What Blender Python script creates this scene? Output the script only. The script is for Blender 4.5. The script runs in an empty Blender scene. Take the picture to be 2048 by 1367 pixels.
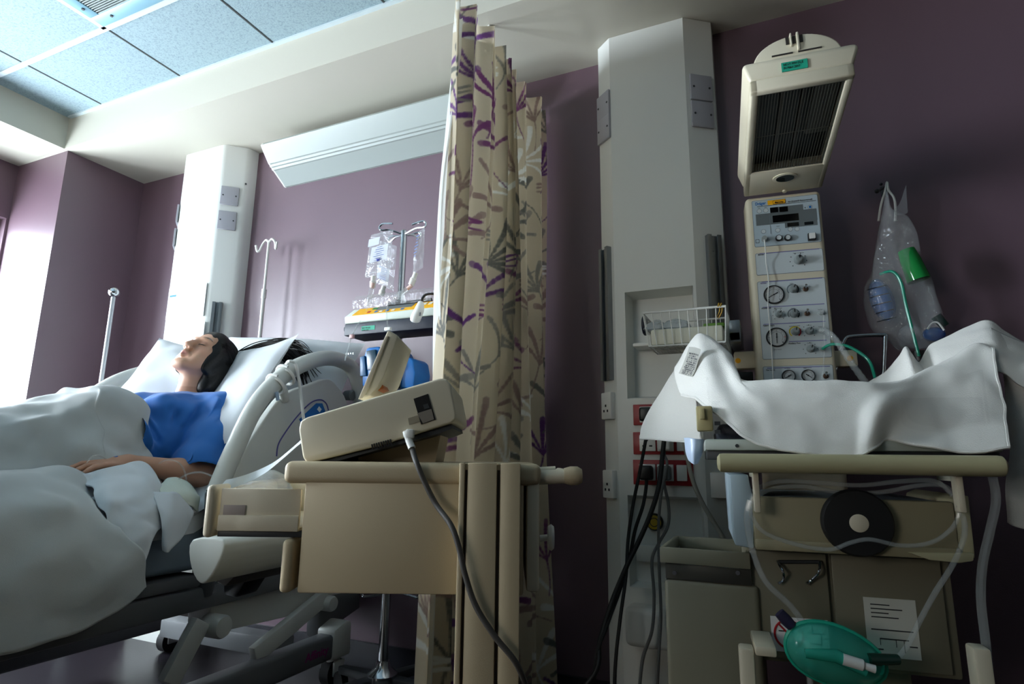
import bpy, bmesh, math, random
import numpy as np
from mathutils import Vector, Matrix, noise

SC = bpy.context.scene
COL = SC.collection
PI = math.pi

# ------------------------------------------------------------------ camera
FPX = 1180.0
EYE = Vector((0, 0, 0.84))
PITCH, ROLL, YAW = 0.19327, 0.01115, 0.41815
_f = Vector((-math.sin(YAW) * math.cos(PITCH), math.cos(YAW) * math.cos(PITCH), math.sin(PITCH)))
_r = Vector((math.cos(YAW), math.sin(YAW), 0))
_u = _r.cross(_f)
CR = _r * math.cos(ROLL) + _u * math.sin(ROLL)
CU = _u * math.cos(ROLL) - _r * math.sin(ROLL)
CF = _f
cd = bpy.data.cameras.new('camera')
cam = bpy.data.objects.new('camera', cd)
COL.objects.link(cam)
cam.matrix_world = Matrix(((CR.x, CU.x, -CF.x, EYE.x), (CR.y, CU.y, -CF.y, EYE.y), (CR.z, CU.z, -CF.z, EYE.z), (0, 0, 0, 1)))
cd.sensor_width = 36.0
cd.lens = FPX * 36.0 / 2048
cd.clip_start = 0.02
SC.camera = cam

# ------------------------------------------------------------------ world, daylight, exposure
w = bpy.data.worlds.new('sky'); SC.world = w; w.use_nodes = True
w.node_tree.nodes['Background'].inputs[0].default_value = (0.62, 0.80, 1.0, 1)
w.node_tree.nodes['Background'].inputs[1].default_value = 1.6
def area(name, loc, rot, sx, sy, power, col):
    l = bpy.data.lights.new(name, 'AREA'); l.shape = 'RECTANGLE'; l.size = sx; l.size_y = sy
    l.energy = power; l.color = col
    o = bpy.data.objects.new(name, l); COL.objects.link(o); o.location = loc; o.rotation_euler = rot
    return o
area('window_daylight', (-4.06, 1.14, 1.43), (0, -PI / 2, 0), 1.4, 1.15, 130, (0.80, 0.91, 1.0))
area('window_daylight', (-4.06, -0.30, 1.43), (0, -PI / 2, 0), 1.4, 1.2, 265, (0.81, 0.915, 1.0))
sun = bpy.data.lights.new('hazy_sun', 'SUN'); sun.energy = 45.0; sun.angle = math.radians(9); sun.color = (0.95, 0.97, 1.0)
so = bpy.data.objects.new('hazy_sun', sun); COL.objects.link(so); so.location = (-6, -6, 3)
so.rotation_euler = Vector((0.45, 1.0, -0.06)).to_track_quat('-Z', 'Y').to_euler()
area('far_window_fill', (-2.75, -3.36, 1.65), (PI / 2, 0, 0), 1.6, 1.2, 32, (1.0, 0.96, 0.88))  # added fill light from behind the camera
SC.view_settings.view_transform = 'Standard'
SC.view_settings.look = 'None'
SC.view_settings.gamma = 1
SC.view_settings.use_curve_mapping = False
SC.view_settings.exposure = 0.42
try:
    SC.cycles.max_bounces = 10
    SC.cycles.transparent_max_bounces = 24
    SC.cycles.sample_clamp_indirect = 6
    SC.cycles.caustics_reflective = False
    SC.cycles.caustics_refractive = False
except Exception:
    pass

# ------------------------------------------------------------------ helpers
WF = [Matrix.Identity(4)]      # the frame a group of objects is built in (a turned machine has its own)
def ray(x, y):
    return CR * (x - 1024) - CU * (y - 683.5) + CF * FPX
def at(x, y, Y=None, X=None, Z=None, d=None):
    """a measured point of the place: the sight line of a pixel met with a plane"""
    wi = WF[0].inverted(); e = wi @ EYE; v = wi.to_3x3() @ ray(x, y)
    if Y is not None: t = (Y - e.y) / v.y
    elif X is not None: t = (X - e.x) / v.x
    elif Z is not None: t = (Z - e.z) / v.z
    else: t = d / FPX
    return e + v * t
def lin(c):
    out = []
    for v in c:
        v = v / 255.0
        out.append(v / 12.92 if v <= 0.04045 else ((v + 0.055) / 1.055) ** 2.4)
    return tuple(out)
def M(name, rgb, rough=0.5, metal=0.0, bump=0.0, bscale=200.0, var=0.0, vscale=6.0, sheen=0.0, spec=0.5, coat=0.0):
    m = bpy.data.materials.new(name); m.use_nodes = True
    nt = m.node_tree; p = nt.nodes['Principled BSDF']
    c = lin(rgb)
    p.inputs['Base Color'].default_value = (*c, 1)
    p.inputs['Roughness'].default_value = rough
    p.inputs['Metallic'].default_value = metal
    p.inputs['Specular IOR Level'].default_value = spec
    if sheen: p.inputs['Sheen Weight'].default_value = sheen
    if coat: p.inputs['Coat Weight'].default_value = coat
    tc = nt.nodes.new('ShaderNodeTexCoord')
    if var:
        n = nt.nodes.new('ShaderNodeTexNoise'); n.inputs['Scale'].default_value = vscale; n.inputs['Detail'].default_value = 5
        nt.links.new(tc.outputs['Object'], n.inputs['Vector'])
        mx = nt.nodes.new('ShaderNodeMix'); mx.data_type = 'RGBA'
        mx.inputs['A'].default_value = (*[v * (1 - var) for v in c], 1)
        mx.inputs['B'].default_value = (*[min(1, v * (1 + var)) for v in c], 1)
        nt.links.new(n.outputs['Fac'], mx.inputs['Factor'])
        nt.links.new(mx.outputs['Result'], p.inputs['Base Color'])
    if bump:
        n = nt.nodes.new('ShaderNodeTexNoise'); n.inputs['Scale'].default_value = bscale; n.inputs['Detail'].default_value = 3
        nt.links.new(tc.outputs['Object'], n.inputs['Vector'])
        b = nt.nodes.new('ShaderNodeBump'); b.inputs['Strength'].default_value = bump; b.inputs['Distance'].default_value = 0.004
        nt.links.new(n.outputs['Fac'], b.inputs['Height'])
        nt.links.new(b.outputs['Normal'], p.inputs['Normal'])
    return m
def clear(name, tint=(1, 1, 1), body=0.0, bodycol=(0.8, 0.85, 0.9), gloss=0.5, rough=0.08, crinkle=0.0, cscale=30):
    """thin clear plastic: mostly see-through, glossy at grazing angles"""
    m = bpy.data.materials.new(name); m.use_nodes = True
    nt = m.node_tree; nt.nodes.clear()
    out = nt.nodes.new('ShaderNodeOutputMaterial')
    tr = nt.nodes.new('ShaderNodeBsdfTransparent'); tr.inputs[0].default_value = (*tint, 1)
    gl = nt.nodes.new('ShaderNodeBsdfGlossy'); gl.inputs['Roughness'].default_value = rough
    lw = nt.nodes.new('ShaderNodeLayerWeight'); lw.inputs['Blend'].default_value = 0.5
    mx = nt.nodes.new('ShaderNodeMixShader')
    if crinkle:
        tc = nt.nodes.new('ShaderNodeTexCoord')
        n = nt.nodes.new('ShaderNodeTexNoise'); n.inputs['Scale'].default_value = cscale; n.inputs['Detail'].default_value = 3
        nt.links.new(tc.outputs['Object'], n.inputs['Vector'])
        b = nt.nodes.new('ShaderNodeBump'); b.inputs['Strength'].default_value = crinkle; b.inputs['Distance'].default_value = 0.02
        nt.links.new(n.outputs['Fac'], b.inputs['Height'])
        nt.links.new(b.outputs['Normal'], gl.inputs['Normal']); nt.links.new(b.outputs['Normal'], lw.inputs['Normal'])
    pw_ = nt.nodes.new('ShaderNodeMath'); pw_.operation = 'POWER'; pw_.inputs[1].default_value = 3.0
    ma_ = nt.nodes.new('ShaderNodeMath'); ma_.operation = 'MULTIPLY_ADD'; ma_.inputs[1].default_value = gloss; ma_.inputs[2].default_value = 0.035
    nt.links.new(lw.outputs['Facing'], pw_.inputs[0]); nt.links.new(pw_.outputs[0], ma_.inputs[0])
    nt.links.new(ma_.outputs[0], mx.inputs['Fac'])
    first = tr
    if body:
        df = nt.nodes.new('ShaderNodeBsdfDiffuse'); df.inputs[0].default_value = (*bodycol, 1)
        m2 = nt.nodes.new('ShaderNodeMixShader'); m2.inputs['Fac'].default_value = body
        nt.links.new(tr.outputs[0], m2.inputs[1]); nt.links.new(df.outputs[0], m2.inputs[2]); first = m2
    nt.links.new(first.outputs[0], mx.inputs[1]); nt.links.new(gl.outputs[0], mx.inputs[2])
    nt.links.new(mx.outputs[0], out.inputs['Surface'])
    return m

class B:
    """collects shapes into one mesh"""
    def __init__(s): s.bm = bmesh.new()
    def box(s, c, size, rot=None, bev=0.0, seg=2):
        b = bmesh.new(); bmesh.ops.create_cube(b, size=1)
        bmesh.ops.scale(b, vec=size, verts=b.verts)
        if bev: bmesh.ops.bevel(b, geom=list(b.edges), offset=min(bev, min(size) * 0.49), segments=seg, profile=0.5, affect='EDGES')
        m = Matrix.Translation(c) @ (rot.to_4x4() if rot is not None else Matrix.Identity(4))
        bmesh.ops.transform(b, matrix=m, verts=b.verts)
        s._add(b); return s
    def bx(s, x0, x1, y0, y1, z0, z1, bev=0.0, seg=2):
        return s.box(((x0 + x1) / 2, (y0 + y1) / 2, (z0 + z1) / 2), (abs(x1 - x0), abs(y1 - y0), abs(z1 - z0)), None, bev, seg)
    def _add(s, b):
        me = bpy.data.meshes.new('tmp'); b.to_mesh(me); b.free(); s.bm.from_mesh(me); bpy.data.meshes.remove(me)
    def poly(s, pts):
        vs = [s.bm.verts.new(p) for p in pts]; s.bm.faces.new(vs); return s
    def prism(s, pts, off, bev=0.0, seg=2):
        """planar outline extruded by off"""
        b = bmesh.new(); off = Vector(off)
        a = [b.verts.new(p) for p in pts]; c = [b.verts.new(Vector(p) + off) for p in pts]
        n = len(pts)
        b.faces.new(a); b.faces.new(c[::-1])
        for i in range(n): b.faces.new((a[i], c[i], c[(i + 1) % n], a[(i + 1) % n]))
        bmesh.ops.recalc_face_normals(b, faces=b.faces)
        if bev: bmesh.ops.bevel(b, geom=list(b.edges), offset=bev, segments=seg, profile=0.5, affect='EDGES', clamp_overlap=True)
        s._add(b); return s
    def cyl(s, p0, p1, r0, r1=None, n=20, caps=True):
        return s.tube([p0, p1], [r0, r0 if r1 is None else r1], n, caps)
    def tube(s, pts, r, n=10, caps=True, closed=False):
        pts = [Vector(p) for p in pts]; k = len(pts)
        rs = r if isinstance(r, (list, tuple)) else [r] * k
        rings = []; ref = None
        for i, p in enumerate(pts):
            if closed: t = pts[(i + 1) % k] - pts[i - 1]
            else: t = pts[min(i + 1, k - 1)] - pts[max(i - 1, 0)]
            if t.length < 1e-9: t = Vector((0, 0, 1))
            t.normalize()
            if ref is None:
                ref = t.orthogonal().normalized()
            ref = ref - t * ref.dot(t)
            if ref.length < 1e-6: ref = t.orthogonal()
            ref.normalize(); bi = t.cross(ref)
            rings.append([s.bm.verts.new(p + (ref * math.cos(2 * PI * j / n) + bi * math.sin(2 * PI * j / n)) * rs[i]) for j in range(n)])
        for i in range(k if closed else k - 1):
            a, c = rings[i], rings[(i + 1) % k]
            for j in range(n): s.bm.faces.new((a[j], a[(j + 1) % n], c[(j + 1) % n], c[j]))
        if caps and not closed:
            s.bm.faces.new(rings[0][::-1]); s.bm.faces.new(rings[-1])
        return s
    def strap(s, pts, wid, th, up=None):
        """flat ribbon along pts; wid = vector or list of vectors across"""
        pts = [Vector(p) for p in pts]; k = len(pts); rows = []
        for i, p in enumerate(pts):
            t = (pts[min(i + 1, k - 1)] - pts[max(i - 1, 0)]).normalized()
            wv = Vector(wid[i] if isinstance(wid, list) else wid)
            nv = t.cross(wv).normalized() * th
            rows.append([s.bm.verts.new(q) for q in (p - wv / 2 - nv / 2, p + wv / 2 - nv / 2, p + wv / 2 + nv / 2, p - wv / 2 + nv / 2)])
        for i in range(k - 1):
            a, c = rows[i], rows[i + 1]
            for j in range(4): s.bm.faces.new((a[j], a[(j + 1) % 4], c[(j + 1) % 4], c[j]))
        s.bm.faces.new(rows[0][::-1]); s.bm.faces.new(rows[-1]); return s
    def lathe(s, prof, c=(0, 0, 0), axis=(0, 0, 1), n=28):
        """prof = [(radius, height)...] turned about axis through c"""
        ax = Vector(axis).normalized(); u = ax.orthogonal().normalized(); v = ax.cross(u); c = Vector(c); rings = []
        for (r, h) in prof:
            if r < 1e-6: rings.append([s.bm.verts.new(c + ax * h)])
            else: rings.append([s.bm.verts.new(c + ax * h + (u * math.cos(2 * PI * j / n) + v * math.sin(2 * PI * j / n)) * r) for j in range(n)])
        for a, d in zip(rings[:-1], rings[1:]):
            for j in range(n):
                q = []
                q.append(a[j % len(a)]); q.append(a[(j + 1) % n] if len(a) > 1 else a[0])
                q.append(d[(j + 1) % n] if len(d) > 1 else d[0]); q.append(d[j % len(d)])
                u_ = []
                for x in q:
                    if x not in u_: u_.append(x)
                if len(u_) > 2: s.bm.faces.new(u_)
        if len(rings[0]) > 1: s.bm.faces.new(rings[0][::-1])
        if len(rings[-1]) > 1: s.bm.faces.new(rings[-1])
        return s
    def sph(s, c, r, n=16, sc=(1, 1, 1), rot=None):
        b = bmesh.new(); bmesh.ops.create_uvsphere(b, u_segments=n, v_segments=max(6, n // 2), radius=r)
        m = Matrix.Translation(c) @ (rot.to_4x4() if rot is not None else Matrix.Identity(4)) @ Matrix.Diagonal((*sc, 1))
        bmesh.ops.transform(b, matrix=m, verts=b.verts); s._add(b); return s
    def grid(s, P, closed_u=False):
        """P[i][j] surface"""
        V = [[s.bm.verts.new(p) for p in row] for row in P]
        nu = len(V)
        for i in range(nu if closed_u else nu - 1):
            for j in range(len(V[0]) - 1):
                s.bm.faces.new((V[i][j], V[(i + 1) % nu][j], V[(i + 1) % nu][j + 1], V[i][j + 1]))
        return s
    def raw(s, v, f):
        V = [s.bm.verts.new(p) for p in v]
        for q in f: s.bm.faces.new([V[i] for i in q])
        return s

MATS = {}     # world matrix of each root
def obj(name, b, mat, parent=None, space='world', smooth=40.0, mods=None):
    me = bpy.data.meshes.new(name)
    bm = b.bm if isinstance(b, B) else b
    root = parent
    while root is not None and root.parent is not None: root = root.parent
    if root is not None and space == 'world':
        bmesh.ops.transform(bm, matrix=MATS[root.name].inverted(), verts=bm.verts)
    bmesh.ops.recalc_face_normals(bm, faces=bm.faces)
    bm.to_mesh(me); bm.free()
    me.materials.append(mat)
    o = bpy.data.objects.new(name, me); COL.objects.link(o)
    if parent is not None: o.parent = parent
    else: MATS[o.name] = Matrix.Identity(4)
    if smooth:
        me.polygons.foreach_set('use_smooth', [True] * len(me.polygons))
        me.set_sharp_from_angle(angle=math.radians(smooth))
    return o
def thing(name, label, cat, loc=(0, 0, 0), rot=None, group=None):
    o = bpy.data.objects.new(name, None); COL.objects.link(o)
    o.empty_display_size = 0.05
    m = Matrix.Translation(loc) @ (rot.to_4x4() if rot is not None else Matrix.Identity(4))
    o.matrix_world = WF[0] @ m; MATS[o.name] = m
    o['label'] = label; o['category'] = cat
    if group: o['group'] = group
    return o
def tag(o, label, cat, group=None, kind=None):
    o['label'] = label; o['category'] = cat
    if group: o['group'] = group
    if kind: o['kind'] = kind
    return o
def recenter(o):
    """puts a one-mesh thing's origin at the middle of its base"""
    me = o.data; n = len(me.vertices); a = np.empty(n * 3); me.vertices.foreach_get('co', a); a = a.reshape(-1, 3)
    c = (a.min(0) + a.max(0)) / 2; c[2] = a[:, 2].min()
    me.vertices.foreach_set('co', (a - c).ravel()); o.location = c
    o.matrix_world = WF[0] @ Matrix.Translation(c)
    MATS[o.name] = Matrix.Translation(c)
    return o
def one(name, b, mat, label, cat, group=None, smooth=40.0):
    o = obj(name, b, mat, None, smooth=smooth); recenter(o); return tag(o, label, cat, group)
def struct(name, b, mat, smooth=30.0):
    o = obj(name, b, mat, None, smooth=smooth); o['kind'] = 'structure'; return o
def smoothpath(pts, n=8, closed=False):
    """Catmull-Rom through pts"""
    P = [Vector(p) for p in pts]; out = []; k = len(P)
    for i in range(k if closed else k - 1):
        if closed: a, b, c, d = P[i - 1], P[i], P[(i + 1) % k], P[(i + 2) % k]
        else: a, b, c, d = P[max(i - 1, 0)], P[i], P[i + 1], P[min(i + 2, k - 1)]
        for j in range(n):
            t = j / n
            out.append(0.5 * ((2 * b) + (c - a) * t + (2 * a - 5 * b + 4 * c - d) * t * t + (3 * b - a - 3 * c + d) * t ** 3))
    if not closed: out.append(P[-1])
    return out
def patch(rows, nu=8, nv=8):
    """smooth surface through a net of control points"""
    A = [smoothpath(r, nv) for r in rows]
    cols = [smoothpath([A[i][j] for i in range(len(A))], nu) for j in range(len(A[0]))]
    return [[cols[j][i] for j in range(len(cols))] for i in range(len(cols[0]))]
def nvec(p):
    p = Vector(p)
    return Vector((noise.noise(p), noise.noise(p + Vector((31.4, 7.7, 3.1))), noise.noise(p + Vector((5.3, 61.2, 17.9)))))
def rrect(w, h, r, n=5):
    pts = []
    for cx, cy, a0 in ((w / 2 - r, h / 2 - r, 0), (-w / 2 + r, h / 2 - r, PI / 2), (-w / 2 + r, -h / 2 + r, PI), (w / 2 - r, -h / 2 + r, 1.5 * PI)):
        for i in range(n + 1):
            a = a0 + PI / 2 * i / n; pts.append((cx + r * math.cos(a), cy + r * math.sin(a)))
    return pts
def text(body, size, M4, mat, parent=None, name='lettering', align='LEFT', bold=0.0, sx=1.0):
    """lettering lying in the local xy plane of M4 (root space)"""
    cu = bpy.data.curves.new(name, 'FONT'); cu.body = body; cu.size = size; cu.align_x = align; cu.extrude = 0.0002; cu.offset = bold
    t = bpy.data.objects.new(name, cu)
    COL.objects.link(t)
    dg = bpy.context.evaluated_depsgraph_get(); dg.update()
    me = bpy.data.meshes.new_from_object(t.evaluated_get(dg)); me.name = name
    bpy.data.objects.remove(t); bpy.data.curves.remove(cu)
    me.transform(M4 @ Matrix.Diagonal((sx, 1, 1, 1))); me.materials.clear(); me.materials.append(mat)
    o = bpy.data.objects.new(name, me); COL.objects.link(o); o.parent = parent
    return o
def frame(o, x, y):
    """matrix with origin o, local x along x, local y along y"""
    x = Vector(x).normalized(); z = x.cross(Vector(y)).normalized(); y = z.cross(x)
    return Matrix(((x.x, y.x, z.x, o[0]), (x.y, y.y, z.y, o[1]), (x.z, y.z, z.z, o[2]), (0, 0, 0, 1)))

# signed distance bodies turned into one skin (surface nets)
class Field:
    def __init__(s, lo, hi, h):
        s.lo = np.array(lo, float); s.h = h
        s.n = np.ceil((np.array(hi) - s.lo) / h).astype(int) + 1
        s.D = np.full(s.n, 0.2, np.float32)
    def _blk(s, lo, hi, pad):
        a = np.clip(np.floor((np.array(lo) - pad - s.lo) / s.h).astype(int), 0, s.n - 1)
        b = np.clip(np.ceil((np.array(hi) + pad - s.lo) / s.h).astype(int) + 1, 1, s.n)
        if np.any(b <= a): return None, None
        ax = [(s.lo[i] + s.h * np.arange(a[i], b[i])).astype(np.float32) for i in range(3)]
        return tuple(slice(a[i], b[i]) for i in range(3)), np.meshgrid(*ax, indexing='ij', sparse=True)
    def _put(s, sl, d, k, op):
        D = s.D[sl]
        if op == 'add':
            if k > 0:
                hh = np.clip(0.5 + 0.5 * (D - d) / k, 0, 1); s.D[sl] = D + (d - D) * hh - k * hh * (1 - hh)
            else: s.D[sl] = np.minimum(D, d)
        else:
            if k > 0:
                hh = np.clip(0.5 - 0.5 * (D + d) / k, 0, 1); s.D[sl] = D + (-d - D) * hh + k * hh * (1 - hh)
            else: s.D[sl] = np.maximum(D, -d)
    def cone(s, a, b, r0, r1, k=0.02, op='add', pad=0.05):
        a = np.array(a, float); b = np.array(b, float); m = max(r0, r1)
        sl, g = s._blk(np.minimum(a, b) - m, np.maximum(a, b) + m, pad + k)
        if sl is None: return
        ab = b - a; L2 = float(ab @ ab) + 1e-12
        t = ((g[0] - a[0]) * ab[0] + (g[1] - a[1]) * ab[1] + (g[2] - a[2]) * ab[2]) / L2
        t = np.clip(t, 0, 1)
        d = np.sqrt((g[0] - a[0] - ab[0] * t) ** 2 + (g[1] - a[1] - ab[1] * t) ** 2 + (g[2] - a[2] - ab[2] * t) ** 2) - (r0 + (r1 - r0) * t)
        s._put(sl, d.astype(np.float32), k, op)
    def chain(s, pts, rs, k=0.02):
        for i in range(len(pts) - 1): s.cone(pts[i], pts[i + 1], rs[i], rs[i + 1], k)
    def ell(s, c, r, R=None, k=0.02, op='add', pad=0.05):
        """ellipsoid: centre c, radii r, R rows = its axes"""
        c = np.array(c, float); r = np.array(r, float); R = np.eye(3) if R is None else np.array(R, float)
        m = max(r)
        sl, g = s._blk(c - m, c + m, pad + k)
        if sl is None: return
        p = [g[i] - c[i] for i in range(3)]
        q = [p[0] * R[i][0] + p[1] * R[i][1] + p[2] * R[i][2] for i in range(3)]
        k0 = np.sqrt(sum((q[i] / r[i]) ** 2 for i in range(3))); k1 = np.sqrt(sum((q[i] / r[i] ** 2) ** 2 for i in range(3)))
        d = k0 * (k0 - 1) / np.maximum(k1, 1e-6)
        d = np.where(k0 < 0.3, -min(r) * 0.7, d)
        s._put(sl, d.astype(np.float32), k, op)
    def mesh(s, fn=None):
        D = s.D
        ins = D < 0
        n = s.n
        cnt = np.zeros(n - 1, np.int8)
        for dx in (0, 1):
            for dy in (0, 1):
                for dz in (0, 1):
                    cnt += ins[dx:n[0] - 1 + dx, dy:n[1] - 1 + dy, dz:n[2] - 1 + dz]
        act = (cnt > 0) & (cnt < 8)
        idx = np.argwhere(act); ids = np.full(act.shape, -1, np.int32); ids[act] = np.arange(len(idx))
        acc = np.zeros((len(idx), 3)); num = np.zeros(len(idx))
        cs = [(x, y, z) for x in (0, 1) for y in (0, 1) for z in (0, 1)]
        val = {c: D[idx[:, 0] + c[0], idx[:, 1] + c[1], idx[:, 2] + c[2]] for c in cs}
        for c in cs:
            for a in range(3):
                if c[a] == 0:
                    e = list(c); e[a] = 1; e = tuple(e)
                    va, vb = val[c], val[e]; cr = (va < 0) != (vb < 0)
                    t = np.where(cr, va / np.where(cr, va - vb, 1), 0)
                    pt = np.array(c, float)[None, :] + 0 * acc; pt[:, a] = t
                    acc += pt * cr[:, None]; num += cr
        V = s.lo + (idx + acc / num[:, None]) * s.h
        F = []
        for a in range(3):
            b, c = (a + 1) % 3, (a + 2) % 3
            sl0 = [slice(None)] * 3; sl1 = [slice(None)] * 3
            sl0[a] = slice(0, n[a] - 1); sl1[a] = slice(1, n[a])
            cr = ins[tuple(sl0)] != ins[tuple(sl1)]
            e = np.argwhere(cr)
            e = e[(e[:, b] > 0) & (e[:, c] > 0) & (e[:, b] < n[b] - 1) & (e[:, c] < n[c] - 1)]
            def I(db, dc):
                q = e.copy(); q[:, b] += db; q[:, c] += dc; return ids[q[:, 0], q[:, 1], q[:, 2]]
            f = np.stack([I(-1, -1), I(0, -1), I(0, 0), I(-1, 0)], 1)
            fl = ins[e[:, 0], e[:, 1], e[:, 2]]
            f[~fl] = f[~fl][:, ::-1]
            F.append(f)
        F = np.concatenate(F); F = F[(F >= 0).all(1)]
        return V, F
def npobj(name, V, F, mat, parent=None, world=True, loc=None):
    me = bpy.data.meshes.new(name)
    V = np.asarray(V, float)
    root = parent
    while root is not None and root.parent is not None: root = root.parent
    if root is not None and world:
        m = np.array(MATS[root.name].inverted()); V = V @ m[:3, :3].T + m[:3, 3]
    me.from_pydata(V.tolist(), [], F.tolist()); me.update()
    me.polygons.foreach_set('use_smooth', [True] * len(me.polygons))
    me.materials.append(mat)
    o = bpy.data.objects.new(name, me); COL.objects.link(o); o.parent = parent
    if parent is None: MATS[o.name] = Matrix.Identity(4)
    return o
def lap(V, F, it=3, f=0.5):
    """relaxes a skin"""
    e = np.concatenate([F[:, [0, 1]], F[:, [1, 2]], F[:, [2, 3]], F[:, [3, 0]]]); n = len(V)
    for _ in range(it):
        S = np.zeros((n, 3)); c = np.zeros(n)
        for k in range(3):
            S[:, k] = np.bincount(e[:, 0], V[e[:, 1], k], n) + np.bincount(e[:, 1], V[e[:, 0], k], n)
        c = np.bincount(e[:, 0], minlength=n) + np.bincount(e[:, 1], minlength=n)
        V = V + f * (S / np.maximum(c, 1)[:, None] - V)
    return V

# ------------------------------------------------------------------ materials
CREAM = M('cream painted plastic', (222, 212, 188), 0.42, bump=0.03, bscale=900)
BEIGE = M('beige cart plastic', (196, 178, 146), 0.5, bump=0.12, bscale=700)
BEIGE2 = M('pale drawer plastic', (220, 208, 184), 0.45, bump=0.05, bscale=700)
TRUNK = M('white trunking moulding', (224, 226, 222), 0.4, bump=0.04, bscale=500)
PLATE = M('grey blanking plate', (172, 172, 180), 0.45)
ALU = M('brushed aluminium', (150, 155, 158), 0.38, metal=0.9)
CHROME = M('chrome steel', (190, 194, 198), 0.16, metal=1.0)
STEELP = M('white coated wire', (225, 225, 220), 0.35)
BLACK = M('black plastic', (18, 18, 20), 0.4)
RUBBER = M('black rubber', (14, 14, 15), 0.7)
GREY = M('grey plastic', (110, 116, 118), 0.5)
DGREY = M('dark grey plastic', (52, 55, 58), 0.5)
WPLAS = M('white plastic', (232, 232, 228), 0.35)
PAPER = M('white paper', (236, 238, 238), 0.8)
NAVY = M('navy plastic', (9, 18, 38), 0.5)
BLUEP = M('blue plastic', (16, 104, 178), 0.4)
YELLOW = M('yellow panel', (250, 184, 20), 0.45)
GREENL = M('green sticker', (30, 168, 136), 0.55)
PURPLE = M('purple print', (92, 66, 140), 0.5)
INK = M('black print', (22, 24, 30), 0.6)
REDP = M('red socket plate', (150, 14, 26), 0.4)
RED = M('red print', (190, 30, 40), 0.5)
LINE = M('lilac print line', (120, 118, 170), 0.5)
PANELB = M('pale blue panel', (184, 200, 208), 0.4)
PANELW = M('white printed panel', (206, 214, 216), 0.4)
BLUEPRT = M('blue print', (24, 108, 180), 0.5)
BEDW = M('bed white plastic', (206, 208, 202), 0.4, bump=0.05, bscale=800)
BEDG = M('bed grey metal', (104, 106, 108), 0.45)
GREEN = M('green plastic', (24, 132, 70), 0.4)
TEALP = M('teal mask plastic', (26, 170, 140), 0.35)
CLEAR = clear('clear plastic film', body=0.10, gloss=0.35, crinkle=0.7, cscale=45)
CLEARW = clear('crinkled pale bag film', body=0.13, bodycol=(0.8, 0.86, 0.9), gloss=0.22, rough=0.12, crinkle=0.6, cscale=38)
CLEART = clear('clear tubing', body=0.16, bodycol=(0.75, 0.8, 0.8), gloss=0.5)
GLASS = clear('glass pane', gloss=0.15, rough=0.01)
# ------------------------------------------------------------------ the room
D = 2.13           # back wall
ZS = 2.44          # soffit
ZC = 2.62          # tiled ceiling
XR, XL = -3.394, -3.85
YB = 1.703
def wallmat(name, rgb):
    return M(name, rgb, 0.40, bump=0.10, bscale=420, var=0.04, vscale=3, spec=0.8)
PURW = wallmat('mauve wall paint', (102, 80, 91))
CREAMW = wallmat('taupe wall paint', (70, 62, 56))
WHITEC = M('white ceiling paint', (216, 218, 214), 0.7, bump=0.06, bscale=300)
SOFF = M('cream soffit paint', (196, 192, 178), 0.65, bump=0.06, bscale=300)
FLOOR = M('dark vinyl floor', (26, 23, 28), 0.32, bump=0.03, bscale=120, var=0.12, vscale=40)
SKIRT = M('dark skirting', (30, 30, 38), 0.4)
XE, YF = 2.6, -3.3
struct('floor', B().bx(XL - 0.1, XE + 0.1, YF - 0.1, D + 0.1, -0.1, 0), FLOOR)
struct('wall_back', B().bx(XR - 0.05, XE, D, D + 0.1, 0, ZC), PURW)
struct('wall_return', B().bx(XL - 0.1, XR, YB, D + 0.1, 0, ZS), PURW)
wl = B()
WZ0, WZ1 = 0.72, 2.12
WIN = ((-0.92, 0.10), (0.68, 1.69))
wl.bx(XL - 0.12, XL, YF, YB, 0, WZ0).bx(XL - 0.12, XL, YF, YB, WZ1, ZC)
for p_, q_ in ((YF, WIN[0][0]), (WIN[0][1], WIN[1][0]), (WIN[1][1], YB)): wl.bx(XL - 0.12, XL, p_, q_, WZ0, WZ1)
struct('wall_left', wl, PURW)
struct('wall_right', B().bx(XE, XE + 0.1, YF, D + 0.1, 0, ZC), CREAMW)
wf = B()
FX0, FX1 = -3.6, -1.9
struct('sun_block_wall', B().bx(-9, 2, -6.2, -6.0, 0, 5), M('sun blocker render', (150, 140, 128), 0.8))  # unseen wall added outside to keep the sun out of the fill opening
wf.bx(XL - 0.1, FX0, YF - 0.1, YF, 0, ZC).bx(FX1, XE + 0.1, YF - 0.1, YF, 0, ZC).bx(FX0, FX1, YF - 0.1, YF, 0, 1.0).bx(FX0, FX1, YF - 0.1, YF, 2.25, ZC)
struct('wall_front', wf, CREAMW)
# window frames and panes
def window(name, p, q, axis, mat):
    f = B(); t = 0.05
    if axis == 'x':
        x = p[0]
        f.bx(x, x + t, p[1], q[1], p[2], p[2] + t).bx(x, x + t, p[1], q[1], q[2] - t, q[2]).bx(x, x + t, p[1], p[1] + t, p[2], q[2]).bx(x, x + t, q[1] - t, q[1], p[2], q[2])
        ym = (p[1] + q[1]) / 2; f.bx(x, x + t, ym - t / 2, ym + t / 2, p[2], q[2])
        g = B().bx(x + 0.02, x + 0.026, p[1] + t, q[1] - t, p[2] + t, q[2] - t)
    else:
        y = p[1]
        f.bx(p[0], q[0], y, y + t, p[2], p[2] + t).bx(p[0], q[0], y, y + t, q[2] - t, q[2]).bx(p[0], p[0] + t, y, y + t, p[2], q[2]).bx(q[0] - t, q[0], y, y + t, p[2], q[2])
        xm = (p[0] + q[0]) / 2; f.bx(xm - t / 2, xm + t / 2, y, y + t, p[2], q[2])
        g = B().bx(p[0] + t, q[0] - t, y + 0.02, y + 0.026, p[2] + t, q[2] - t)
    o = struct(name, f, mat)
    obj('window_pane', g, GLASS, o)
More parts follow.
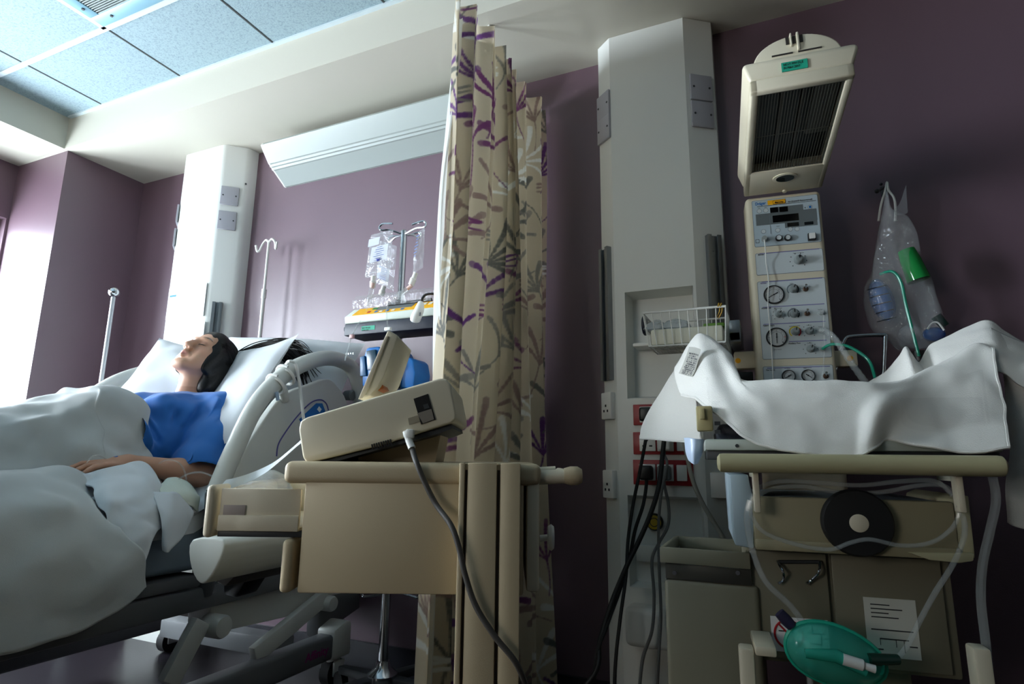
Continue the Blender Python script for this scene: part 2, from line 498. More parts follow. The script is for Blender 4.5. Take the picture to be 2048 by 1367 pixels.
window('window_1', (XL - 0.11, WIN[1][0], WZ0), (XL - 0.11, WIN[1][1], WZ1), 'x', WPLAS)
window('window_3', (XL - 0.11, WIN[0][0], WZ0), (XL - 0.11, WIN[0][1], WZ1), 'x', WPLAS)
window('fill_window', (FX0, YF - 0.09, 1.0), (FX1, YF - 0.09, 2.25), 'y', WPLAS)  # invented opening behind the camera, added to carry the fill light
# tiled ceiling with its bars
TX0, TY0, TS = -3.093, 1.316, 0.592
def tilemat():
    m = M('mineral fibre ceiling tile', (196, 212, 218), 0.85, bump=0.25, bscale=160)
    nt = m.node_tree; p = nt.nodes['Principled BSDF']
    tc = nt.nodes.new('ShaderNodeTexCoord')
    n = nt.nodes.new('ShaderNodeTexNoise'); n.inputs['Scale'].default_value = 130; n.inputs['Detail'].default_value = 4; n.inputs['Roughness'].default_value = 0.7
    r = nt.nodes.new('ShaderNodeValToRGB'); r.color_ramp.elements[0].position = 0.36; r.color_ramp.elements[1].position = 0.52
    r.color_ramp.elements[0].color = (*lin((122, 142, 150)), 1); r.color_ramp.elements[1].color = (*lin((146, 166, 172)), 1)
    nt.links.new(tc.outputs['Object'], n.inputs['Vector']); nt.links.new(n.outputs['Fac'], r.inputs['Fac']); nt.links.new(r.outputs['Color'], p.inputs['Base Color'])
    return m
struct('ceiling', B().bx(XR, XE, YF, 1.69, ZC, ZC + 0.08), tilemat())
bar = B(); gap = B()
k = 0
x = TX0
while x < XE:
    if abs(x - (TX0 + TS)) < 0.01: bar.bx(x - 0.012, x + 0.012, YF, TY0, ZC - 0.006, ZC)
    gap.bx(x - 0.004, x + 0.004, YF, 1.68, ZC - 0.002, ZC + 0.001)
    x += TS
y = TY0
while y > YF:
    bar.bx(XR, XE, y - 0.012, y + 0.012, ZC - 0.006, ZC)
    y -= TS
bar.bx(XR + 0.02, XE, 1.665, 1.683, ZC - 0.008, ZC)
struct('trim_1', bar, M('pale ceiling bar', (196, 208, 212), 0.5))
struct('trim_2', gap, M('tile joint', (48, 52, 52), 0.8))
# bulkheads
struct('trim_3', B().bx(XR - 0.02, XE, 1.683, D, ZS, ZC + 0.08), SOFF)
struct('trim_4', B().bx(XL, XR + 0.002, YF, 1.684, ZS, ZC + 0.08).bx(XL, XR - 0.015, 1.683, YB + 0.02, ZS, ZC + 0.08), SOFF)
struct('baseboard_back', B().bx(XR, XE, D - 0.012, D, 0, 0.10).bx(XL, XR, YB - 0.012, YB, 0, 0.1), SKIRT)
# ceiling vent
v = thing('ceiling_vent', 'square ceiling air vent with a pale blue frame and fine mesh', 'vent', (TX0 + 1.5 * TS, TY0 - TS / 2, ZC))
vx0, vx1, vy0, vy1 = TX0 + TS + 0.014, TX0 + 2 * TS - 0.014, TY0 - TS + 0.014, TY0 - 0.014
fr = B(); t = 0.055
fr.bx(vx0, vx1, vy1 - t, vy1, ZC - 0.012, ZC - 0.001, 0.003).bx(vx0, vx1, vy0, vy0 + t, ZC - 0.012, ZC - 0.001, 0.003)
fr.bx(vx0, vx0 + t, vy0 + t, vy1 - t, ZC - 0.012, ZC - 0.001, 0.003).bx(vx1 - t, vx1, vy0 + t, vy1 - t, ZC - 0.012, ZC - 0.001, 0.003)
VENTF = M('pale blue vent metal', (128, 168, 184), 0.4)
obj('vent_frame', fr, VENTF, v)
ms = B()
yy = vy0 + t
while yy < vy1 - t:
    ms.bx(vx0 + t, vx1 - t, yy, yy + 0.004, ZC - 0.009, ZC - 0.005); yy += 0.009
obj('vent_grille', ms, M('vent mesh', (150, 160, 158), 0.5), v)
obj('backing', B().bx(vx0 + t, vx1 - t, vy0 + t, vy1 - t, ZC - 0.004, ZC - 0.001), M('vent duct dark', (60, 70, 72), 0.8), v)
for (a, b_) in ((vx0 + 0.1, vy1 - 0.03), (vx0 + 0.03, vy1 - 0.1), (vx1 - 0.1, vy1 - 0.03)):
    obj('vent_clip', B().cyl((a, b_, ZC - 0.016), (a, b_, ZC - 0.011), 0.006, n=10), DGREY, v)

# ------------------------------------------------------------------ the two service trunkings
def trunk_outline(xf0, xf1, yf, ld, rd, ym):
    return [(xf0 - ld[0], D - 0.001), (xf0 - ld[0], yf + ld[1]), (xf0, yf), (xf1, yf), (xf1 + rd[0], yf + rd[1]), (xf1 + rd[0], D - 0.001)]
T1 = dict(xf0=-2.84, xf1=-2.551, yf=1.985, ld=(0.055, 0.05), rd=(0.094, 0.085), ym=0)
T2 = dict(xf0=-0.489, xf1=-0.212, yf=1.992, ld=(0.056, 0.045), rd=(0.093, 0.066), ym=0)
def trunk_body(T, niches=()):
    o = trunk_outline(**T)
    b = B()
    # side/chamfer bands, full height
    def band(i, j): b.poly([(*o[i], 0.0), (*o[j], 0.0), (*o[j], ZS - 0.001), (*o[i], ZS - 0.001)])
    band(0, 1); band(1, 2); band(3, 4); band(4, 5); band(5, 0)
    x0, x1, y = T['xf0'], T['xf1'], T['yf']
    zs = [0.0]
    for (a, c, z0, z1, d) in sorted(niches, key=lambda n: n[2]):
        b.poly([(x0, y, zs[-1]), (x1, y, zs[-1]), (x1, y, z0), (x0, y, z0)])
        b.poly([(x0, y, z0), (a, y, z0), (a, y, z1), (x0, y, z1)]); b.poly([(c, y, z0), (x1, y, z0), (x1, y, z1), (c, y, z1)])
        i = 0.012; yb = y + d
        b.poly([(a, y, z0), (c, y, z0), (c - i, yb, z0 + i), (a + i, yb, z0 + i)]); b.poly([(a, y, z1), (c, y, z1), (c - i, yb, z1 - i), (a + i, yb, z1 - i)])
        b.poly([(a, y, z0), (a, y, z1), (a + i, yb, z1 - i), (a + i, yb, z0 + i)]); b.poly([(c, y, z0), (c, y, z1), (c - i, yb, z1 - i), (c - i, yb, z0 + i)])
        b.poly([(a + i, yb, z0 + i), (c - i, yb, z0 + i), (c - i, yb, z1 - i), (a + i, yb, z1 - i)])
        zs.append(z1)
    b.poly([(x0, y, zs[-1]), (x1, y, zs[-1]), (x1, y, ZS - 0.001), (x0, y, ZS - 0.001)])
    b.poly([(*p, ZS - 0.001) for p in o]); b.poly([(*p, 0.0) for p in o])
    bmesh.ops.remove_doubles(b.bm, verts=b.bm.verts, dist=1e-5)
    ed = [e for e in b.bm.edges if abs(e.verts[0].co.z - e.verts[1].co.z) > 0.3 and any(abs(e.verts[0].co.x - o[i][0]) < 1e-4 and abs(e.verts[0].co.y - o[i][1]) < 1e-4 for i in (1, 2, 3, 4))]
    if not niches: bmesh.ops.bevel(b.bm, geom=ed, offset=0.018, segments=4, profile=0.5, affect='EDGES')
    return b
def on_chamfer(T, side, t, z, out=0.0):
    """point on the side chamfer, t across (0 front edge .. 1 wall side); returns origin, across, normal"""
    if side > 0: a = Vector((T['xf1'], T['yf'], 0)); c = Vector((T['xf1'] + T['rd'][0], T['yf'] + T['rd'][1], 0))
    else: a = Vector((T['xf0'], T['yf'], 0)); c = Vector((T['xf0'] - T['ld'][0], T['yf'] + T['ld'][1], 0))
    ac = (c - a).normalized(); n = Vector((ac.y, -ac.x, 0))
    if n.y > 0: n = -n
    return a + (c - a) * t + Vector((0, 0, z)) + n * out, ac, n
def plate_on(T, side, t, z, w, h, mat, parent, name='blanking_plate', th=0.010, screws=True):
    o, ac, n = on_chamfer(T, side, t, z)
    m = Matrix((ac, (0, 0, 1), n)).transposed()
    r = obj(name, B().box(o + n * th / 2, (w, h, th), m, 0.002), mat, parent)
    if screws:
        for s in (-1, 1):
            c = o + ac * s * w * 0.36 + n * (th - 0.001)
            obj('screw', B().cyl(c, c + n * 0.0025, 0.004, n=8), DGREY, r)
    return r
def rail_on(T, side, t, z0, z1, w, parent):
    o, ac, n = on_chamfer(T, side, t, 0)
    b = B(); m = Matrix((ac, (0, 0, 1), n)).transposed(); zc = (z0 + z1) / 2; hh = z1 - z0
    up = Vector((0, 0, zc))
    b.box(o + up + n * 0.003, (w, hh, 0.006), m)
    for s in (-1, 1):
        b.box(o + up + ac * s * (w / 2 - 0.003) + n * 0.010, (0.006, hh, 0.02), m)
        b.box(o + up + ac * s * (w / 2 - 0.008) + n * 0.018, (0.012, hh, 0.004), m)
    b.cyl(o + Vector((0, 0, z1 - 0.05)) + n * 0.005, o + Vector((0, 0, z1 - 0.05)) + n * 0.009, 0.007, n=10)
    return obj('equipment_rail', b, ALU, parent)
t1 = thing('service_trunking', 'white wall trunking column behind the bed head with notices taped on it', 'trunking', (-2.69, 2.06, 0))
obj('column_body', trunk_body(T1), TRUNK, t1)
plate_on(T1, 1, 0.42, 2.155, 0.085, 0.10, PLATE, t1); plate_on(T1, 1, 0.42, 2.02, 0.085, 0.10, PLATE, t1)
plate_on(T1, -1, 0.5, 2.10, 0.085, 0.10, PLATE, t1); plate_on(T1, -1, 0.5, 1.965, 0.085, 0.10, PLATE, t1)
rail_on(T1, 1, 0.42, 1.25, 1.585, 0.045, t1)
c_, ac, n_ = on_chamfer(T1, 1, 0.97, 2.235)
obj('screw', B().cyl(c_, c_ + n_ * 0.004, 0.005, n=8), DGREY, t1)
t2 = thing('service_trunking', 'white wall trunking column between curtain and baby warmer with red socket plates', 'trunking', (-0.35, 2.06, 0))
def wz(px, py, Y): return at(px, py, Y=Y)
n1 = (at(1252, 700, Y=1.99).x, at(1392, 700, Y=1.99).x, at(1310, 795, Y=1.99).z, at(1310, 578, Y=1.99).z, 0.075)
n2 = (at(1256, 1040, Y=1.99).x, at(1408, 1040, Y=1.99).x, at(1330, 1180, Y=1.99).z, at(1330, 992, Y=1.99).z, 0.05)
body = trunk_body(T2, (n1, n2))
obj('column_body', body, TRUNK, t2)
plate_on(T2, 1, 0.5, at(1405, 175, Y=2.02).z, 0.085, 0.10, PLATE, t2); plate_on(T2, 1, 0.5, at(1410, 228, Y=2.02).z, 0.085, 0.10, PLATE, t2)
plate_on(T2, -1, 0.5, at(1207, 215, Y=2.02).z, 0.075, 0.10, PLATE, t2); plate_on(T2, -1, 0.5, at(1207, 262, Y=2.02).z, 0.075, 0.10, PLATE, t2)
rail_on(T2, 1, 0.6, at(1430, 660, Y=2.03).z, at(1425, 472, Y=2.03).z, 0.05, t2)
rail_on(T2, -1, 0.55, at(1213, 762, Y=2.03).z, at(1213, 500, Y=2.03).z, 0.05, t2)
def socket(parent, o, ac, n, w=0.062, name='white_socket', switch=True):
    m = Matrix((ac, (0, 0, 1), n)).transposed()
    r = obj(name, B().box(o + n * 0.004, (w, w, 0.008), m, 0.002), WPLAS, parent)
    h = B(); up = Vector((0, 0, 1))
    for dx, dz, sx, sz in ((0, 0.012, 0.005, 0.011), (-0.011, -0.009, 0.010, 0.005), (0.011, -0.009, 0.010, 0.005)):
        h.box(o + ac * dx + up * dz + n * 0.0085, (sx, sz, 0.002), m)
    obj('pin_holes', h, BLACK, r)
    return r
for z in (812, 967):
    o, ac, n = on_chamfer(T2, -1, 0.5, at(1218, z, Y=2.02).z)
    m = Matrix((ac, (0, 0, 1), n)).transposed()
    r = obj('wall_socket', B().box(o + n * 0.011, (0.055, 0.092, 0.022), m, 0.004), WPLAS, t2)
    h = B()
    for dx, dz in ((0, 0.0), (-0.01, -0.018), (0.01, -0.018)): h.box(o + ac * dx + Vector((0, 0, dz)) + n * 0.0225, (0.006, 0.008, 0.002), m)
    obj('pin_holes', h, BLACK, r)
# red plates with white outlets
SOCK = {}
for k, (y0, y1) in enumerate(((806, 850), (863, 908), (920, 968))):
    a = at(1268, y1, Y=T2['yf']); c = at(1386, y0, Y=T2['yf'])
    r = obj('red_plate', B().bx(a.x, c.x, T2['yf'] - 0.008, T2['yf'], a.z, c.z, 0.002), REDP, t2)
    for j in range(3):
        xx = a.x + (c.x - a.x) * (0.25, 0.55, 0.82)[j]; zz = (a.z + c.z) / 2
        o = Vector((xx, T2['yf'] - 0.008, zz)); SOCK[(k, j)] = o
        if j < 2: socket(r, o, Vector((1, 0, 0)), Vector((0, -1, 0)), 0.052)
        else: obj('rocker_switch', B().box(o + Vector((0, -0.004, 0)), (0.032, 0.008, 0.05), None, 0.002), WPLAS, r)
# gas outlet in the lower niche
g = at(1306, 1045, Y=2.0); gy = T2['yf'] + 0.05
go = obj('gas_outlet', B().lathe([(0.026, 0), (0.028, 0.012), (0.022, 0.022), (0.012, 0.024), (0.010, 0.014), (0, 0.012)], (g.x, gy, g.z), (0, -1, 0), 24), BLACK, t2)
obj('yellow_ring', B().lathe([(0.0225, 0.0225), (0.0225, 0.0245), (0.0165, 0.0255), (0.0165, 0.0235)], (g.x, gy, g.z), (0, -1, 0), 24), M('gas yellow', (176, 150, 30), 0.5), go)
a = at(1255, 1285, Y=1.95); c = at(1395, 1222, Y=1.95)
obj('lower_duct', B().bx(a.x, c.x, 1.91, T2['yf'] + 0.002, a.z, c.z, 0.02, 4), TRUNK, t2)
a = at(1275, 1120, Y=2.03); c = at(1400, 1096, Y=2.03)
obj('niche_ledge', B().bx(a.x, c.x, 2.015, T2['yf'] + 0.045, a.z, c.z, 0.004), TRUNK, t2)
a = at(1268, 695, Y=2.0); c = at(1330, 684, Y=2.0)
obj('niche_ledge', B().bx(a.x, c.x, 1.98, T2['yf'] + 0.07, a.z, c.z, 0.003), WPLAS, t2)
# socket strip on the right of the lower trunking
a = at(1422, 995, Y=2.0); c = at(1460, 945, Y=2.0)
obj('blank_box', B().bx(a.x, c.x, 2.0, 2.03, a.z, c.z, 0.003), WPLAS, t2)

# notices taped on the first trunking
def sheet(name, x0, y0, x1, y1, Y, label, th=0.0012, tilt=0.0):
    p, q = at(x0, y1, Y=Y), at(x1, y0, Y=Y)
    th_ = thing(name, label, 'notice', ((p.x + q.x) / 2, Y, p.z))
    b = B().box(((p.x + q.x) / 2, Y, (p.z + q.z) / 2), (q.x - p.x, th, q.z - p.z), Matrix.Rotation(tilt, 3, 'Y'))
    obj('sheet', b, PAPER, th_)
    return th_, p, q
n_, p, q = sheet('taped_notice', 331, 565, 414, 640, 1.980, 'upper printed notice taped on the white trunking behind the bed')
obj('teal_heading', B().bx(p.x + 0.012, p.x + 0.06, 1.9788, 1.9795, q.z - 0.05, q.z - 0.04), M('teal print', (40, 120, 140), 0.6), n_)
b = B(); random.seed(4)
for i in range(9):
    zz = q.z - 0.075 - i * 0.016
    if zz > p.z + 0.01: b.bx(p.x + 0.015, p.x + 0.05 + random.random() * 0.13, 1.9788, 1.9795, zz, zz + 0.0035)
obj('print_lines', b, M('faint grey print', (168, 176, 184), 0.7), n_)
n_, p, q = sheet('taped_notice', 325, 642, 410, 700, 1.980, 'lower printed notice taped on the white trunking just above the pillow')
b = B()
for i in range(8):
    zz = q.z - 0.02 - i * 0.016
    if zz > p.z + 0.01: b.bx(p.x + 0.015, p.x + 0.05 + random.random() * 0.13, 1.9788, 1.9795, zz, zz + 0.0035)
obj('print_lines', b, bpy.data.materials['faint grey print'], n_)

# ------------------------------------------------------------------ bed-head light
def light_fixture():
    lf = thing('wall_light', 'long white ribbed bed-head light fixed high on the mauve wall', 'light', (-1.5, D, 2.2))
    # profile in (y, z): a deep curved trough
    zt = 2.36; zb = at(608, 366, Y=D).z
    prof = [(D, zt), (D - 0.175, zt), (D - 0.182, zt - 0.012), (D - 0.17, zt - 0.03), (D - 0.125, zt - 0.085), (D - 0.118, zt - 0.088), (D - 0.112, zt - 0.097), (D - 0.104, zt - 0.098), (D - 0.098, zt - 0.107), (D - 0.09, zt - 0.108), (D - 0.025, zb + 0.006), (D - 0.012, zb - 0.004), (D, zb - 0.004)]
    x0, x1 = -2.235, -0.93
    b = B()
    b.prism([(x0, y, z) for y, z in prof], (x1 - x0, 0, 0))
    obj('trough', b, M('white light casing', (160, 168, 164), 0.4), lf, smooth=20)
    for xx in (x0 - 0.008, x1):
        obj('end_cap', B().prism([(xx, y, z) for y, z in prof], (0.008, 0, 0)), WPLAS, lf)
    return lf
light_fixture()
# ------------------------------------------------------------------ the bay curtain
def leaf_canvas(W, H, h, seed):
    rnd = random.Random(seed)
    nu, nv = int(W / h), int(H / h)
    C = np.empty((nu, nv, 3), np.float32); C[:] = lin((208, 195, 170))
    U, V = np.meshgrid((np.arange(nu) + 0.5) * h, (np.arange(nv) + 0.5) * h, indexing='ij')
    def stroke(pts, w0, w1, col, dry):
        for i in range(len(pts) - 1):
            (ax, ay), (bx_, by) = pts[i], pts[i + 1]
            t = i / (len(pts) - 1); wd = w0 + (w1 - w0) * t
            i0, i1 = int((min(ax, bx_) - wd) / h) - 1, int((max(ax, bx_) + wd) / h) + 2
            j0, j1 = int((min(ay, by) - wd) / h) - 1, int((max(ay, by) + wd) / h) + 2
            i0, j0 = max(i0, 0), max(j0, 0); i1, j1 = min(i1, nu), min(j1, nv)
            if i1 <= i0 or j1 <= j0: continue
            u, v_ = U[i0:i1, j0:j1], V[i0:i1, j0:j1]
            dx, dy = bx_ - ax, by - ay; L = dx * dx + dy * dy + 1e-9
            tt = np.clip(((u - ax) * dx + (v_ - ay) * dy) / L, 0, 1)
            d = np.sqrt((u - ax - dx * tt) ** 2 + (v_ - ay - dy * tt) ** 2)
            a = np.clip((wd - d) / h + 0.5, 0, 1) * dry
            C[i0:i1, j0:j1] += (np.array(col) - C[i0:i1, j0:j1]) * a[..., None]
    cols = [lin(c) for c in ((104, 58, 122), (112, 112, 106), (236, 236, 230), (154, 130, 122), (120, 66, 112), (140, 136, 128))]
    def curve(x, y, ang, bend, ln, n=9):
        p = [(x, y)]
        for k in range(n):
            ang += bend / n; x += math.cos(ang) * ln / n; y += math.sin(ang) * ln / n; p.append((x, y))
        return p
    cells = []
    yy = -0.05
    r = 0
    while yy < H + 0.1:
        xx = (r % 2) * 0.09 - 0.05
        while xx < W + 0.1:
            cells.append((xx + rnd.uniform(-0.035, 0.035), yy + rnd.uniform(-0.04, 0.04), r)); xx += 0.20
        yy += 0.165; r += 1
    for n, (x, y, r) in enumerate(cells):
        c = cols[(n * 5 + r * 2 + rnd.randrange(2)) % len(cols)]
        dr = rnd.uniform(0.72, 0.95)
        a0 = rnd.choice((PI / 2, PI / 2, 0.9, 2.2)) + rnd.uniform(-0.4, 0.4)
        stroke(curve(x, y, a0 + PI + rnd.uniform(-0.3, 0.3), rnd.uniform(-0.9, 0.9), rnd.uniform(0.08, 0.16)), 0.0028, 0.0022, c, dr)
        m = rnd.choice((4, 5, 5, 6))
        for k in range(m):
            f = (k - (m - 1) / 2) / ((m - 1) / 2)
            p = curve(x, y, a0 + f * 0.55, f * 0.9 + rnd.uniform(-0.2, 0.2), rnd.uniform(0.11, 0.19) * (1.1 - 0.25 * abs(f)))
            stroke(p, 0.003, 0.0118 if rnd.random() < 0.75 else 0.007, c, dr)
        if rnd.random() < 0.5:
            c2 = cols[rnd.randrange(len(cols))]
            bx_, by = x + rnd.uniform(-0.08, 0.08), y + rnd.uniform(-0.07, 0.07)
            for k in range(3): stroke(curve(bx_ , by + k * 0.016, rnd.uniform(-0.2, 0.2), 0.1, 0.05), 0.0045, 0.004, c2, dr)
    return C
def curtain():
    y0, y1, x0 = 1.325, 2.10, -0.815
    zt, zb = 2.275, 0.05
    ns, nz = 560, 640
    s = np.linspace(0, 1, ns)
    rs = np.random.RandomState(3)
    ph = 2 * PI * (8.2 * s + 0.25 * np.sin(2 * PI * s * 1.7 + 0.6))
    z = np.linspace(zb, zt, nz)
    t = (z - zb) / (zt - zb)
    S, T = np.meshgrid(s, t, indexing='ij'); PH = ph[:, None] + 0.35 * np.sin(3.0 * T + 4 * S)
    Z0 = z
    amp = (0.036 - 0.014 * T) * (0.75 + 0.35 * np.sin(2 * PI * 2.3 * S + 1))
    X = x0 + amp * np.sin(PH) + 0.010 * np.sin(2 * PH + 1.3) + 0.012 * np.sin(5 * T + 3 * S * PI) + 0.065 * (1 - T) * S ** 1.5
    Y0 = np.interp(Z0, [0.0, 0.33, 0.61, 0.86, 1.19, 1.49, 1.82, 2.19, 2.3], [1.295, 1.29, 1.292, 1.31, 1.345, 1.38, 1.395, 1.385, 1.38])[None, :] + 0.012
    Y = Y0 + (y1 - Y0) * S + 0.014 * np.cos(PH) 
    hd = np.clip((T - 0.955) / 0.045, 0, 1)          # gathered heading
    X += hd * 0.012 * np.sin(ph[:, None] * 3 + 0.5) * 0.6
    X -= 0.018 * np.clip(1 - S / 0.06, 0, 1) ** 2        # leading edge turns away
    Z = z[None, :] + 0 * S + 0.008 * np.sin(ph)[:, None] * hd + 0.008 * hd
    dl = np.sqrt(np.diff(X[:, nz // 2]) ** 2 + np.diff(Y[:, nz // 2]) ** 2)
    arc = np.concatenate([[0], np.cumsum(dl)]); W = arc[-1]
    h = 0.003
    C = leaf_canvas(W + 0.02, zt - zb + 0.02, h, 11)
    iu = np.clip((arc / h).astype(int), 0, C.shape[0] - 1); iv = np.clip(((z - zb) / h).astype(int), 0, C.shape[1] - 1)
    colr = C[iu][:, iv]
    V = np.stack([X, Y, Z], -1).reshape(-1, 3)
    i, j = np.meshgrid(np.arange(ns - 1), np.arange(nz - 1), indexing='ij')
    a = (i * nz + j).ravel(); F = np.stack([a, a + nz, a + nz + 1, a + 1], 1)
    m = M('printed curtain cloth', (212, 198, 178), 0.85, bump=0.25, bscale=900, sheen=0.1)
    nt = m.node_tree; at_ = nt.nodes.new('ShaderNodeAttribute'); at_.attribute_name = 'leaf_print'
    pb = nt.nodes['Principled BSDF']; nt.links.new(at_.outputs['Color'], pb.inputs['Base Color'])
    def sheer(m_, amount, src=None):
        n_ = m_.node_tree; p_ = n_.nodes['Principled BSDF']; o_ = n_.nodes['Material Output']
        tl = n_.nodes.new('ShaderNodeBsdfTranslucent'); mx_ = n_.nodes.new('ShaderNodeMixShader'); mx_.inputs['Fac'].default_value = amount
        tl.inputs['Color'].default_value = p_.inputs['Base Color'].default_value
        if src: n_.links.new(src, tl.inputs['Color'])
        n_.links.new(p_.outputs[0], mx_.inputs[1]); n_.links.new(tl.outputs[0], mx_.inputs[2]); n_.links.new(mx_.outputs[0], o_.inputs['Surface'])
    sheer(m, 0.42, at_.outputs['Color'])
    root = thing('bay_curtain', 'beige bay curtain printed with purple, grey and white leaf sprigs, hanging to the floor', 'curtain', (x0, (y0 + y1) / 2, 0))
    o = npobj('curtain_cloth', V, F, m, root)
    ca = o.data.color_attributes.new('leaf_print', 'FLOAT_COLOR', 'POINT')
    ca.data.foreach_set('color', np.concatenate([colr.reshape(-1, 3), np.ones((ns * nz, 1))], 1).astype(np.float32).ravel())
    # pale lining on the bed side, showing past the leading edge
    k = slice(0, ns, 8); q = slice(0, nz, 16)
    LX, LY, LZ = X[k, q] - 0.012, Y[k, q] + 0.002, Z[k, q] - 0.01
    Tq = T[k, q]; Sq = S[k, q]
    bul = np.clip(np.sin(PI * np.clip((Tq - 0.42) / 0.5, 0, 1)), 0, 1)
    LX = LX - 0.032 * bul * np.clip(1 - Sq / 0.10, 0, 1)
    LY = LY - 0.005 * bul * np.clip(1 - Sq / 0.10, 0, 1) + 0.05 * (1 - bul) * np.clip(1 - Sq / 0.12, 0, 1)
    P = [[Vector((LX[a, b], LY[a, b], LZ[a, b])) for b in range(LX.shape[1])] for a in range(LX.shape[0])]
    lm = M('white curtain lining', (236, 236, 232), 0.85); sheer(lm, 0.55)
    lo = obj('lining', B().grid(P), lm, root)
    return root
curtain()
cr = thing('curtain_rail', 'white curtain rail above the leaf-printed bay curtain', 'rail', (-0.83, 1.7, 2.25))
obj('rail_bar', B().bx(-0.892, -0.880, 1.66, D, 2.275, 2.295, 0.003), WPLAS, cr)
obj('hanger', B().cyl((-0.886, 1.75, 2.29), (-0.886, 1.75, ZS), 0.006), WPLAS, cr)

# ------------------------------------------------------------------ the bed
XN, XF, XM = -1.55, -2.50, -2.025        # near rail, far rail, middle
bed = thing('hospital_bed', 'white hospital bed with raised backrest and curved side rails beside the curtain', 'bed', (XM, 1.0, 0))
BA = math.radians(33); PV = Vector((0, 1.36, 0.50))     # backrest pivot
bd = Vector((0, math.cos(BA), math.sin(BA))); bn = Vector((0, -math.sin(BA), math.cos(BA)))
obj('deck', B().bx(XM - 0.43, XM + 0.43, -0.10, 1.33, 0.455, 0.49, 0.006), BEDG, bed)
bk = B(); bk.box(Vector((XM, 0, 0)) + PV + bd * 0.35 - bn * 0.005, (0.86, 0.68, 0.03), Matrix.Rotation(BA, 3, 'X'), 0.006)
obj('backrest_deck', bk, BEDG, bed)
fr = B()
for sx in (-1, 1): fr.bx(XM + sx * 0.40 - 0.03, XM + sx * 0.40 + 0.03, -0.12, 1.98, 0.385, 0.45, 0.008)
for y in (-0.1, 0.9, 1.95): fr.bx(XM - 0.38, XM + 0.38, y - 0.03, y + 0.03, 0.39, 0.44, 0.006)
obj('upper_frame', fr, BEDG, bed)
obj('headboard', B().bx(XM - 0.44, XM + 0.44, 1.985, 2.02, 0.50, 1.02, 0.016, 4), BEDW, bed)
obj('footboard', B().bx(XM - 0.44, XM + 0.44, -0.18, -0.145, 0.42, 0.95, 0.016, 4), BEDW, bed)
# base and lift
XB = -1.58
def zy(px, py, X=XB): return at(px, py, X=X)
base = B()
for sx, nm in ((XB, 'n'), (2 * XM - XB, 'f')):
    base.bx(sx - 0.035, sx + 0.035, 0.02, 1.93, 0.105, 0.19, 0.012, 3)
base.bx(XM - 0.32, XM + 0.32, 0.05, 0.13, 0.11, 0.18, 0.01).bx(XM - 0.32, XM + 0.32, 1.78, 1.86, 0.11, 0.18, 0.01)
obj('base_frame', base, BEDG, bed)
for sx in (XB, 2 * XM - XB):
    for y in (0.04, 1.93):
        ec = B(); ec.prism([(sx - 0.042, y - 0.05, 0.10), (sx - 0.042, y + 0.05, 0.10), (sx - 0.042, y + 0.05, 0.215), (sx - 0.042, y + 0.02, 0.228), (sx - 0.042, y - 0.05, 0.205)], (0.084, 0, 0), 0.010)
        obj('end_cap', ec, BEDW, bed)
        c = obj('castor', B().cyl((sx - 0.020, y, 0.048), (sx + 0.020, y, 0.048), 0.048, n=28), RUBBER, bed)
        obj('castor_fork', B().cyl((sx, y, 0.08), (sx, y, 0.11), 0.028, n=18).bx(sx - 0.034, sx - 0.024, y - 0.03, y + 0.03, 0.04, 0.09, 0.004).bx(sx + 0.024, sx + 0.034, y - 0.03, y + 0.03, 0.04, 0.09, 0.004), BEDW, c)
# lift arms and cover, measured on the near side plane
def arm(name, p, q, wd, X, th, mat):
    a, c = zy(*p, X), zy(*q, X); d_ = (c - a); L = d_.length; ang = math.atan2(d_.z, d_.y)
    return obj(name, B().box((a + c) / 2, (th, L, wd), Matrix.Rotation(ang, 3, 'X'), 0.006), mat, bed)
arm('lift_arm', (652, 1190), (505, 1312), 0.06, XB - 0.02, 0.03, BEDW)
arm('lift_arm', (652 - 250, 1240), (505 - 170, 1367), 0.06, XB - 0.02, 0.03, BEDW)
def plane_poly(px, X, th): return [zy(*p, X) for p in px], Vector((-th, 0, 0))
pts, off = plane_poly([(430, 1110), (720, 1092), (716, 1198), (600, 1228), (450, 1262), (418, 1255)], XB - 0.05, 0.10)
obj('lift_cover', B().prism(pts, off, 0.008), BEDW, bed)
pts, off = plane_poly([(640, 1195), (720, 1180), (720, 1215), (636, 1275)], XB - 0.04, 0.06)
obj('lift_bracket', B().prism(pts, off, 0.006), BEDG, bed)
for p, r in (((439, 1252), 0.034), ((659, 1206), 0.028)):
    c = zy(*p, XB)
    obj('pivot_cap', B().lathe([(r, -0.05), (r, 0.012), (r * 0.86, 0.02), (0, 0.022)], c, (1, 0, 0), 24), BEDW, bed)
# lettering on the base beam
c = zy(606, 1322, XB + 0.036); e = zy(655, 1305, XB + 0.036)
d_ = Vector((0, e.y - c.y, 0)).normalized()
Mf = frame((XB + 0.0362, 1.80, 0.135), (0, 1, 0), (0, 0, 1))
text('Affinity', 0.040, MATS[bed.name].inverted() @ Mf, M('magenta print', (140, 30, 110), 0.5), bed, align='CENTER', bold=0.0006)
